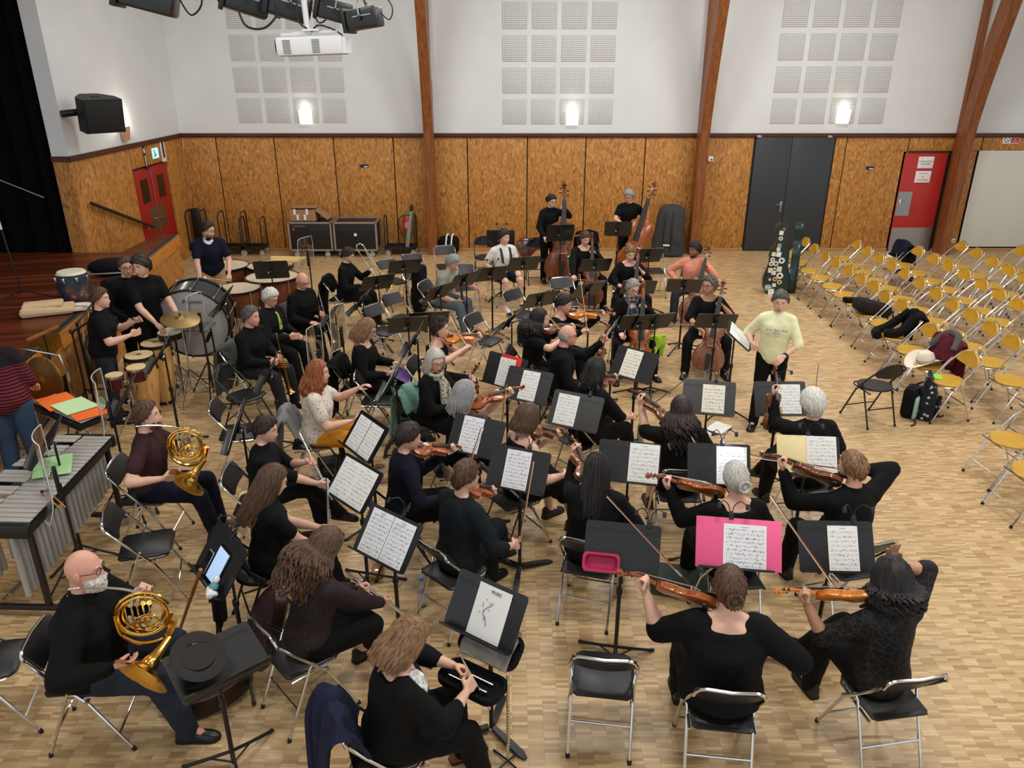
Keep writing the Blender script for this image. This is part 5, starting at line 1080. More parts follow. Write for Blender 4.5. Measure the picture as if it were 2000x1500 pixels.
def locks(m, n, length, wave=.006, r=.013, a0=62, a1=298, seed=1, flare=.02, turns=2.2, top=62, gather=None, th=.012):
    rnd = random.Random(seed)
    for i in range(n):
        ad = a0 + (a1 - a0) * (i + rnd.uniform(-.4, .4)) / n; pts, rs = [], []
        e0 = top + rnd.uniform(-14, 10); ph = rnd.uniform(0, 6.28)
        for e in (e0, e0 * .6, e0 * .25, -8):
            q = head_pt(R(ad), R(e), False); pts.append(q + q.normalized() * (th + rnd.uniform(0, .006)))
        base = pts[-1].copy(); L = length * rnd.uniform(.82, 1.06); nn = max(4, int(L / (.05 if wave < .01 else .015)))
        out = V((math.sin(R(ad)), math.cos(R(ad)), 0))
        for k in range(1, nn + 1):
            f = k / nn; p = base + V((0, 0, -L * f)) + out * flare * math.sin(f * math.pi * .8) - V((0, .03 * f, 0))
            if gather is not None: p = p.lerp(V(gather) + V((out.x * .02, out.y * .02, -L * f)), min(1, f * 1.6))
            p += V((math.cos(ph + f * turns * 6.28), math.sin(ph + f * turns * 6.28), 0)) * wave * min(1, f * 2)
            pts.append(p)
        for k in range(len(pts)): f = k / (len(pts) - 1); rs.append(r * (.7 + .5 * math.sin(min(1, f * 1.25) * math.pi * .75)) * (1 if f < .85 else .55))
        m.tube(pts, rs, 5)
def clumps(m, n, th, ln, r, front=40, back=-46, seed=11):
    "short tufts lying on the scalp, combed away from the crown"
    rnd = random.Random(seed)
    for i in range(n):
        ad = rnd.uniform(-180, 180); e1 = hl(ad, front, 26, -2, back) + 6; e = rnd.uniform(e1, 82); q0 = head_pt(R(ad), R(e + 12 if e < 74 else 86), False); q1 = head_pt(R(ad + rnd.uniform(-9, 9)), R(e - 6), False); q2 = head_pt(R(ad + rnd.uniform(-12, 12)), R(max(e - 16 - ln * 160, e1 - 10)), False)
        m.tube([q0 + q0.normalized() * th * .8, q1 + q1.normalized() * (th + .005), q2 + q2.normalized() * (th * .75 + rnd.uniform(0, .006))], [r * .7, r, r * .35], 5)
HAIRC = {}
def hair_mesh(style, hm):
    key = (style, hm.name)
    if key in HAIRC: return HAIRC[key]
    m = MB()
    if style == 'short': hair_cap(m, .016, 39, 19, -7, -47, .006, 45); clumps(m, 150, .016, .030, .0085, 46)
    elif style == 'crop': hair_cap(m, .010, 41, 22, -5, -47, .004, 60); clumps(m, 140, .009, .022, .007, 48)
    elif style == 'tousled':
        hair_cap(m, .022, 32, 10, -12, -48, .008, 34); clumps(m, 90, .024, .04, .010, 34); rnd = random.Random(5)
        for i in range(70):
            a, e = R(rnd.uniform(-180, 180)), R(rnd.uniform(28, 85)); q = head_pt(a, e, False); n = q.normalized(); t_ = V((math.cos(a + 1), -math.sin(a + 1), -.2))
            m.tube([q + n * .006, q + n * .026 + t_ * .012, q + n * .022 + t_ * .035], [.008, .009, .003], 5)
    elif style == 'fringe':
        rings = []
        for k in range(7):
            row = []
            for i in range(25):
                ad = 82 + (360 - 164) * i / 24; e = 22 - 58 * k / 6; q = head_pt(R(ad), R(e), False)
                row.append(q + q.normalized() * (.007 * math.sin(math.pi * k / 6) * (1 if 0 < i < 24 else .0) + (-.003 if k in (0, 6) else .001) + .002 * mnoise.noise(q * 60)))
            rings.append(row)
        m.sheet(rings, .002)
    elif style == 'greyfull': hair_cap(m, .022, 41, 22, -6, -48, .006, 30, 3, True); clumps(m, 170, .021, .05, .009, 40, -46, 13)
    elif style == 'round': hair_cap(m, .030, 38, 18, -16, -56, .003, 14); clumps(m, 240, .029, .06, .008, 40, -54, 21)
    elif style == 'bob': hair_cap(m, .018, 37, 16, -8, -34, .003, 20); locks(m, 80, .10, .003, .011, 58, 302, 2, .006, .6)
    elif style == 'shoulder': hair_cap(m, .016, 37, 16, -8, -34, .003, 20); locks(m, 76, .17, .006, .0115, 60, 300, 3, .012, 1.0)
    elif style == 'long': hair_cap(m, .014, 37, 16, -8, -34, .002, 20); locks(m, 84, .34, .004, .0105, 70, 290, 4, .004, .8)
    elif style == 'wavy': hair_cap(m, .018, 37, 16, -8, -34, .004, 20); locks(m, 90, .23, .012, .0115, 58, 302, 5, .035, 1.6)
    elif style == 'curlylong': hair_cap(m, .020, 37, 16, -8, -34, .006, 30); locks(m, 130, .34, .013, .0072, 60, 300, 6, .045, 2.7); locks(m, 90, .22, .015, .0068, 64, 296, 7, .07, 2.2)
    elif style == 'curly':
        hair_cap(m, .024, 42, 26, 0, -44, .012, 42); rnd = random.Random(8)
        for i in range(150):
            ad_ = rnd.uniform(66, 294) if i % 4 else rnd.uniform(-180, 180); a, e = R(ad_), R(rnd.uniform(-34 if 88 < ad_ < 272 else 16, 85) if i % 4 else rnd.uniform(46, 85)); q = head_pt(a, e, False); n = q.normalized(); u_ = n.orthogonal().normalized(); w_ = n.cross(u_)
            m.tube([q + n * (.010 + .004 * k) + (u_ * math.cos(k * 1.3) + w_ * math.sin(k * 1.3)) * .013 for k in range(6)], [.006, .008, .008, .008, .007, .003], 5)
    elif style == 'curlymid': hair_cap(m, .030, 40, 24, 0, -40, .012, 40); locks(m, 130, .13, .016, .0068, 62, 298, 15, .06, 1.9); locks(m, 70, .05, .016, .0085, 60, 300, 16, .05, 1.6, 84, None, .026)
    elif style in ('bun', 'clip', 'lowbun'):
        hair_cap(m, .014, 36, 12, -8, -46, .003, 26); clumps(m, 110, .012, .06, .007, 38); c = V((0, -.125, .045)) if style == 'bun' else V((0, -.115, -.02)); rnd = random.Random(9)
        m.ell(c, (.045, .038, .043) if style == 'bun' else (.034, .028, .036), 12)
        for i in range(16):
            a = R(22.5 * i); t_ = V((math.cos(a), -.4, math.sin(a))); m.tube([c + t_ * .03, c + V((math.cos(a + .8), -.6, math.sin(a + .8))) * .045, c + V((math.cos(a + 1.6), -.2, math.sin(a + 1.6))) * .03], [.008, .011, .007], 5)
    elif style == 'pony': hair_cap(m, .014, 36, 12, -8, -46, .003, 26); clumps(m, 110, .012, .06, .007, 38); m.ell((0, -.115, .0), (.024, .026, .024), 10); locks(m, 20, .20, .008, .012, 172, 188, 10, .0, 1.5, 10, (0, -.13, -.01))
    me = m.mesh('hair', hm, ang=70); HAIRC[key] = me; return me
def hairmat(name, rgb):
    if name in MATS: return MATS[name]
    t = NT(name); n = t.noise(t.coord(scale=(90, 90, 14)), 1.0, 3); k_ = .84 if sum(rgb) > 380 else .62; a = tuple(c * k_ for c in rgb); b = tuple(min(255, c * (1.08 if k_ > .8 else 1.3)) for c in rgb)
    t.color(t.ramp(n, [(.3, a), (.7, b)])); t.bump(n, .35, .004); MATS[name] = t.set(.5, 0, .4); return t.m
HM = {k: hairmat('hair ' + k, c) for k, c in dict(black=(24, 20, 19), dark=(44, 32, 27), brown=(78, 54, 38), light=(124, 94, 66), red=(134, 74, 40), blond=(186, 164, 128), grey=(148, 148, 146), silver=(188, 184, 176), white=(214, 210, 202), darkgrey=(84, 80, 78)).items()}
def skinmat(name, rgb):
    t = NT(name); n = t.noise(t.coord(), 14, 3); a = tuple(c * .94 for c in rgb); t.color(t.ramp(n, [(.35, a), (.7, rgb)])); t.set(.48, 0, .4); t.b.inputs['Subsurface Weight'].default_value = .08; t.b.inputs['Subsurface Radius'].default_value = (.02, .008, .005); return t.m
SK = {'fair': skinmat('fair skin', (226, 178, 154)), 'pink': skinmat('pink skin', (222, 164, 142)), 'tan': skinmat('tan skin', (196, 146, 116)), 'dark': skinmat('deep tan skin', (150, 104, 80))}
LIPS = mat('lips', (186, 108, 98), .45); EYEW = mat('eye white', (232, 228, 222), .3); IRIS = mat('iris', (44, 30, 24), .2)
def cloth(name, rgb, rough=.85, b=.25, bs=70): return mat('cloth ' + name, rgb, rough, spec=.2, bump=b, bs=bs, sheen=0.0, var=.12 if sum(rgb) < 150 else .025, vs=9)
CL = {'black': cloth('black', (9, 9, 10)), 'black2': cloth('soft black', (14, 14, 16)), 'navy': cloth('navy', (18, 22, 38)), 'jean': cloth('dark denim', (38, 43, 54)), 'jean2': cloth('blue denim', (52, 72, 98)), 'grey': cloth('charcoal', (36, 36, 38)),
      'white': cloth('white', (224, 224, 220)), 'maroon': cloth('maroon', (58, 34, 36)), 'must': cloth('mustard', (196, 132, 36)), 'khaki': cloth('khaki', (196, 158, 112)), 'sage': cloth('sage grey', (142, 148, 134)), 'slate': cloth('slate grey', (92, 104, 112)),
      'salmon': cloth('salmon', (224, 146, 122)), 'lemon': cloth('lemon', (232, 233, 188)), 'teal': cloth('dark teal', (18, 25, 29)), 'velvet': cloth('navy velvet', (14, 18, 32))}
t = NT('cloth stripes'); s_ = t.new('ShaderNodeSeparateXYZ'); t.link(t.coord(), s_.inputs[0]); st_ = t.math('GREATER_THAN', t.math('FRACT', t.math('MULTIPLY', s_.outputs[2], 34.0)), .5); yk = t.math('GREATER_THAN', s_.outputs[2], 1.30)
t.color(t.mix(t.math('MAXIMUM', yk, st_), (122, 34, 44), (28, 22, 26))); CL['stripe'] = t.set(.85, 0, .2)
t = NT('cloth cream print'); v = t.new('ShaderNodeTexVoronoi'); v.inputs['Scale'].default_value = 34; t.link(t.coord(), v.inputs['Vector']); t.color(t.ramp(v.outputs['Distance'], [(.16, (84, 76, 72)), (.24, (212, 200, 186)), (1, (224, 214, 202))])); CL['cream'] = t.set(.85, 0, .2)
t = NT('cloth lace'); v = t.new('ShaderNodeTexVoronoi', feature='DISTANCE_TO_EDGE'); v.inputs['Scale'].default_value = 22; t.link(t.coord(), v.inputs['Vector']); t.color(t.ramp(v.outputs['Distance'], [(.03, (40, 37, 37)), (.08, (10, 10, 11))])); CL['lace'] = t.set(.7, 0, .3)
t = NT('cloth sheer'); v = t.new('ShaderNodeTexVoronoi'); v.inputs['Scale'].default_value = 55; t.link(t.coord(), v.inputs['Vector']); t.color(t.ramp(v.outputs['Distance'], [(.2, (12, 11, 12)), (.3, (46, 37, 36))])); CL['sheer'] = t.set(.8, 0, .2)
t = NT('cloth floral'); v = t.new('ShaderNodeTexNoise'); v.inputs['Scale'].default_value = 26; t.link(t.coord(), v.inputs['Vector']); t.color(t.ramp(v.outputs[0], [(.38, (96, 110, 92)), (.5, (206, 206, 190)), (.62, (150, 120, 104))])); CL['scarf'] = t.set(.85, 0, .2)
t = NT('cloth blue scarf'); v = t.new('ShaderNodeTexNoise'); v.inputs['Scale'].default_value = 20; t.link(t.coord(), v.inputs['Vector']); t.color(t.ramp(v.outputs[0], [(.38, (52, 58, 74)), (.55, (128, 134, 146)), (.68, (180, 170, 176))])); CL['bscarf'] = t.set(.85, 0, .2)
SHOE = {}
def shoe_mesh(kind):
    if kind in SHOE: return SHOE[kind]
    mm = {'black': mat('black shoe leather', (18, 18, 19), .35), 'brown': mat('brown shoe leather', (118, 66, 38), .4), 'tan': mat('tan suede', (122, 96, 72), .8), 'white': mat('white trainer', (222, 222, 218), .6), 'skin': SK['fair']}[kind]
    up, so = [], []
    for y, w_, zt in ((-.072, .022, .055), (-.06, .034, .115), (-.02, .038, .135), (.03, .038, .112), (.08, .042, .070), (.13, .045, .054), (.165, .036, .044), (.185, .014, .030)):
        up.append([(w_ * math.cos(R(a)), y, .012 + max(.0, math.sin(R(a))) ** .8 * (zt - .012)) if 0 <= a <= 180 else (w_ * math.cos(R(a)), y, .012) for a in range(0, 360, 24)])
        so.append([(x * 1.06 * w_ / .04, y * 1.03, z) for x, z in ((-.041, 0), (.041, 0), (.041, .016), (-.041, .016))])
    sm = mat('pale sole', (206, 200, 190), .7) if kind in ('tan', 'white') else RUBBER
    SHOE[kind] = (MB().loft(up).mesh('shoe', mm), MB().loft(so).mesh('sole', sm)); return SHOE[kind]
GL = MB()
for s in (-1, 1):
    GL.tube([(s * .032 + .023 * math.cos(R(a)), .098 - .008 * abs(math.cos(R(a))) * (1 if s * math.cos(R(a)) > 0 else 0), .008 + .017 * math.sin(R(a))) for a in range(0, 360, 30)], .0022, 5, closed=True); GL.tube([(s * .055, .092, .014), (s * .074, .06, .014), (s * .080, -.005, .010)], .002, 5)
GL.tube([(-.010, .102, .012), (.010, .102, .012)], .002, 5)
GLM = {k: GL.mesh('glasses', m_) for k, m_ in (('dark', mat('dark glasses', (26, 22, 24), .3)), ('red', mat('red glasses', (120, 40, 44), .3)))}
WATCH = {}
PEOPLE = []
def N_(*a): return V(a)
def person(px, py, az, who, label, sit=True, s=1.0, lean=6, side=0, twist=0, head=(0, 10, 0), L=None, Rr=None, legs='sit', foot=.04, top='black', sleeve='long', neck='crew', bottom='black', bot='long', shoes='black', hair=('short', 'dark'), skin='fair', glasses=None, fat=1.0, chairk='chrome', beard=None, collar=None, vox=.0175, scarf=None, extra=None, female=False, hz=None):
    P0 = V((0, 0, .565 / s if sit else .965)); u = V((math.sin(R(side)), math.sin(R(lean)), math.cos(R(lean)) * math.cos(R(side)))).normalized()
    xs = V((math.cos(R(twist)), -math.sin(R(twist)), 0)); xs = (xs - u * u.dot(xs)).normalized()
    Nb = P0 + u * .475
    yaw, pit, rol = head; nd = (u * .6 + V((0, .10 + .0015 * pit, .4))).normalized(); HC = Nb + nd * .165
    HT = M.Translation(HC) @ M.Rotation(-R(yaw), 4, 'Z') @ M.Rotation(-R(pit), 4, 'X') @ M.Rotation(R(rol), 4, 'Y') @ M.Translation((0, .012, 0))
    hc = HT.translation; pw = un(px, py, hc.z * s if hz is None else hz); rt = at((0, 0, 0), az, s) @ hc
    ROOT = M.Translation((pw.x - rt.x, pw.y - rt.y, 0)) @ at((0, 0, 0), az, s)
    sw = .152 if female else .170
    SH = {k: P0 + u * .405 + xs * (k * sw * (1 + (fat - 1) * .5)) for k in (-1, 1)}
    arms = {}
    for k, spec in ((-1, L), (1, Rr)):
        d = dict(t=(k * .13, .34, -.42), pole=(k * .6, -.4, -1), palm=(-k * .3, 0, -1), pose='relax', hd=None)
        if spec: d.update(spec)
        T_ = Nb + V(d['t']); S0 = SH[k]; hd = V(d['hd']).normalized() if d['hd'] else (T_ - S0).normalized()
        for _ in range(3):
            E, W = ik(S0, T_ - hd * .075, d['pole'], .285, .25)
            if not d['hd']: hd = (W - E).normalized()
        pn = V(d['palm']); z = -(pn - hd * pn.dot(hd)); z = z.normalized() if z.length > .05 else hd.orthogonal().normalized()
        arms[k] = (S0, E, W, frame(W, hd, z), d['pose'])
    # legs
    LG = {}
    for k in (-1, 1):
        hj = P0 + V((k * .088 * (1 + (fat - 1) * .6), .0, -.02))
        if sit:
            sp = {'sit': 7, 'wide': 24, 'cross': 4, 'back': 6, 'close': 0}[legs]; th = .42
            kn = hj + V((k * math.sin(R(sp)) * th, math.cos(R(sp)) * th, -.035)); fy = foot + (.0 if k < 0 else .05)
            if legs == 'back': fy = -.14
            an = V((kn.x + k * .01, kn.y + fy, .085)); fd = V((k * math.sin(R(sp)) * .6, 1, 0))
            if legs == 'cross' and k > 0: kn = hj + V((-.10, .41, .075)); an = kn + V((-.13, .20, -.36)); fd = V((-.25, 1, -.35))
        else: kn = V((k * .10, .02, .51)); an = V((k * .115, -.02 + foot * (k), .085)); fd = V((k * .22, 1, 0))
        LG[k] = (hj, kn, an, fd.normalized())
    body = MB(); torso(body, P0, u, xs, 0, fat); cap(body, Nb - u * .05, HC - V((0, .018, .02)), .056 if female else .062, .053)
    for k in (-1, 1):
        S0, E, W, HF, po = arms[k]; af = 1 + (fat - 1) * .8
        cap(body, S0 - xs * k * .03, S0, .06 * af, .058 * af); cap(body, S0, E, .053 * af, .043 * af); cap(body, E, E.lerp(W, .35), .043 * af, .043 * af); cap(body, E.lerp(W, .35), W, .043 * af, .027); cap(body, Nb + u * .005, S0.lerp(Nb, .45) + u * .02, .042, .040)
        hj, kn, an, fd = LG[k]; cap(body, hj, kn, .088 * af, .058 * af); cap(body, kn, kn.lerp(an, .35), .056 * af, .056 * af); cap(body, kn.lerp(an, .35), an, .056 * af, .037); cap(body, an, an + fd * .09 - V((0, 0, .045)), .036, .03)
    jb = remesh_job(body, vox)
    cl = []
    tp = MB(); hem = -.115 if neck != 'tuck' else -.06
    torso(tp, P0, u, xs, .017, fat, -1 if bot != 'dress' else -1, .47 if neck in ('crew', 'collar', 'tuck') else .43)
    sl = {'long': 1.0, 'three': .62, 'elbow': .12, 'short': -.38, 'none': -1.2}[sleeve]
    for k in (-1, 1):
        S0, E, W, HF, po = arms[k]; af = 1 + (fat - 1) * .8
        if sl > -1: cap(tp, S0 - xs * k * .03, S0, .076 * af, .073 * af)
        if neck in ('crew', 'collar', 'tuck'): cap(tp, Nb - u * .012, S0 - xs * k * .02 + u * .01, .064, .070)
        if neck == 'crew' and k > 0: cap(tp, Nb - u * .05, Nb - u * .006, .084, .070)
        if sl > -1:
            if sl < 0: cap(tp, S0, S0.lerp(E, 1 + sl), .070 * af, .066 * af)
            else:
                cap(tp, S0, E, .070 * af, .060 * af)
                if sl > .2: cap(tp, E, E.lerp(W, .35), .060 * af, .057 * af); cap(tp, E.lerp(W, .3), E.lerp(W, sl * .94), .056 * af, .044)
                else: cap(tp, E, E.lerp(W, sl), .060 * af, .058 * af)
    cl.append(('top', remesh_job(tp, vox * .95), top, .0045))
    bt = MB(); torso(bt, P0, u, xs, .012, fat, -1, .06)
    for k in (-1, 1):
        hj, kn, an, fd = LG[k]; af = 1 + (fat - 1) * .8
        if bot == 'shorts': cap(bt, hj, hj.lerp(kn, .72), .107 * af, .092 * af)
        elif bot in ('skirt', 'dress'):
            cap(bt, hj, hj.lerp(kn, .96), .108 * af, .088 * af)
        else:
            cap(bt, hj, kn, .102 * af, .074 * af); cap(bt, kn, kn.lerp(an, .3), .074 * af, .073 * af); cap(bt, kn.lerp(an, .3), an + V((0, .01, -.02)), .072 * af, .062)
    if bot in ('skirt', 'dress'):
        a, b_ = LG[-1], LG[1]
        for f in (.25, .5, .75): cap(bt, a[0].lerp(b_[0], f) + V((0, 0, .0)), a[1].lerp(b_[1], f) + V((0, -.02, .0)), .1, .08)
        if sit and bot == 'skirt': 
            for f in (0, .33, .66, 1): kk = a[1].lerp(b_[1], f); cap(bt, kk + V((0, -.03, -.01)), kk + V((0, -.02, -.13)), .075, .07)
    cl.append(({'shorts': 'shorts', 'skirt': 'skirt', 'dress': 'skirt'}.get(bot, 'trousers'), remesh_job(bt, vox), bottom, .005))
    PEOPLE.append(dict(ROOT=ROOT, label=label, HT=HT, arms=arms, LG=LG, jb=jb, cl=cl, hair=hair, skin=skin, glasses=glasses, shoes=shoes, beard=beard, collar=collar, Nb=Nb, u=u, xs=xs, scarf=scarf, extra=extra, bot=bot, P0=P0, s=s, sit=sit))
    if sit and chairk:
        cp = ROOT @ V((0, -.045, 0)); chair(cp, az, 'folding chair under the ' + who, CH_CHROME if chairk == 'chrome' else CH_BLACK)
    return ROOT @ M.Translation(Nb)
def build_people():
    dg = bpy.context.evaluated_depsgraph_get(); dg.update()
    def grab(o):
        me = bpy.data.meshes.new_from_object(o.evaluated_get(dg), depsgraph=dg); return me
    hand = {}
    for k, o in HJ.items():
        me = grab(o); hand[k] = (np.array([v.co[:] for v in me.vertices]), [tuple(p.vertices) for p in me.polygons])
    for P_ in PEOPLE:
        me0 = grab(P_['jb']); n = len(me0.vertices); vs_ = np.empty(n * 3, dtype=np.float32); me0.vertices.foreach_get('co', vs_); vs_ = vs_.reshape(-1, 3)
        fs = [tuple(p.vertices) for p in me0.polygons]; mi = [0] * len(fs); parts = [vs_]
        def join(v, f, T, mat_i, flip=False):
            o_ = sum(len(x) for x in parts); Mx = np.array(T); parts.append((v @ Mx[:3, :3].T + Mx[:3, 3]).astype(np.float32))
            fs.extend([tuple(i + o_ for i in (q[::-1] if flip else q)) for q in f]); mi.extend(mat_i if isinstance(mat_i, list) else [mat_i] * len(f))
        join(HEADV, HEADF, P_['HT'], HEADM_)
        for k in (-1, 1):
            S0, E, W, HF, po = P_['arms'][k]; v, f = hand[po]
            join(v * np.array([k, 1, 1]) if k < 0 else v, f, HF, 0, k < 0)
        allv = np.concatenate(parts); me = bpy.data.meshes.new('person'); me.from_pydata(allv.tolist(), [], fs)
        for m_ in (SK[P_['skin']], EYEW, IRIS, LIPS, HM[P_['hair'][1]]): me.materials.append(m_)
        me.polygons.foreach_set('material_index', mi); me.polygons.foreach_set('use_smooth', [True] * len(fs)); me.update()
        b = mkobj('person', me, None, P_['ROOT']); tag(b, P_['label'], 'person')
        sd_ = sum(map(ord, P_["label"])) % 97
        for nm, jo, cm, amp in P_['cl']:
            m2 = grab(jo); m2.name = nm; m2.materials.clear(); m2.materials.append(CL[cm]); nv = len(m2.vertices)
            co = np.empty(nv * 3, dtype=np.float32); m2.vertices.foreach_get('co', co); co = co.reshape(-1, 3); no = np.empty(nv * 3, dtype=np.float32); m2.vertex_normals.foreach_get('vector', no); no = no.reshape(-1, 3)
            d = np.array([mnoise.noise(V((p[0] * 11 + sd_, p[1] * 11, p[2] * 17))) + .5 * mnoise.noise(V((p[0] * 26, p[1] * 26 + sd_, p[2] * 30))) for p in co])
            co = co + no * (d * amp)[:, None]; m2.vertices.foreach_set('co', co.reshape(-1)); m2.polygons.foreach_set('use_smooth', [True] * len(m2.polygons)); m2.update()
            mkobj(nm, m2, b)
        if P_['hair'][0]: mkobj('hair', hair_mesh(P_['hair'][0], HM[P_['hair'][1]]), b, P_['HT'])
        if P_['glasses']: mkobj('glasses', GLM[P_['glasses']], b, P_['HT'])
        for k in (-1, 1):
            hj, kn, an, fd = P_['LG'][k]; T = M.Translation(an - V((0, 0, .085))) @ frame((0, 0, 0), fd, (0, 0, 1))
            su, so = shoe_mesh(P_['shoes']); o = mkobj('shoe', su, b, T); mkobj('sole', so, o)
        if P_['beard']:
            m = MB(); full = P_['beard'][0] == 'full'
            rows = []
            for e in range(8):
                el = (-14 if full else -26) - e * ((72 if full else 54) / 7); row = []
                for i in range(15):
                    a = (-84 if full else -62) + ((168 if full else 124) * i / 14); q = head_pt(R(a), R(el), True); edge = e in (0, 7) or i in (0, 14)
                    mouth = (abs(q.x) < .012 and -.072 < q.z < -.063) if full else (abs(q.x) < .022 and -.078 < q.z < -.055)
                    row.append(q + q.normalized() * (-.002 if edge or mouth else (.018 if full else .0035) + .003 * mnoise.noise(q * 80)))
                rows.append(row)
            m.sheet(rows, .002); rnd = random.Random(3)
            m = m if full else MB()
            for i in range(130 if full else 150):
                a = R(rnd.uniform(-80, 80)); el = R(rnd.uniform(-78, -20)); q = head_pt(a, el, True)
                if abs(q.x) < .02 and q.z > -.08: continue
                nq = q.normalized(); k_ = 1.0 if full else .42; m.tube([q + nq * .008 * k_, q + nq * .017 * k_ + V((0, .002, -.008 * k_)), q + nq * .012 * k_ + V((0, .004 * k_, -.026 * k_))], [.007 * k_, .008 * k_, .003], 5)
            mkobj('beard', m.mesh('beard', HM[P_['beard'][1]]), b, P_['HT'])
        if P_['collar']:
            c = P_['Nb'] + V((0, .006, .012)); m = MB()
            ring = [[c + V((.066 * math.sin(R(a)) * r, .068 * math.cos(R(a)) * r, z - .05 * max(0, math.cos(R(a))) ** 3)) for a in range(0, 360, 20)] for r, z in ((1.0, -.02), (.98, .028), (1.06, .03), (1.25, -.022))]
            m.loft(ring, cap=False); mkobj('collar', m.mesh('collar', CL[P_['collar']]), b)
        if P_['scarf']:
            c = P_['Nb'] + V((0, .012, .015)); m = MB()
            for k in range(3): m.tube([c + V(((.078 + .006 * k) * math.sin(R(a)), (.080 + .004 * k) * math.cos(R(a)), -.022 + .020 * k - .03 * math.cos(R(a)) + .006 * math.sin(a * .2 + k))) for a in range(0, 360, 24)], .021, 7, closed=True)
            for x in (-.03, .03): m.tube([c + V((x * .5, .09, -.04)), c + V((x, .13, -.12)), c + V((x * 1.6, .15, -.24)), c + V((x * 1.9, .16, -.33))], [.022, .034, .042, .036], 8)
            mkobj('scarf', m.mesh('scarf', CL[P_['scarf']]), b)
        for fn in (P_['extra'] or []): fn(P_, b)
    for o in JOBS:
        me = o.data; bpy.data.objects.remove(o); bpy.data.meshes.remove(me)
# ------------------------------------------------------------------ the musicians
def vio(px, py, az, who, label, vd=(-.55, .8, -.05), up=(.30, -.05, .95), kit=None, kind='violin', bow=('play', .35), O=(-.05, .075, .03), S=1.0, lhand=.45, LL=None, **kw):
    d = V(vd).normalized(); n = V(up); n = (n - d * n.dot(d)).normalized(); O = V(O); rgt = d.cross(n)
    L = dict(t=O + d * lhand * S - n * .02, pole=(-.15, .1, -1), palm=(.75, -.5, .3), pose='grip')
    if LL: L.update(LL)
    if bow and bow[0] == 'play':
        c = O + d * .19 * S + n * .05 * S; h = c + rgt * bow[1]; Rr = dict(t=h + n * .02, pole=(1, -.1, -.35), palm=(-.2, .3, -1), pose='grip'); BT = frame(h, -rgt, n)
    elif bow:
        h = V(bow[1]); Rr = dict(t=h, pole=kw.pop('bpole', (.8, -.5, -.8)), palm=(-.6, .5, -.4), pose='grip'); BT = frame(h - V(bow[2]).normalized() * .04, bow[2], bow[3] if len(bow) > 3 else (0, -1, .3))
    else: Rr = kw.pop('Rr0', None); BT = None
    NT_ = person(px, py, az, who, label, L=L, Rr=Rr, **kw)
    put(kit or VK[0], kind, kind + ' held by the ' + who, kind, NT_ @ frame(O, d, n))
    if BT is not None: put(BOWK, 'bow', 'bow held by the ' + who, 'bow', NT_ @ BT)
    return NT_
def cel(px, py, az, who, label, kit, bow=True, lean=6, s=1.0, scroll=(-.13, .02, .20), end=(.03, .66), lh=.93, bk=.34, Rr=None, **kw):
    Nz = .565 / s + .475 * math.cos(R(lean)); E = V((end[0], end[1] - .475 * math.sin(R(lean)), -Nz + .005)); d = (V(scroll) - E).normalized(); n = V((.12, 1, .25)); n = (n - d * n.dot(d)).normalized()
    O = E + d * .16; rgt = d.cross(n) * -1
    if rgt.x < 0: rgt = -rgt
    L = dict(t=O + d * lh - n * .0 + V((-.02, 0, 0)), pole=(-.8, .0, -.9), palm=(.8, .4, .1), pose='grip')
    c = O + d * .40 + n * .135; h = c + rgt * bk
    R_ = Rr or dict(t=h + n * .02, pole=(1, -.2, -.3), palm=(-.1, .5, -.9), pose='grip')
    NT_ = person(px, py, az, who, label, lean=lean, s=s, L=L, Rr=R_, legs='wide', foot=.02, **kw)
    put(kit, 'cello', 'cello held by the ' + who, 'cello', NT_ @ frame(O, d, n))
    if bow is True: put(BOWK, 'bow', 'cello bow held by the ' + who, 'bow', NT_ @ frame(h, -rgt, n))
    elif bow: put(BOWK, 'bow', 'cello bow held by the ' + who, 'bow', NT_ @ frame(V(bow[0]), bow[1], (0, 1, .2)))
    return NT_
CKs = CK
# percussion corner
person(-38, 655, -15, 'man in the striped sweater', 'person in a red and black striped sweater and jeans', sit=False, s=1.03, lean=14, side=-14, top='stripe', sleeve='three', bottom='jean2', hair=('short', 'dark'), Rr=dict(t=(.25, .25, -.45)), L=dict(t=(-.2, .3, -.4)), shoes='brown', fat=1.08)
person(196, 583, 72, 'short-haired woman', 'person with short brown hair in a black t-shirt gesturing beside the stage', sit=False, s=.95, head=(18, 4, 0), sleeve='short', bottom='jean', hair=('short', 'brown'), Rr=dict(t=(.14, .38, -.27), palm=(-1, 0, 0), pole=(.8, -.8, -1)), L=dict(t=(-.10, .40, -.17), palm=(1, 0, 0)), fat=1.14, female=True)
person(246, 521, 115, 'man behind', 'person with receding hair and glasses carrying a black backpack', sit=False, s=1.0, head=(25, 8, 0), hair=('crop', 'brown'), glasses='dark', skin='pink', Rr=dict(t=(.2, .2, -.5)), L=dict(t=(-.2, .2, -.5)))
person(276, 519, 128, 'tall percussionist', 'person with dark fringe in a black polo reaching to the cymbal', sit=False, s=1.06, lean=8, head=(68, 12, 0), hair=('tousled', 'dark'), sleeve='short', collar='black', Rr=dict(t=(.10, .40, -.50), palm=(0, 0, -1)), L=dict(t=(-.16, .40, -.50), palm=(0, 0, -1)))
nt = person(405, 449, 155, 'timpanist', 'person with brown beard in a navy polo leaning over the kettledrums', sit=False, s=1.04, lean=20, head=(-52, 16, 0), top='navy', sleeve='short', bottom='khaki', hair=('short', 'dark'), beard=('short', 'dark'), glasses='dark', collar='white', Rr=dict(t=(.20, .30, -.60), palm=(0, 0, -1), pose='open'), L=dict(t=(-.20, .26, -.55), palm=(0, 0, -1), pose='grip'), fat=1.08)
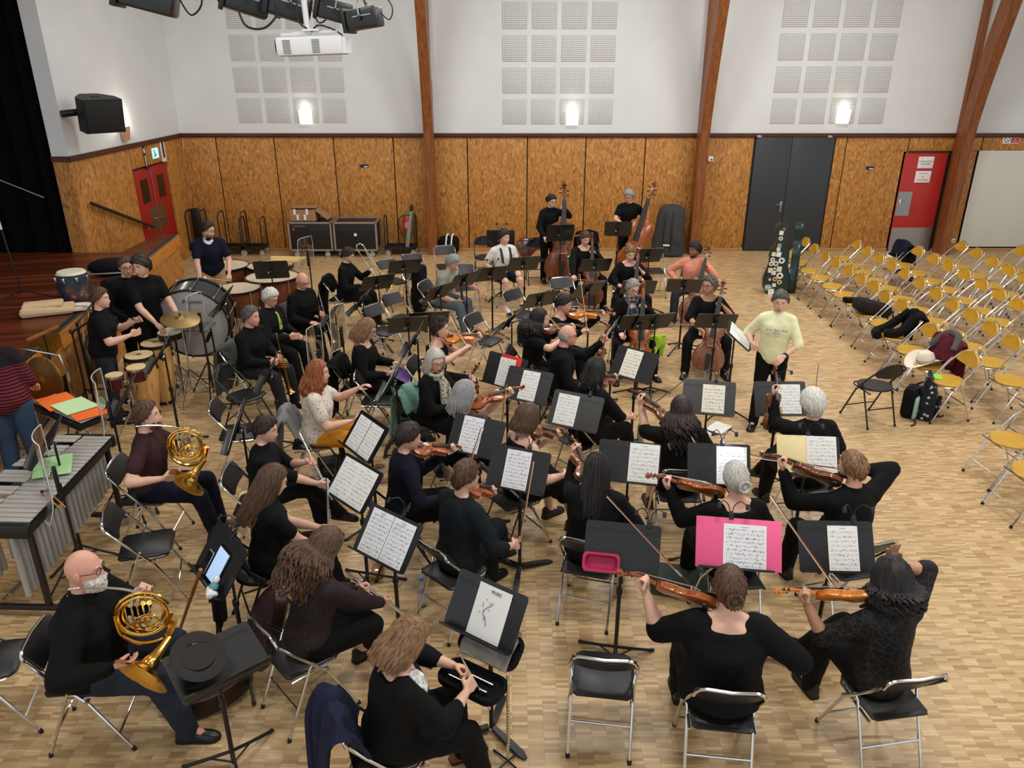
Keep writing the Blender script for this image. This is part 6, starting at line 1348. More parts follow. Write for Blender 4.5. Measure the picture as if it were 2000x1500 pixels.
o = tag(MB().cyl((0, -.06, 0), (0, .33, 0), .006, seg=7).obj('timpani_mallet', mat('pale stick', (206, 172, 116), .5)), 'wooden kettledrum mallet with a white felt head', 'mallet'); o.matrix_basis = nt @ frame((-.17, .30, -.58), (1, .25, .32), (0, 0, 1)); MB().ell((0, .34, 0), (.022, .025, .022), 10).obj('felt_head', WHT, o)
# brass
nt = person(490, 618, 108, 'trumpeter with grey-flecked hair', 'person with dark grey-flecked hair in a black shirt holding a brass trumpet upright', head=(-4, 6, 0), hair=('short', 'darkgrey'), skin='pink', collar='black', bottom='grey', L=dict(t=(-.06, .36, -.36), pose='grip', palm=(1, 0, 0)), Rr=dict(t=(.05, .34, -.38), pose='grip', palm=(-1, 0, 0)), fat=1.12)
put(TRK[0], 'trumpet', 'brass trumpet held upright by the man with grey-flecked hair', 'trumpet', nt @ frame((0, .38, -.34), (.0, .14, -1), (0, 1, .1)))
person(528, 581, 108, 'white-haired man in the green tie', 'person with white hair and glasses in black with a lime green tie', head=(14, 22, 0), hair=('greyfull', 'white'), skin='pink', glasses='dark', top='black2', L=dict(t=(-.1, .34, -.36)), Rr=dict(t=(.06, .38, -.33), palm=(-1, 0, 0)), fat=1.1,
       extra=[lambda P_, b: mkobj('tie', MB().sheet([[P_['Nb'] + V((x * w_, .085 + yy, z)) for x in (-1, -.3, .3, 1)] for z, w_, yy in ((-.03, .018, .012), (-.07, .016, .042), (-.16, .026, .062), (-.26, .034, .068))], .006).mesh('tie', mat('lime tie', (150, 178, 74), .5)), b)])
nt = person(590, 548, 118, 'bald trumpeter with glasses', 'person with a shaved head and glasses holding a silver trumpet downward', head=(12, 26, 0), hair=(None, 'grey'), skin='pink', glasses='dark', collar='black', L=dict(t=(-.02, .36, -.30), pose='grip', palm=(1, 0, 0)), Rr=dict(t=(.12, .30, -.40)), fat=1.1)
put(TRK[1], 'trumpet', 'silver trumpet held downward by the bald man', 'trumpet', nt @ frame((0, .36, -.26), (.1, .35, -1), (0, 1, .35)))
nt = person(679, 498, 98, 'trombonist', 'person with dark hair in black resting a trombone on the knee', head=(0, 30, 0), hair=('short', 'dark'), collar='black', L=dict(t=(-.10, .40, -.10), pose='grip', palm=(1, 0, 0)), Rr=dict(t=(.10, .33, -.32)), s=.98)
put(TBK, 'trombone', 'trombone held by the boy with dark hair', 'trombone', nt @ frame((-.06, .36, .06), (0, .52, -.85), (-.2, .85, .5)))
# woodwind
nt = person(884, 513, 112, 'bass clarinettist', 'person with grey hair in a grey-green t-shirt reaching to a stand', lean=22, head=(4, 26, 0), top='sage', sleeve='short', bottom='slate', hair=('greyfull', 'grey'), skin='pink', L=dict(t=(-.12, .60, -.34), pole=(-.3, 0, -1), palm=(0, 0, -1), pose='open'), Rr=dict(t=(.06, .22, -.46), pose='grip', palm=(-1, 0, 0)), fat=1.08, shoes='black')
put(BCK, 'bass_clarinet', 'black and silver bass clarinet before the grey-haired man', 'clarinet', nt @ frame((.02, .30, -1.0), (-.1, .99, .12), (0, -.2, 1)))
def harness(P_, b):
    m = MB()
    for x in (-.085, .085): m.tube([P_['Nb'] + V((x, -.10, -.10)), P_['Nb'] + V((x, -.04, .012)), P_['Nb'] + V((x, .08, -.04)), P_['Nb'] + V((x, .135, -.16)), P_['Nb'] + V((x * .9, .145, -.26))], [.018, .02, .02, .02, .016], 6)
    m.tube([P_['Nb'] + V((-.085, .145, -.24)), P_['Nb'] + V((0, .155, -.31)), P_['Nb'] + V((.085, .145, -.24))], .006, 5); mkobj('harness', m.mesh('harness', BLACKM), b)
person(985, 463, 152, 'boy in white', 'person with dark hair in a white t-shirt, black harness and navy shorts', head=(-8, 6, 0), top='white', sleeve='short', bottom='navy', bot='shorts', shoes='white', hair=('tousled', 'dark'), Rr=dict(t=(.14, .16, -.42)), L=dict(t=(-.14, .3, -.42)), extra=[harness], s=1.02, foot=-.02)
nt = person(716, 642, 96, 'woman with the purple folder', 'person with shoulder-length light brown hair in black reading a purple folder', head=(0, 28, 0), hair=('shoulder', 'light'), glasses='red', neck='scoop', L=dict(t=(-.12, .36, -.30), palm=(0, 0, -1)), Rr=dict(t=(.10, .33, -.36), palm=(-.3, 0, 1)), female=True, fat=1.06)
o = tag(MB().box((0, 0, 0), (.32, .24, .012), b=.003).obj('folder', mat('purple card', (128, 92, 160), .5)), 'purple folder on the lap of the woman with light brown hair', 'folder'); o.matrix_basis = nt @ M.Translation((-.0, .42, -.385)) @ M.Rotation(R(-28), 4, 'X')
person(621, 727, 82, 'red-haired woman', 'person with wavy red hair in a patterned cream top and mustard trousers', head=(6, 6, 0), top='cream', sleeve='short', bottom='must', hair=('wavy', 'red'), neck='scoop', Rr=dict(t=(.16, .40, -.30), palm=(-.3, 0, 1), pose='grip'), L=dict(t=(-.18, .46, -.08), palm=(.3, 0, -1)), fat=1.1, female=True, shoes='tan', lean=4)
def flutist(px, py, az, who, label, base, d, **kw):
    b, d = V(base), V(d).normalized(); L = dict(t=b + d * kw.pop('la', .28), pose='grip', palm=kw.pop('pl', (1, .0, 0)), pole=(-.5, 0, -1)); Rr = dict(t=b + d * kw.pop('ra', .5), pose='grip', palm=kw.pop('pr', (-1, .2, 0)), pole=(.7, -.3, -1))
    if kw.pop('swap', False): pass
    nt = person(px, py, az, who, label, L=L, Rr=Rr, **kw); put(FLK, 'flute', 'silver flute held by the ' + who, 'flute', nt @ frame(b, d, (0, .8, .4))); return nt
flutist(518, 838, 84, 'flutist with dark drawn-back hair', 'person with dark drawn-back hair in black holding a flute before the knees', (-.12, .30, .05), (.34, .36, -.75), la=.28, ra=.52, head=(8, 14, 0), hair=('lowbun', 'dark'), sleeve='elbow', neck='crew', legs='cross', female=True, s=.97)
flutist(532, 938, 62, 'flutist with loose long hair', 'person with long loose brown hair in a black t-shirt holding a flute', (-.08, .46, .02), (.22, -.10, -.75), la=.40, ra=.60, head=(4, 26, 0), hair=('long', 'brown'), sleeve='short', female=True, chairk='black', lean=8, bottom='black')
flutist(634, 1066, 48, 'flutist in sheer sleeves', 'person with long curly brown hair and sheer sleeves holding a flute on the lap', (-.04, .26, -.22), (.30, .46, -.60), la=.12, ra=.32, head=(8, 42, 0), hair=('curlylong', 'brown'), top='sheer', sleeve='long', bot='skirt', lean=16, female=True, fat=1.02)
# horns
nt = person(287, 812, 84, 'horn player in maroon', 'person with short brown hair in a maroon t-shirt playing a French horn', head=(-4, -2, 0), top='maroon', sleeve='short', bottom='navy', hair=('short', 'brown'), beard=('short', 'brown'), shoes='tan', L=dict(t=(-.05, .34, -.01), pose='grip', palm=(.8, -.3, -.4)), Rr=dict(t=(.26, .24, -.29), palm=(-.6, .6, 0), pole=(.9, -.5, -.6)), lean=4, s=1.03)
put(HORNK, 'french_horn', 'French horn played by the man in maroon', 'horn', nt @ frame((.08, .33, -.08), (-.12, 1, .05), (.0, 0, 1)) @ M.Scale(1.08, 4))
nt = person(163, 1112, 82, 'bald bearded horn player', 'person with a bald head, white beard and black pullover playing a French horn', head=(2, 4, 0), hair=(None, 'white'), beard=('full', 'white'), glasses='dark', skin='pink', bottom='jean', collar='black2', L=dict(t=(-.04, .34, -.02), pose='grip', palm=(.8, -.3, -.4)), Rr=dict(t=(.24, .24, -.34), palm=(-.6, .6, 0), pole=(1, -.6, -.4)), lean=5, s=1.05, fat=1.3, vox=.014)
put(HORNK, 'french_horn', 'French horn played by the bald bearded man', 'horn', nt @ frame((.08, .33, -.12), (-.15, 1, -.05), (0, .05, 1)) @ M.Scale(1.1, 4))
# double basses
def bass(px, py, az, who, label, kit, tilt, **kw):
    s = kw.get('s', 1.0); Nz = .965 + .475; E = V((-.02, .50, -Nz)); sc = V(tilt); d = (sc - E).normalized(); n = V((.30, 1, .30)); n = (n - d * n.dot(d)).normalized(); O = E + d * .16
    L = dict(t=V(kw.pop('lt', O + d * 1.38)), pole=(-1, .2, -.2), palm=(.7, .4, .1), pose='grip'); Rr = kw.pop('Rr')
    nt = person(px, py, az, who, label, sit=False, L=L, Rr=Rr, **kw); put(kit, 'double_bass', 'double bass held by the ' + who, 'double bass', nt @ frame(O, d, n)); return nt
nt = bass(1077, 392, 158, 'dark-haired bass player', 'person with dark tied hair and glasses in black holding a double bass', BK[0], (-.24, .10, .20), Rr=dict(t=(.22, .30, -.52), pose='grip', palm=(0, 0, -1)), head=(-8, 18, 0), hair=('lowbun', 'black'), glasses='dark', collar='black', female=True, s=.99)
put(BOWK, 'bow', 'double bass bow held by the dark-haired bass player', 'bow', nt @ frame((.26, .30, -.52), (-1, .25, .12), (0, .3, 1)))
nt = bass(1229, 383, 192, 'grey-haired bass player', 'person with grey hair and glasses in a black t-shirt plucking a double bass', BK[1], (-.42, .02, .26), Rr=dict(t=(.02, .40, -.36), pole=(1, -.2, -.3), palm=(0, 1, -.2)), head=(22, 22, 0), hair=('greyfull', 'grey'), glasses='dark', skin='pink', sleeve='short')
# cellos
cel(1143, 465, 168, 'cellist with dark brown drawn-back hair', 'person with drawn-back dark hair in black playing a cello behind the winds', CK[1], head=(-6, 26, 0), hair=('lowbun', 'brown'), neck='scoop', female=True, fat=1.08)
cel(1231, 494, 176, 'cellist with tied brown hair', 'person with tied brown hair in a black top looking down at a cello', CK[2], bow=False, Rr=dict(t=(.10, .36, -.36), pole=(1, -.2, -.3), palm=(0, 1, -.4)), head=(-4, 24, 0), hair=('bun', 'light'), neck='scoop', sleeve='three', female=True)
cel(1357, 487, 192, 'man in the salmon sweatshirt', 'person with black hair and beard in a salmon sweatshirt with a cello', CK[2], bow=False, Rr=dict(t=(.20, .10, -.44), pole=(1, -.4, -.6)), head=(44, 10, 0), top='salmon', bottom='jean', hair=('tousled', 'black'), beard=('short', 'black'), skin='dark', shoes='tan', scroll=(-.22, .02, .26))
nt = cel(1236, 563, 172, 'cellist with cropped grey hair', 'person with cropped grey hair, glasses and scarf holding a cello', CK[0], bow=False, Rr=dict(t=(.20, .36, -.40), pose='grip'), head=(-10, 16, 0), hair=('short', 'grey'), glasses='dark', scarf='bscarf', female=True, scroll=(-.14, .06, .24))
put(BOWK, 'bow', 'cello bow held upright by the woman with cropped grey hair', 'bow', nt @ frame((.18, .38, -.42), (-.12, -.05, 1), (0, 1, 0)))
nt = cel(1386, 557, 188, 'curly grey-haired cellist', 'person with curly grey hair and glasses in a black top plucking a cello', CK[2], bow=False, Rr=dict(t=(.08, .40, -.40), pole=(1, -.2, -.3), palm=(0, 1, -.4)), head=(46, 4, 0), hair=('curly', 'darkgrey'), glasses='dark', neck='scoop', sleeve='elbow', skin='tan', female=True, chairk='black', scroll=(-.17, .04, .22))
put(BOWK, 'bow', 'cello bow lying across the stand of the curly grey-haired cellist', 'bow', sd['curly'] @ M.Translation((-.12, -.13, .03)) @ M.Rotation(R(-90), 4, 'Z'))
# violas and inner violins
vio(1101, 592, 122, 'violist with drawn-back hair', 'person with drawn-back dark hair playing an amber viola', vd=(-.75, .62, -.12), kit=VAK[2], kind='viola', bow=('at', (.10, .42, -.10), (-.1, -.25, 1)), S=1.14, head=(-14, 20, 0), hair=('lowbun', 'dark'), neck='scoop', female=True)
vio(1052, 622, 98, 'violinist with long dark hair', 'person with long dark wavy hair in a black t-shirt playing a brown violin', vd=(-.55, .8, -.1), kit=VK[3], bow=('play', .30), head=(-8, 14, 0), hair=('curlylong', 'black'), sleeve='short', female=True)
nt = vio(1108, 655, 92, 'bald violist', 'person with a bald crown and glasses in a black shirt resting a viola', vd=(-.05, .25, 1), up=(-.5, -1, .2), kit=VAK[1], kind='viola', O=(-.12, .34, -.42), lhand=.46, bow=('at', (.14, .34, -.40), (-.1, .2, 1)), S=1.14, head=(8, 4, 0), hair=('fringe', 'grey'), glasses='dark', skin='pink', collar='black', legs='sit', chairk='black', fat=1.08)
vio(1163, 722, 52, 'dark-haired violist', 'person with shoulder-length dark hair in a black tunic holding a viola', vd=(-.3, .85, -.25), kit=VAK[1], kind='viola', bow=('at', (.20, .45, -.40), (.62, .35, .75)), S=1.14, head=(6, 12, 0), hair=('shoulder', 'black'), sleeve='elbow', female=True, fat=1.12, glasses='dark')
vio(859, 641, 100, 'curly dark-haired violinist', 'person with short curly dark hair in sleeveless black playing an orange violin', vd=(-.50, .82, -.05), kit=VK[2], bow=('play', .32), head=(-8, 10, 0), hair=('curly', 'dark'), sleeve='none', neck='scoop', female=True)
vio(850, 703, 118, 'violinist in the patterned scarf', 'person with silver-blond hair, glasses and patterned scarf resting the violin', vd=(.05, .25, 1), up=(-.3, -1, .2), kit=VK[1], O=(-.16, .30, -.44), lhand=.42, bow=('at', (.02, .36, -.28), (.48, .50, .86)), head=(30, 18, 0), hair=('shoulder', 'silver'), glasses='red', scarf='scarf', female=True, chairk='black')
vio(908, 768, 72, 'grey-haired violinist', 'person with wavy grey hair in black playing a brown violin', vd=(-.12, .95, .12), kit=VK[0], bow=('at', (.18, .30, -.42), (.0, .1, 1)), head=(2, 10, 0), hair=('shoulder', 'grey'), sleeve='none', neck='scoop', female=True)
vio(797, 853, 70, 'violinist in the navy velvet jacket', 'person with a dark ponytail in a navy velvet jacket holding a violin', vd=(-.30, .80, -.28), kit=VK[0], bow=('at', (.20, .36, -.36), (.16, .30, .94)), head=(4, 16, 0), hair=('pony', 'dark'), top='velvet', female=True, chairk='black')
vio(1030, 815, 56, 'bob-haired violinist', 'person with a brown bob and glasses in sleeveless black holding a violin', vd=(-.15, .75, -.35), kit=VK[1], bow=('at', (.26, .32, -.36), (.72, .25, .62)), head=(6, 16, 0), hair=('bob', 'brown'), glasses='dark', sleeve='none', neck='scoop', bot='skirt', female=True)
vio(909, 930, 44, 'violinist with the messy bun', 'person with a messy brown bun and glasses in a dark teal tunic holding a bow', vd=(-.2, .80, -.45), kit=VK[0], bow=('at', (.26, .32, -.44), (.08, .12, 1)), head=(16, 6, 0), hair=('bun', 'brown'), glasses='red', top='teal', bottom='teal', sleeve='three', female=True, legs='cross', fat=1.06, s=1.02, bot='long')
vio(1166, 915, 16, 'woman with long black hair', 'person with straight long black hair in ribbed black holding a violin', vd=(-.42, .85, .15), kit=VK[1], bow=('at', (.22, .34, -.30), (-.75, .35, .45)), head=(-2, 14, 0), hair=('long', 'black'), female=True, fat=1.16, s=1.0)
def dots(P_, b):
    m = MB()
    for k in range(23): a = R(185 + 170 * k / 22); m.ell(P_['P0'] + P_['u'] * (.40 + .115 * math.sin(a)) + V((.12 * math.cos(a), -.128, 0)), (.005, .003, .005), 6)
    mkobj('printed_dots', m.mesh('printed_dots', WHT), b)
vio(1331, 800, 2, 'woman with long curly hair', 'person with very long curly dark hair in a printed black t-shirt', vd=(-.55, .78, .18), kit=VK[1], bow=('at', (.25, .30, -.38), (-.6, .6, .1)), head=(0, 10, 0), hair=('curlylong', 'dark'), sleeve='elbow', female=True, fat=1.14, extra=[dots], bot='skirt')
vio(1587, 788, -8, 'woman with short white hair', 'person with short white hair in black resting a violin upright', vd=(.05, .28, .95), up=(.3, -1, .2), kit=VK[1], O=(-.22, .26, -.20), lhand=.40, bow=('at', (.24, .34, -.34), (.12, .35, .85)), head=(-4, 12, 0), hair=('round', 'white'), sleeve='long', neck='crew', female=True, fat=1.16, legs='cross')
vio(1437, 935, -6, 'grey-haired woman with a clip', 'person with grey hair held by a black clip playing a violin', vd=(-.86, .45, .05), kit=VK[0], up=(.1, .75, .66), bow=('at', (.22, .36, -.32), (-.4, .6, .6)), head=(-6, 10, 0), hair=('clip', 'silver'), neck='scoop', female=True, fat=1.14)
vio(1666, 912, -12, 'short-haired violinist', 'person with short brown hair in a black shirt drawing a bow across a violin', vd=(-.78, .56, .20), kit=VK[1], bpole=(1, -.3, .12), bow=('at', (.10, .24, .02), (-.9, .42, .06), (0, 0, 1)), up=(.1, .7, .7), O=(-.06, .05, .04), head=(-24, 4, -10), hair=('crop', 'light'), collar='black', skin='pink', s=1.04, twist=-8, fat=1.06)
vio(1425, 1148, 7, 'woman with the low brown bun', 'person with brown hair in a clipped bun and black blouse holding a violin', vd=(-.94, .30, .06), kit=VK[0], up=(.1, .75, .66), bow=None, Rr0=dict(t=(.26, .14, -.40), pole=(1, -.5, -.3), palm=(-1, 0, 0)), head=(-4, 12, 0), hair=('clip', 'brown'), sleeve='elbow', neck='scoop', female=True, fat=1.32, s=1.02, vox=.014)
vio(1741, 1132, -9, 'woman with curly black hair', 'person with curly black hair in a lace top touching her head', vd=(-.96, .20, .02), kit=VK[2], up=(.1, .75, .66), bow=None, Rr0=dict(t=(.06, .16, .24), pole=(1, .1, .1), palm=(0, -1, .2), pose='open', hd=(-.1, .0, 1)), head=(-14, 10, 0), hair=('curlymid', 'black'), top='lace', sleeve='elbow', skin='tan', female=True, legs='cross', s=1.0, vox=.014, twist=-6)
for T0, lb, a, b, h in (((1290, 1080), 'bow rising beside the woman with the low brown bun', (1252, 1040), (1345, 1140), 1.15), ((1600, 1100), 'bow rising beside the woman with curly black hair', (1568, 1056), (1648, 1170), 1.12)):
    pa, pb = un(*b, 1.0), un(*a, 1.28); put(BOWK, 'bow', lb, 'bow', frame(pa, pb - pa, (.3, -1, .3)))
# conductor and the woman at the bottom
nt = person(1524, 588, 196, 'conductor', 'person with dark cropped hair in a lemon sweatshirt and black trousers conducting', sit=False, s=.98, lean=3, head=(2, 16, 0), hair=('short', 'darkgrey'), top='lemon', sleeve='elbow', bottom='black', Rr=dict(t=(.24, .20, -.36), pose='grip', palm=(-1, 0, -.2), pole=(.8, -.8, -1)), L=dict(t=(-.06, .30, -.46), pose='relax', palm=(.5, -.6, -.5), pole=(-1, -.3, -.5)), fat=.98, female=True,
            extra=[lambda P_, b: [textmesh('lettering', tx, sz, mat('shirt print blue', (96, 104, 160), .7), b, M.Translation(P_['Nb'] + V((0, .158 + yo, z))) @ M.Rotation(R(180), 4, 'Z') @ FR @ M.Rotation(R(-4), 4, 'X')) for tx, sz, z, yo in (('Blah Blah Blah', .042, -.15, .006), ('Blah Blah', .022, -.185, .008), ('Blah', .02, -.215, .010))],
                   lambda P_, b: mkobj('watch', MB().lathe([(.031, -.012), (.035, -.006), (.035, .006), (.031, .012)], 14, P_['arms'][-1][3] @ M.Translation((0, -.03, 0)) @ M.Rotation(R(90), 4, 'X'), cap=False).mesh('watch', RUBBER), b)])
nt = person(797, 1246, 68, 'woman with the grey cloth', 'person with straight light brown hair in a black top with floral shoulder assembling a flute', lean=10, head=(4, 34, 0), hair=('shoulder', 'light'), neck='scoop', sleeve='three', shoes='brown', bottom='black', L=dict(t=(-.08, .40, -.26), pole=(-1, 0, -.5), pose='grip', palm=(1, 0, -.3)), Rr=dict(t=(.06, .40, -.24), pole=(1, -.2, -.7), pose='grip', palm=(-1, 0, -.3)), fat=1.16, s=.97, female=True, vox=.014,
            extra=[lambda P_, b: mkobj('floral_shoulder', MB().ell(P_['arms'][1][0] + V((-.05, .055, -.02)), (.088, .075, .10), 16).mesh('floral_shoulder', mat('cloth floral white', (196, 186, 180), .8, var=.5, vs=30)), b)])
o = tag(MB().cyl((0, -.2, 0), (0, .18, 0), .006, seg=8).obj('cleaning_rod', SILVER), 'silver flute cleaning rod in the hands of the bottom-row woman', 'rod'); o.matrix_basis = nt @ frame((.04, .42, -.26), (.25, .35, -.9), (0, 1, 0)); MB().ell((0, .19, 0), (.008, .02, .008), 8).obj('rod_tip', SILVER, o)
build_people()
# ------------------------------------------------------------------ overhead: projector, spotlights
WPL = mat('white plastic', (226, 227, 228), .4); GRI = mat('vent grey', (120, 122, 124), .6)
c = ray(612, 90, 5.8); t_ = thing('projector', 'white ceiling projector with grey side vents on a white pole', 'projector', M.Translation(c) @ M.Rotation(R(4), 4, 'Z') @ M.Rotation(R(-2), 4, 'Y'))
MB().box((0, 0, 0), (.48, .40, .13), b=.018).obj('housing', WPL, t_); MB().loft([[(.22, -.19, -.06), (.22, .19, -.06), (.22, .19, .06), (.22, -.19, .06)], [(.265, -.17, -.06), (.265, .17, -.06), (.265, .17, .045), (.265, -.17, .045)]]).obj('rear_cap', WPL, t_)
for x in (-.16, .05):
    for k in range(9): MB().box((x, -.202, -.045 + .0105 * k), (.055, .004, .005)).obj('vent_slat', GRI, t_, smooth=False)
MB().cyl((-.235, -.06, 0), (-.262, -.06, 0), .05, .055, 18).obj('lens', BLACKM, t_); MB().box((-.12, .02, .085), (.22, .05, .02)).box((.02, .02, .095), (.34, .04, .014)).box((0, .02, .11), (.12, .12, .012)).obj('mount_plate', WPL, t_, smooth=False)
MB().cyl((-.03, .02, .1), (-.06, .02, 6.98 - c.z), .022).obj('pole', WPL, t_); MB().tube(spline([(0, .0, .10), (.06, -.02, .14), (.16, 0, .11), (.22, .03, .07)], 5), .006, 6).tube(spline([(-.03, 0, .12), (-.09, -.02, .2), (-.05, 0, .5), (-.05, .02, 1.2)], 5), .006, 6).obj('cable', BLACKM, t_)
BT_ = [ray(x, y, 5.7) for x, y in ((300, -20), (480, -10), (562, 0), (652, 10), (712, 30))]
tag(MB().cyl((-4.2, BT_[1].y, 4.86), (.2, BT_[1].y, 4.86), .025, seg=12).cyl((-4.0, BT_[1].y, 4.86), (-4.0, BT_[1].y, 6.98), .012).cyl((.0, BT_[1].y, 4.86), (.0, BT_[1].y, 6.98), .012).obj('lighting_bar', STEEL), 'steel bar carrying the stage spotlights above the orchestra', 'bar')
def spot(p, yaw, pit, label, sc=1.0, lit=False):
    t_ = thing('stage_spotlight', label, 'spotlight', M.Translation(p) @ M.Rotation(R(yaw), 4, 'Z') @ M.Rotation(R(pit), 4, 'Y') @ M.Scale(sc, 4), 'stage spotlights')
    MB().box((0, 0, 0), (.34, .22, .19), b=.02).obj('housing', BLACKM2, t_); MB().box((-.185, 0, 0), (.04, .26, .23), b=.008).obj('colour_frame', BLACKM, t_)
    MB().lathe([(.085, 0), (.06, .02), (.01, .028)], 18, M.Translation((-.20, 0, 0)) @ M.Rotation(R(-90), 4, 'Y')).obj('lens', mat('warm lens', (206, 190, 160), .1) if lit else mat('dark lens', (40, 40, 44), .08), t_)
    for s in (-1, 1): MB().box((.02, s * .116, .02), (.2, .006, .012)).obj('cooling_slot', STEEL, t_, smooth=False)
    MB().tube([(0, -.13, 0), (0, -.135, .14), (0, 0, .22), (0, .135, .14), (0, .13, 0)], .009, 6).obj('yoke', STEEL, t_); MB().cyl((-.0, -.118, .0), (0, -.145, 0), .022).obj('tilt_knob', BLACKM, t_)
    MB().box((.0, 0, .25), (.05, .05, .09), b=.01).obj('hook_clamp', BLACKM, t_); MB().tube(spline([(.18, 0, .03), (.26, .02, -.05), (.32, 0, .06), (.22, 0, .24)], 5), .006, 6).obj('power_cable', RUBBER, t_)
spot(ray(292, -8, 5.8), 10, 14, 'black spotlight with a white tag beside the side wall', 1.15); spot(ray(482, 2, 5.9), 20, 16, 'black spotlight with a hanging cable loop', .95); spot(ray(564, 12, 5.9), 20, 16, 'black spotlight directly behind the projector pole', .95); spot(ray(654, 22, 5.9), 12, 14, 'black spotlight with a lit warm lens', .75, True); spot(ray(712, 36, 5.7), -14, -8, 'small black flood lamp hanging on a perforated strap', .72)
tag(MB().tube(spline([tuple(ray(462, 10, 5.6)), tuple(ray(480, 50, 5.6)), tuple(ray(515, 55, 5.6)), tuple(ray(540, 30, 5.6)), tuple(ray(538, 4, 5.6))], 6), .008, 6).obj('cable_loop', RUBBER), 'black cable loop sagging between two spotlights', 'cable')
# ------------------------------------------------------------------ along the back wall
for k, (px, lb) in enumerate(((610, 'black flight case with a red sticker under the cardboard box'), (697, 'black flight case with a white sticker'))):
    x0 = wx(px, 490) ; yb = YW - .75; t_ = thing('flight_case', lb, 'flight case', M.Translation((wx(px, 488) * (YW - .6) / YW, YW - .34, 0)), 'flight cases'); W, D_, H0, H1 = .92, .58, .16, .76
    MB().box((0, 0, (H0 + H1) / 2), (W, D_, H1 - H0), b=.01).obj('body', mat('black laminate', (22, 17, 16), .5), t_)
    m = MB()
    for s in (-1, 1):
        for q in (-1, 1): m.box((s * W / 2, q * D_ / 2, (H0 + H1) / 2), (.04, .04, H1 - H0 + .02)); m.box((0, s * D_ / 2, H0 if q < 0 else H1), (W, .04, .04)); m.box((s * W / 2, 0, H0 if q < 0 else H1), (.04, D_, .04))
    m.obj('aluminium_edging', mat('aluminium', (176, 174, 170), .4, .8), t_, smooth=False)
    for s in (-1, 1):
        for q in (-1, 1): MB().lathe([(.03, -.018), (.06, -.012), (.06, .012), (.03, .018)], 12, M.Translation((s * .34, q * .26, .06)) @ M.Rotation(R(90), 4, 'X')).box((s * .34, q * .26, .13), (.06, .05, .05)).obj('caster', mat('pale caster', (176, 172, 162), .6), t_)
    if k == 0: MB().lathe([(.03, 0), (.03, .003)], 14, M.Translation((-.36, -D_ / 2 - .001, .62)) @ FR).obj('round_sticker', REDI, t_); textmesh('lettering', 'L-ACOUSTICS', .045, mat('grey print', (150, 146, 140), .6), t_, M.Translation((-.24, -D_ / 2 - .002, .685)) @ FR)
    else: MB().lathe([(.035, 0), (.035, .003)], 14, M.Translation((0, -D_ / 2 - .001, .5)) @ FR).obj('round_sticker', WHT, t_)
CARD = mat('cardboard', (158, 122, 86), .85, var=.05); bx = V((wx(610, 488) * (YW - .6) / YW, YW - .76, 0))
t_ = thing('cardboard_box', 'opened brown cardboard box with white tape on a flight case', 'box', M.Translation((bx.x - .1, bx.y + .42, .785)))
MB().box((-.05, 0, .12), (.56, .42, .24)).obj('carton', CARD, t_, smooth=False)
for s in (-1, 1): MB().box((-.05, s * .12, .25), (.56, .2, .01), T=M.Rotation(s * R(8), 4, 'X')).obj('flap', CARD, t_, smooth=False)
MB().box((.16, 0, 0), (.34, .4, .01), T=M.Translation((.23, 0, .23)) @ M.Rotation(R(38), 4, 'Y')).obj('flap', CARD, t_, smooth=False)
for x, z in ((-.22, .2), (-.16, .08), (.05, .2), (.0, .08)): MB().box((x, -.213, z), (.05, .004, .12)).obj('tape', PAPER, t_, smooth=False)
def dolly(px, py, label, w_=.62, hh=.86, d=.9, az=0, cover=False):
    p = un(px, 492); t_ = thing('chair_trolley', label, 'trolley', at((p.x, YW - .3, 0), az), 'black chair trolleys')
    m = MB()
    for s in (-1, 1): m.box((s * w_ / 2, 0, .17), (.04, .44, .05)); m.box((0, s * .2, .17), (w_, .04, .05))
    m.box((0, 0, .15), (w_, .4, .012)); m.obj('platform', BLACKM, t_, smooth=False)
    for s in (-1, 1): MB().tube([(s * w_ / 2, -.19, .17), (s * w_ / 2, -.19, hh - .1), (s * w_ / 2, -.13, hh), (s * w_ / 2, .13, hh), (s * w_ / 2, .19, hh - .1), (s * w_ / 2, .19, .17)], .014, 7).obj('end_hoop', BLACKM, t_)
    for s in (-1, 1):
        for q in (-1, 1): MB().lathe([(.02, -.015), (.055, -.01), (.055, .01), (.02, .015)], 12, M.Translation((s * w_ * .42, q * .16, .055)) @ M.Rotation(R(90), 4, 'X')).box((s * w_ * .42, q * .16, .12), (.04, .04, .05)).obj('caster', MATS['pale caster'], t_)
    if cover: MB().box((0, 0, .62), (w_ * .7, .1, .8), b=.05).obj('folded_chairs', BLACKPAD, t_)
dolly(468, 490, 'black trolley with tall hoops behind the timpanist', .5, .95); dolly(505, 492, 'low black trolley beside the flight cases', .46, .82); dolly(400, 486, 'black trolley carrying dark folded chairs in the corner', .30, .98, .5, 0, True); dolly(787, 496, 'black trolley under the fire extinguisher', .66, .85)
x, z = wx(797, 437), wz(437); t_ = thing('fire_extinguisher', 'red fire extinguisher with green cap and base on the wall', 'extinguisher', M.Translation((x, YW - .13, z - .27)))
MB().lathe([(.08, .07), (.085, .1), (.085, .42), (.06, .47), (.03, .49)], 18).obj('cylinder', mat('extinguisher red', (176, 30, 48), .35), t_); MB().lathe([(.082, 0), (.088, .02), (.088, .09)], 18).obj('base_ring', mat('extinguisher green', (36, 140, 60), .4), t_); MB().box((.02, -.02, .52), (.12, .07, .07), b=.015).obj('handle', MATS['extinguisher green'], t_)
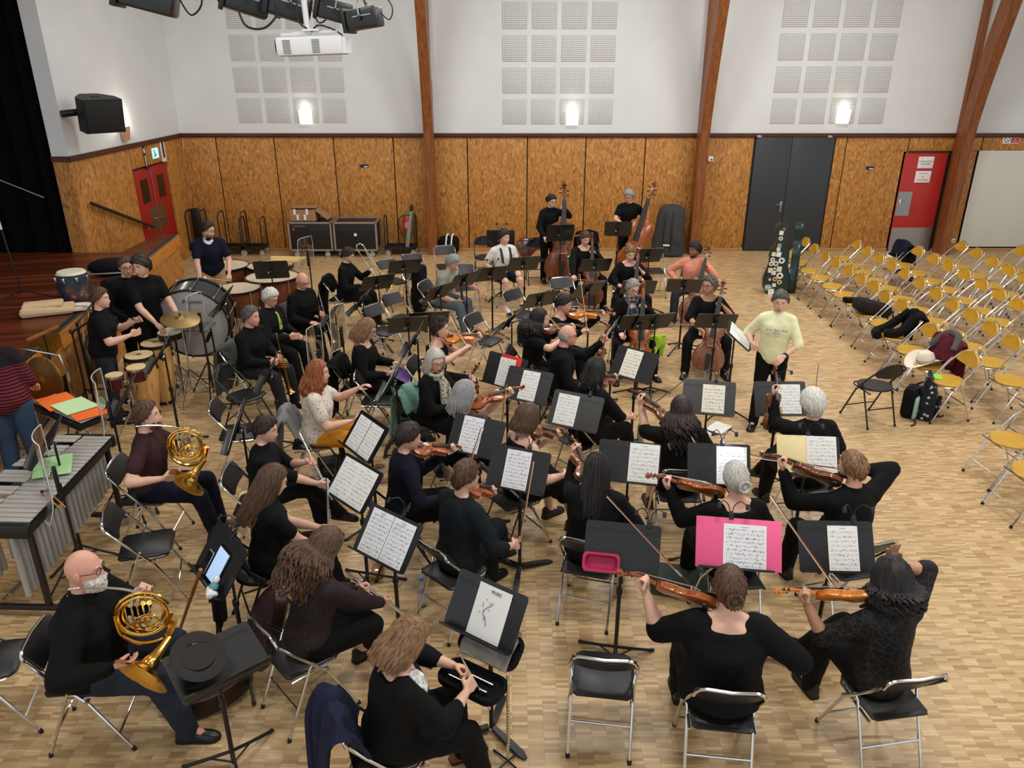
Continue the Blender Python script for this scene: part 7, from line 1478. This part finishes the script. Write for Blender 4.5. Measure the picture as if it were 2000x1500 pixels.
MB().tube(spline([(-.03, -.03, .5), (-.15, -.04, .44), (-.19, -.04, .26), (-.12, -.04, .08), (-.07, -.06, .04)], 5), .010, 7).obj('hose', RUBBER, t_); MB().box((0, .1, .3), (.05, .05, .1)).obj('wall_bracket', BLACKM, t_, smooth=False); MB().box((0, -.086, .28), (.09, .003, .14)).obj('printed_label', mat('label pink', (206, 120, 126), .6), t_, smooth=False)
p0 = un(803, 484); t_ = thing('folded_easel', 'grey folded stand leaning on the wall beside the extinguisher', 'stand', frame((p0.x, YW - .34, .165), (.13, .26, 1), (0, -1, 0)))
for s in (-1, 0, 1): MB().tube([(s * .03, 0, 0), (s * .02, .8, 0)], .012, 6).obj('leg', GREY, t_)
MB().ell((0, .86, 0), (.04, .09, .03), 10).obj('head', BLACKM, t_)
p = un(868, 492); t_ = thing('sports_bag', 'black bag with white stripes on the floor by the arch', 'bag', M.Translation((p.x + .12, YW - .25, 0))); MB().box((0, 0, .2), (.46, .28, .38), b=.09).obj('body', CL['black2'], t_)
for x in (-.06, .06): MB().tube(spline([(x, -.145, .02), (x, -.15, .2), (x + .02, -.1, .4), (x + .05, 0, .44)], 4), .018, 6).obj('white_stripe', WHT, t_)
# grey soft bass case with pocket leaning at the arch
p = un(1298, 494); t_ = thing('bass_case', 'large charcoal soft double bass case leaning by the arch', 'instrument case', at((p.x, YW - .52, 0), 8)); GC = mat('charcoal nylon', (52, 52, 54), .8, bump=.2, bs=60)
rings = [[(a * w_ * 1.0 + xo, b * d_ + yo, z) for a, b in [(math.cos(R(k)), math.sin(R(k))) for k in range(0, 360, 20)]] for z, w_, d_, xo, yo in ((.0, .24, .12, .02, 0), (.05, .34, .17, .02, 0), (.30, .37, .19, .0, .02), (.60, .31, .18, .01, .05), (.85, .31, .17, .03, .09), (1.03, .27, .15, .04, .12), (1.10, .2, .1, .04, .13), (1.12, .1, .05, .04, .13))]
MB().loft(rings).obj('body', GC, t_); MB().box((.16, -.165, .42), (.20, .05, .26), b=.02, T=M.Rotation(R(-4), 4, 'X')).obj('pocket', GC, t_)
MB().box((-.05, -.185, .28), (.17, .012, .035)).obj('reflective_strip', PAPER, t_, smooth=False)
for x in (-.13, .04): MB().tube(spline([(x, -.15, .08), (x, -.20, .35), (x + .01, -.16, .7), (x + .03, -.06, 1.0)], 4), .012, 6).obj('strap', BLACKM, t_)
p = un(1038, 512); put(CK[3], 'cello', 'dark cello lying on its side behind the bass player', 'cello', frame((p.x - .28, p.y + .1, .26), (1, .25, .25), (-.2, -1, .3)))
# ------------------------------------------------------------------ green cello case with stickers, standing open
p = un(1512, 571); CC = at((p.x, p.y, 0), 12) @ M.Rotation(R(-4), 4, 'X'); t_ = thing('cello_case', 'dark green hard cello case covered in stickers, standing open', 'instrument case', CC); GRN = mat('dark green shell', (14, 44, 38), .25, var=.1, vs=3)
co_ = [(0, .06), (.02, .17), (.12, .24), (.28, .245), (.42, .20), (.55, .165), (.68, .17), (.80, .165), (.88, .11), (.96, .075), (1.05, .085), (1.15, .115), (1.24, .11), (1.30, .06)]
pts = [(w_, z) for z, w_ in co_] + [(-w_, z) for z, w_ in co_[::-1]]
def shell(d0, d1): return MB().loft([[(x * k, y, .65 + (z - .65) * (k * .02 + .98)) for x, z in pts] for k, y in ((.86, d0), (.97, d0 + .03), (1.0, d0 + .06), (1.0, d1))])
shell(-.17, .05).obj('front_shell', GRN, t_); LID = M.Translation((.30, .16, 0)) @ M.Rotation(R(82), 4, 'Z')
lid = shell(-.1, .05).obj('lid', GRN, t_); lid.matrix_basis = LID
for k in range(3): MB().box((-.235 + (.05 if k == 2 else 0), .06, .2 + .25 * k), (.03, .03, .05), b=.006).obj('latch', CHROME, t_)
STK = [(.02, 1.2, .035, 'd', (196, 60, 66)), (-.03, 1.13, .05, 'q', (226, 226, 222)), (-.03, 1.03, .048, 'd', (206, 226, 206)), (-.04, .90, .05, 'q', (150, 150, 132)), (-.05, .83, .045, 'q', (216, 220, 198)), (-.14, .74, .05, 'q', (222, 216, 176)), (-.03, .74, .06, 'q', (228, 230, 232)), (.05, .63, .07, 'd', (222, 226, 224)), (-.15, .64, .05, 'd', (230, 232, 228)), (-.07, .57, .06, 'd', (222, 216, 160)), (-.17, .56, .05, 'd', (224, 222, 220)), (-.17, .44, .06, 'q', (214, 206, 196)), (.02, .47, .065, 'q', (216, 214, 190)), (-.09, .40, .055, 'q', (216, 216, 206)), (.05, .35, .075, 'd', (226, 228, 224)), (-.05, .28, .05, 'd', (222, 164, 164)), (.06, .23, .055, 'd', (214, 196, 104)), (-.16, .27, .03, 'q', (190, 196, 192)), (-.05, .17, .045, 'q', (224, 224, 218)), (-.18, .12, .07, 'q', (120, 172, 190)), (-.10, .04, .075, 'q', (232, 230, 226)), (-.08, .48, .024, 'd', (232, 232, 230))]
for x, z, r_, kd, c_ in STK:
    m = MB()
    if kd == 'd': m.lathe([(r_ * .8, 0), (r_ * .8, .003)], 14, M.Translation((x * .8, -.173, z)) @ FR)
    else: m.box((0, 0, 0), (r_ * 1.4, .003, r_ * 1.5), T=M.Translation((x * .8, -.173, z)) @ M.Rotation(R((x * 900) % 24 - 12), 4, 'Y'))
    q = m.obj('sticker', mat('sticker %d %d %d' % c_, c_, .5), t_, smooth=False)
    if r_ > .045 and kd == 'd': MB().lathe([(r_ * .35, 0), (r_ * .35, .002)], 10, M.Translation((x * .8, -.1755, z)) @ FR).obj('print', BLK, q)
textmesh('lettering', 'BAM', .06, WHT, t_, M.Translation((-.14, -.176, .12)) @ FR); textmesh('lettering', 'MUSICALIA', .075, WHT, lid, M.Translation((.0, -.104, .42)) @ M.Rotation(R(90), 4, 'Y') @ FR if False else M.Translation((-.02, -.104, .40)) @ FR @ M.Rotation(R(90), 4, 'Z'))
# ------------------------------------------------------------------ coats and jackets
def drape_T(T, cm, label, name='jacket', front=.22, bk=.55, wid=.44, sd=0, lump=.03, sc=1.0):
    path = [(-.13, .82 - front), (-.19, .74), (-.225, .825), (-.262, .83), (-.30, .74), (-.33, .83 - bk * .5), (-.36, .83 - bk)]
    pp = spline([(0, y, z) for y, z in path], 3); g = []
    for j, q in enumerate(pp):
        row = []; f = j / (len(pp) - 1)
        for i in range(15):
            a = -1 + i / 7; w_ = wid / 2 * (1 + .12 * math.sin(f * 5 + sd) - .14 * abs(.5 - f)); n = mnoise.noise(V((a * 3 + sd, f * 4, sd)))
            row.append((a * w_ + .02 * n, q.y - (lump * n + .016 * math.sin(a * 7 + sd)) * (1 if f > .4 else -1), q.z - (.05 * a * a if .25 < f < .65 else 0) + (.035 * mnoise.noise(V((a * 4, sd, 1))) if f > .85 or f < .1 else 0)))
        g.append(row)
    o = MB().sheet(g, .018).obj(name, cm); o.matrix_basis = T; tag(o, label, 'jacket'); return o
def find_person(s): return next(P_ for P_ in PEOPLE if s in P_['label'])
def chair_T(s):
    T = find_person(s)['ROOT']; p = T @ V((0, -.045, 0)); az = math.atan2((T.to_3x3() @ V((0, 1, 0))).x, (T.to_3x3() @ V((0, 1, 0))).y); return at((p.x, p.y, 0), math.degrees(az), 1.0)
def sleeve(o, pts, r): MB().tube(spline(pts, 4), r, 8).obj('sleeve', o.data.materials[0], o)
o = drape_T(chair_T('floral shoulder'), cloth('navy coat', (28, 32, 54)), 'navy blue jacket over the chair of the bottom-row woman', bk=.74, wid=.4, sd=1); sleeve(o, [(-.2, -.27, .78), (-.27, -.33, .6), (-.26, -.35, .36), (-.2, -.36, .16)], .055)
o = drape_T(chair_T('long loose brown hair'), CL['black2'], 'black jacket over the chair of the flutist with loose hair', bk=.66, wid=.5, sd=2); sleeve(o, [(.2, -.27, .78), (.25, -.34, .6), (.22, -.36, .3)], .05)
drape_T(chair_T('wavy red hair'), cloth('light grey fleece', (124, 126, 126)), 'light grey fleece over the chair of the red-haired woman', bk=.52, wid=.48, sd=3)
drape_T(chair_T('grey-flecked'), cloth('mid grey', (82, 84, 84)), 'grey jacket over the chair of the first trumpeter', bk=.66, wid=.44, sd=4); drape_T(chair_T('resting a trombone'), CL['black'], 'black coat over the chair of the trombonist', bk=.74, wid=.44, sd=5); drape_T(chair_T('purple folder'), CL['black'], 'long black coat over the chair of the woman reading', bk=.78, wid=.46, sd=6)
drape_T(chair_T('wavy grey hair'), CL['black'], 'long black coat over the chair of the grey-haired violinist', bk=.72, wid=.46, sd=7); o = drape_T(chair_T('silver-blond'), cloth('sea green', (112, 156, 142)), 'sea green jacket hanging from the chair of the scarf-wearing violinist', bk=.66, wid=.4, sd=8)
q = un(1150, 490, .47); drape_T(at((q.x, q.y, 0), 175), CL['black'], 'black coat over the empty chair behind the cellists', bk=.5, wid=.5, sd=9)
pT = lambda k: at((YPOS[k][0].x, YPOS[k][0].y, 0), YPOS[k][1])
o = drape_T(pT((2, 0)), CL['navy'], 'dark navy coat over the back of a yellow chair by the red door', bk=.72, wid=.62, sd=10, lump=.06)
o = drape_T(pT((0, 9)), CL['black'], 'black hooded coat sprawled over a yellow chair', front=.36, bk=.3, wid=.42, sd=11, lump=.06); sleeve(o, [(.12, -.2, .80), (.2, .02, .56), (.14, .22, .50), (-.05, .28, .50)], .06); sleeve(o, [(-.1, -.16, .78), (-.12, .0, .58), (-.02, .18, .52)], .065)
o = drape_T(pT((0, 11)), cloth('maroon down', (84, 24, 36)), 'maroon quilted jacket with grey lining over a yellow chair', front=.3, bk=.5, wid=.5, sd=12, lump=.06); MB().tube(spline([(-.2, -.14, .72), (-.1, -.25, .86), (.1, -.25, .85), (.2, -.13, .66)], 5), .042, 8).obj('hood_roll', cloth('grey lining', (82, 78, 78)), o)
# hats
t_ = thing('cowboy_hat', 'cream cowboy hat with stitched brim on a yellow chair', 'hat', pT((0, 11)) @ M.Translation((.02, .03, .475)) @ M.Rotation(R(-10), 4, 'X') @ M.Scale(1.1, 4)); CR = mat('cream felt', (216, 208, 190), .75)
brim = [[((r_ * 1.0) * math.cos(R(a)), (r_ * 1.18) * math.sin(R(a)), .035 + (.075 * (r_ / .2) ** 2) * abs(math.cos(R(a))) ** 2 * (1 if r_ > .1 else .6) - .02 * abs(math.sin(R(a))) * (r_ / .2)) for a in range(0, 360, 15)] for r_ in (.085, .12, .16, .195)]
m = MB(); [m.add([p for r_ in brim for p in r_], [(i * 24 + j, i * 24 + (j + 1) % 24, (i + 1) * 24 + (j + 1) % 24, (i + 1) * 24 + j) for i in range(3) for j in range(24)])]; m.obj('brim', CR, t_); MB().loft([[(r_ * math.cos(R(a)), 1.15 * r_ * math.sin(R(a)), z - .02 * math.exp(-(math.cos(R(a)) / .4) ** 2) * (z > .13)) for a in range(0, 360, 15)] for r_, z in ((.09, .045), (.086, .09), (.075, .135), (.06, .15), (.03, .138))]).obj('crown', CR, t_); MB().tube([(.088 * math.cos(R(a)), .101 * math.sin(R(a)), .062) for a in range(0, 360, 20)], .006, 6, closed=True).obj('hat_band', mat('stitched band', (120, 110, 96), .7), t_)
T = sd['hat']; t_ = thing('bowler_hat', 'black felt hat lying upside down on the flat music stand', 'hat', T @ M.Translation((-.10, .0, .012))); BF = mat('black felt', (34, 30, 29), .9)
MB().lathe([(.055, .0), (.078, .02), (.086, .10), (.088, .115)], 24).obj('crown', BF, t_); MB().lathe([(.088, .112), (.145, .122), (.152, .118), (.146, .114), (.09, .104)], 28, M.Diagonal((.95, 1.12, 1, 1)), cap=False).obj('brim', BF, t_); MB().lathe([(.08, .113), (.075, .06), (.01, .02)], 20, cap=False).obj('lining', mat('hat lining', (6, 6, 6), .6), t_)
# bags by the conductor's chair
FLOR = NT('flowered fabric'); v = FLOR.new('ShaderNodeTexVoronoi'); v.inputs['Scale'].default_value = 15; FLOR.link(FLOR.coord(), v.inputs['Vector']); FLOR.color(FLOR.ramp(v.outputs['Distance'], [(.10, (226, 150, 160)), (.2, (190, 196, 196)), (.26, (40, 84, 90)), (.34, (18, 22, 34)), (1, (16, 18, 30))])); FLOR = FLOR.set(.7, 0, .3)
p = un(1806, 815); t_ = thing('flowered_backpack', 'navy rolltop backpack printed with pink flowers', 'backpack', at((p.x, p.y, 0), -60))
MB().loft([[(w_ * a, d_ * b + yo, z) for a, b in [(math.copysign(abs(math.cos(R(k))) ** .5, math.cos(R(k))), math.copysign(abs(math.sin(R(k))) ** .5, math.sin(R(k)))) for k in range(0, 360, 15)]] for z, w_, d_, yo in ((0, .12, .08, 0), (.02, .15, .10, 0), (.30, .16, .10, .01), (.42, .15, .07, .02), (.52, .16, .03, .04), (.56, .16, .02, .05))]).obj('body', FLOR, t_); MB().box((0, -.115, .17), (.22, .05, .22), b=.02).obj('front_pocket', FLOR, t_)
for s in (-1, 1): MB().tube(spline([(s * .08, .1, .42), (s * .1, .2, .3), (s * .09, .13, .06)], 5), .014, 6).obj('strap', BLACKM, t_)
p = un(1772, 812); t_ = thing('backpack', 'black backpack with a pale mint panel beside the flowered backpack', 'backpack', at((p.x, p.y, 0), -50)); MB().box((0, 0, .2), (.26, .16, .4), b=.06).obj('body', CL['black'], t_); MB().box((-.05, -.09, .16), (.18, .04, .28), b=.02).obj('mint_panel', mat('mint nylon', (146, 176, 164), .6), t_)
MB().tube(spline([(.1, -.08, .34), (.14, -.16, .2), (.12, -.14, .04), (.2, -.3, .012), (.26, -.34, .012)], 5), .012, 6).obj('strap', BLACKM, t_); MB().tube(spline([(-.1, -.08, .05), (-.2, -.14, .012), (-.3, -.12, .012)], 5), .010, 6).obj('strap', BLACKM, t_)
t_ = thing('backpack', 'black backpack lying across two yellow chairs', 'backpack', pT((0, 7)) @ M.Translation((-.04, .0, .48)) @ M.Rotation(R(90), 4, 'Z')); MB().box((0, 0, .10), (.56, .30, .20), b=.08, T=M.Rotation(R(-14), 4, 'Y')).obj('body', cloth('dark brown black', (34, 30, 31)), t_); MB().box((0, -.12, .13), (.4, .1, .12), b=.03, T=M.Rotation(R(-14), 4, 'Y')).obj('pocket', CL['black2'], t_); MB().box((.16, -.17, .02), (.22, .01, .06)).obj('white_panel', WHT, t_, smooth=False)
for y in (-.1, .08): MB().tube(spline([(-.22, y, .1), (-.34, y - .05, .02), (-.38, y - .06, -.18), (-.36, y - .06, -.28)], 5), .011, 6).obj('strap', BLACKM, t_)
o = tag(MB().box((0, 0, 0), (.4, .14, .09), b=.04).obj('violin_pouch', CL['black']), 'narrow black pouch at the end of the black backpack', 'pouch'); o.matrix_basis = pT((0, 6)) @ M.Translation((.0, .04, .52)) @ M.Rotation(R(80), 4, 'Z'); MB().tube([(-.15, 0, .045), (.15, 0, .045)], .004, 5).obj('zip', GREY, o)
o = tag(MB().box((0, 0, 0), (.10, .15, .004), b=.001).obj('green_card', mat('bright green card', (128, 210, 60), .6)), 'bright green card on a yellow chair', 'card'); o.matrix_basis = pT((0, 12)) @ M.Translation((.08, .08, .487)) @ M.Rotation(R(60), 4, 'Z')
p = un(1736, 528); t_ = thing('plastic_bag', 'white plastic bag with a dark scarf between yellow chairs', 'bag', M.Translation((p.x, p.y + .1, 0))); MB().ell((0, 0, .16), (.15, .12, .16), 12).obj('bag', mat('white film', (214, 216, 220), .4), t_); MB().ell((.06, 0, .30), (.09, .07, .07), 10).obj('dark_scarf', CL['black'], t_)
# ------------------------------------------------------------------ things on the floor and stands
def bottle(px, py, r, h, m_, capm, label, lblm=None):
    p = un(px, py); t_ = thing('bottle', label, 'bottle', M.Translation((p.x, p.y, 0))); MB().lathe([(r * .9, 0), (r, .01), (r, h * .62), (r * .8, h * .74), (r * .42, h * .86), (r * .42, h * .9)], 18).obj('body', m_, t_); MB().lathe([(r * .5, h * .9), (r * .5, h), (r * .4, h + .003)], 14).obj('cap', capm, t_)
    if lblm: MB().lathe([(r * 1.02, h * .3), (r * 1.02, h * .52)], 18, cap=False).obj('printed_label', lblm, t_)
bottle(1250, 862, .040, .29, mat('sage enamel', (120, 148, 138), .4), STEEL, 'sage green steel bottle beside the dark-haired violist'); bottle(825, 1182, .038, .27, BOTTLE, mat('blue cap', (90, 120, 190), .4), 'clear plastic water bottle beside the chair of the bun-haired violinist', mat('pink label', (206, 188, 196), .6)); bottle(928, 640, .036, .23, mat('red enamel', (172, 30, 34), .35), BLACKM, 'red bottle on the floor beside an empty chair')
for k in range(3): o = tag(MB().box((0, 0, 0), (.21, .28, .006)).obj('paper_stack', PAPER if k != 1 else BLACKM2, smooth=False), ('white paper lying lowest on the floor', 'black folder between the papers on the floor', 'white paper lying topmost on the floor')[k] + ' behind the curly-haired woman', 'paper'); q = un(1398, 840); o.matrix_basis = M.Translation((q.x + .02 * k, q.y + .015 * k, .004 + .0065 * k)) @ M.Rotation(R(-70 + 14 * k), 4, 'Z')
T = sd['tray']; t_ = thing('silicone_tray', 'pink rectangular silicone tray on the music stand lip', 'tray', T @ M.Translation((-.13, -.105, .045)) @ M.Rotation(R(0), 4, 'Z')); PK = mat('pink silicone', (178, 34, 80), .45)
def rr3(w_, h_, z): return [(x, y, z) for x, y in rrect(w_, h_, .03)]
MB().loft([rr3(.20, .085, -.03), rr3(.235, .115, .03), rr3(.245, .125, .034), rr3(.215, .095, .034), rr3(.185, .07, -.022)]).obj('tub', PK, t_)
pl = find_person('cropped grey hair'); pr_ = pl['ROOT'] @ V((-.27, .42, 0)); g = [[(-.13 + .26 * i / 6 + .02 * math.sin(j), .05 * math.sin(i * 1.4 + j * .3), .62 - .30 * j / 5) for i in range(7)] for j in range(6)]; o = tag(MB().sheet(g, .008).obj('lime_cloth', cloth('lime', (170, 214, 60))), 'lime green cloth hanging beside the cello', 'cloth'); o.matrix_basis = M.Translation((pr_.x, pr_.y, 0)) @ M.Rotation(R(10), 4, 'Z'); MB().tube([(-.13, 0, .62), (.13, 0, .62)], .012, 6).obj('folded_edge', o.data.materials[0], o)
pa, pb = un(332, 1285), un(392, 1112, .98); t_ = thing('walking_cane', 'brown wooden cane leaning on the tablet stand', 'cane', frame(pa, pb - pa, (0, -1, 0))); L = (pb - pa).length; MB().tube([(0, .01, 0), (0, L, 0)], [.009, .013], 8).obj('shaft', wood('cane wood', (120, 66, 28), (152, 90, 42), (176, 112, 60), (3, 1, 3), 6), t_); MB().cyl((0, 0, 0), (0, .03, 0), .012).obj('rubber_tip', RUBBER, t_)
# open horn case
p = un(402, 1352); t_ = thing('horn_case', 'open brown horn case with plum plush lining', 'instrument case', at((p.x, p.y, 0), -24)); BC_ = mat('dark brown leather', (44, 24, 22), .35, bump=.1, bs=30); PL_ = mat('plum plush', (62, 30, 40), .95, var=.25, vs=14, bump=.6, bs=90)
ho = [(.29 * math.cos(R(a)) * (1 + .10 * math.cos(R(a))), .25 * math.sin(R(a)) * (1 - .16 * math.cos(R(a)))) for a in range(0, 360, 15)]
def tubs(z0, z1, k=1.0): return [[(x * s_, y * s_, z) for x, y in ho] for s_, z in ((.92, z0), (1.0, z0 + .02), (1.0, z1), (.95, z1), (.88, z0 + .04), (.4, z0 + .03))]
MB().loft(tubs(0, .15), cap=False).obj('lower_shell', BC_, t_); MB().loft([[(x * s_, y * s_, z) for x, y in ho] for s_, z in ((.945, .145), (.85, .08), (.5, .05), (.05, .045))]).obj('plush_lining', PL_, t_)
ld = mkobj('lid', MB().loft(tubs(0, .10), cap=False).mesh('lid', BC_), t_, M.Translation((.34, 0, .10)) @ M.Rotation(R(-62), 4, 'Y') @ M.Translation((.30, 0, 0))); mkobj('lid_lining', MB().loft([[(x * s_, y * s_, z) for x, y in ho] for s_, z in ((.945, .095), (.85, .05), (.4, .035), (.05, .034))]).mesh('lid_lining', PL_), ld)
for x in (-.12, .1): MB().box((x, -.252, .10), (.045, .016, .06), b=.004).obj('latch', BRASS, t_)
# flute on its peg stand
p = un(992, 1490); t_ = thing('flute_stand', 'black cross-legged flute stand on the floor', 'stand', M.Translation((p.x, p.y, 0)))
for k in range(4): a = R(45 + 90 * k); MB().tube([(0, 0, .02), (.13 * math.cos(a), .13 * math.sin(a), .008)], .006, 6).obj('leg', BLACKM, t_)
MB().cyl((0, 0, .015), (0, 0, .06), .0095).obj('peg', BLACKM, t_); put(FLK, 'flute', 'silver flute standing upright on the black floor stand', 'flute', M.Translation((p.x, p.y, .70)) @ M.Rotation(R(-90), 4, 'X') @ M.Rotation(R(160), 4, 'Y'))
# open flute case on the lap of the bottom-row woman
fp = find_person('floral shoulder'); NTf = fp['ROOT'] @ M.Translation(fp['Nb']); t_ = thing('flute_case', 'open black instrument case on the lap of the bottom-row woman', 'instrument case', NTf @ M.Translation((-.04, .43, -.36)) @ M.Rotation(R(36), 4, 'Z'))
def rl(w_, h_, z, r=.07): return [(x, y, z) for x, y in rrect(w_, h_, r, 5)]
MB().loft([rl(.40, .20, 0), rl(.42, .22, .02), rl(.42, .22, .055), rl(.39, .19, .055), rl(.37, .17, .025)]).obj('tray', CL['black'], t_); l2 = MB().loft([rl(.40, .20, 0), rl(.42, .22, .02), rl(.42, .22, .05), rl(.39, .19, .05), rl(.37, .17, .02)]).obj('lid', CL['black2'], t_); l2.matrix_basis = M.Translation((0, .13, .06)) @ M.Rotation(R(40), 4, 'X') @ M.Translation((0, .12, 0))
for k in range(2): MB().cyl((-.14, -.04 + .07 * k, .045), (.13, -.04 + .07 * k, .045), .010).obj('flute_joint', SILVER, t_)
g = [[(-.17 + .34 * i / 9, -.11 + .24 * j / 7, .012 * math.sin(i * 1.3 + j) + .012 * mnoise.noise(V((i * .7, j * .8, 2)))) for i in range(10)] for j in range(8)]; o = tag(MB().sheet(g, .006).obj('grey_cloth', cloth('grey linen', (134, 130, 120))), 'crumpled grey cloth spread in the open case lid', 'cloth'); o.matrix_basis = NTf @ M.Translation((-.04, .43, -.36)) @ M.Rotation(R(36), 4, 'Z') @ l2.matrix_basis @ M.Translation((0, 0, .062))
MB().tube([g[0][0], g[0][9]], .006, 5).obj('hem', o.data.materials[0], o)
# violin case under the pink-folder stand, black case by the flutist, floor bits
p = un(1318, 1172); t_ = thing('violin_case', 'dark green oblong violin case lying under the pink folder', 'instrument case', at((p.x + .1, p.y + .12, 0), 12)); MB().box((0, 0, .095), (.56, .26, .19), b=.06).obj('shell', mat('moss green canvas', (54, 68, 57), .8, bump=.2, bs=80), t_); MB().tube(spline([(-.08, -.12, .1), (-.05, -.16, .12), (.05, -.16, .12), (.08, -.12, .1)], 4), .010, 6).obj('handle', BLACKM, t_)
p = un(650, 925); t_ = thing('instrument_case', 'open black instrument case under the red-haired woman', 'instrument case', at((p.x, p.y, 0), 70)); MB().box((0, 0, .06), (.42, .26, .12), b=.02).obj('base', CL['black'], t_); q = MB().box((0, .12, .2), (.42, .03, .24), b=.012).obj('lid', CL['black2'], t_); MB().box((0, 0, .122), (.36, .2, .006)).obj('lining', mat('case lining', (36, 34, 34), .9), t_, smooth=False)
p = un(318, 955) ; pp_ = un(478, 968); o = tag(MB().box((0, 0, .012), (.08, .11, .024), b=.004).obj('tissue_pack', PAPER, None, (pp_.x, pp_.y, 0)), 'small white tissue pack on the floor before the horn player', 'tissue pack'); MB().box((.0, .0, .026), (.05, .07, .004)).obj('printed_label', mat('pale yellow', (214, 206, 130), .6), o, smooth=False)
p = un(737, 1122); o = tag(MB().box((0, 0, .03), (.10, .2, .05), b=.02).obj('glasses_case', mat('tan leather', (156, 98, 52), .5), None, (p.x, p.y, 0)), 'tan leather spectacle case beneath the sheer-sleeved flutist stand', 'case'); MB().cyl((0, -.02, .056), (0, -.02, .06), .012).obj('snap', SILVER, o)
# black bag beside the bass clarinettist
p = un(822, 610); t_ = thing('clarinet_bag', 'tall black soft case hanging beside the bass clarinettist', 'instrument case', at((p.x, p.y, 0), 105)); MB().box((0, 0, .42), (.34, .2, .82), b=.07).obj('body', CL['black'], t_); MB().box((0, -.105, .3), (.24, .04, .3), b=.015).obj('pocket', CL['black2'], t_); MB().tube(spline([(.1, -.1, .7), (.14, -.16, .5), (.1, -.12, .1)], 4), .010, 6).obj('strap', GREY, t_)
# bag on the back of the man behind
mb_ = find_person('receding'); T = mb_['ROOT'] @ M.Translation(mb_['P0'] + V((0, -.21, .22))); t_ = thing('backpack', 'black backpack worn by the man with receding hair', 'backpack', T); MB().box((0, 0, 0), (.32, .17, .48), b=.06).obj('body', CL['black2'], t_); MB().box((0, -.09, -.08), (.24, .05, .22), b=.02).obj('pocket', CL['black'], t_)
# ------------------------------------------------------------------ on the stage
def onst(px, py): return un(px, py, ZS)
p = onst(45, 583); t_ = thing('microphone_stand', 'tall black microphone stand with a silver boom on the stage', 'microphone stand', M.Translation((p.x, p.y, ZS)))
for k in range(3): a = R(120 * k + 5); MB().tube([(0, 0, .12), (.42 * math.cos(a), .42 * math.sin(a), .015)], .010, 6).obj('leg', BLACKM, t_)
MB().cyl((0, 0, .1), (-.12, 0, 1.9), .012).obj('post', BLACKM, t_); MB().cyl((-.35, .0, 1.78), (.55, .1, 1.35), .007).obj('boom', STEEL, t_); MB().cyl((-.055, 0, .95), (-.065, 0, 1.1), .018).obj('clutch', SILVER, t_)
p = onst(150, 583); t_ = thing('drum_bag', 'round space-printed drum bag with a white top on the stage edge', 'bag', M.Translation((p.x, p.y, ZS))); t = NT('galaxy print'); v1 = t.noise(t.coord(), 5, 4); t.color(t.ramp(v1, [(.35, (20, 22, 32)), (.5, (36, 48, 66)), (.6, (108, 62, 52)), (.72, (190, 196, 206))])); GAL = t.set(.6)
MB().lathe([(.20, 0), (.215, .04), (.205, .30), (.185, .36)], 24).obj('body', GAL, t_); MB().lathe([(.19, .36), (.17, .39), (.01, .395)], 24).obj('top_skin', mat('cream drum skin', (228, 222, 200), .5), t_)
for k in range(8): a = R(45 * k); MB().box((.205 * math.cos(a), .205 * math.sin(a), .3), (.03, .03, .07), b=.006).obj('lug', CHROME, t_)
p = onst(96, 612); o = tag(MB().box((0, 0, .055), (.62, .34, .11), b=.05).obj('beige_towel', cloth('beige towelling', (214, 186, 146)), None), 'folded beige towel lying on the stage edge', 'towel'); o.matrix_basis = M.Translation((p.x, p.y, ZS)) @ M.Rotation(R(24), 4, 'Z'); MB().box((-.05, .03, .12), (.46, .26, .05), b=.022).obj('top_fold', o.data.materials[0], o)
for v_ in o.data.vertices: v_.co.z *= 1 + .35 * mnoise.noise(v_.co * 5); v_.co.y += .03 * mnoise.noise(v_.co * 4 + V((3, 0, 0)))
p = onst(140, 606); o = tag(MB().lathe([(.09, .0), (.12, .01), (.20, .03), (.205, .034), (.19, .032), (.1, .014), (.01, .012)], 26, M.Diagonal((1.2, 1, 1, 1))).obj('serving_dish', WHT, None, (p.x + .06, p.y + .05, ZS)), 'white oval patterned dish beside the beige towel', 'dish'); MB().lathe([(.12, .018), (.06, .0165)], 20, M.Diagonal((1.2, 1, 1, 1)), cap=False).obj('pink_pattern', mat('pink print', (206, 150, 146), .5), o)
p = onst(222, 534); t_ = thing('gig_bag', 'black soft bag lying on the stage behind the percussionists', 'bag', M.Translation((p.x, p.y, ZS)) @ M.Rotation(R(8), 4, 'Z')); MB().ell((0, 0, .11), (.36, .24, .13), 16).obj('body', CL['black2'], t_); MB().tube(spline([(-.3, -.16, .04), (0, -.24, .06), (.3, -.16, .05)], 5), .012, 6).obj('zip_edge', GREY, t_)
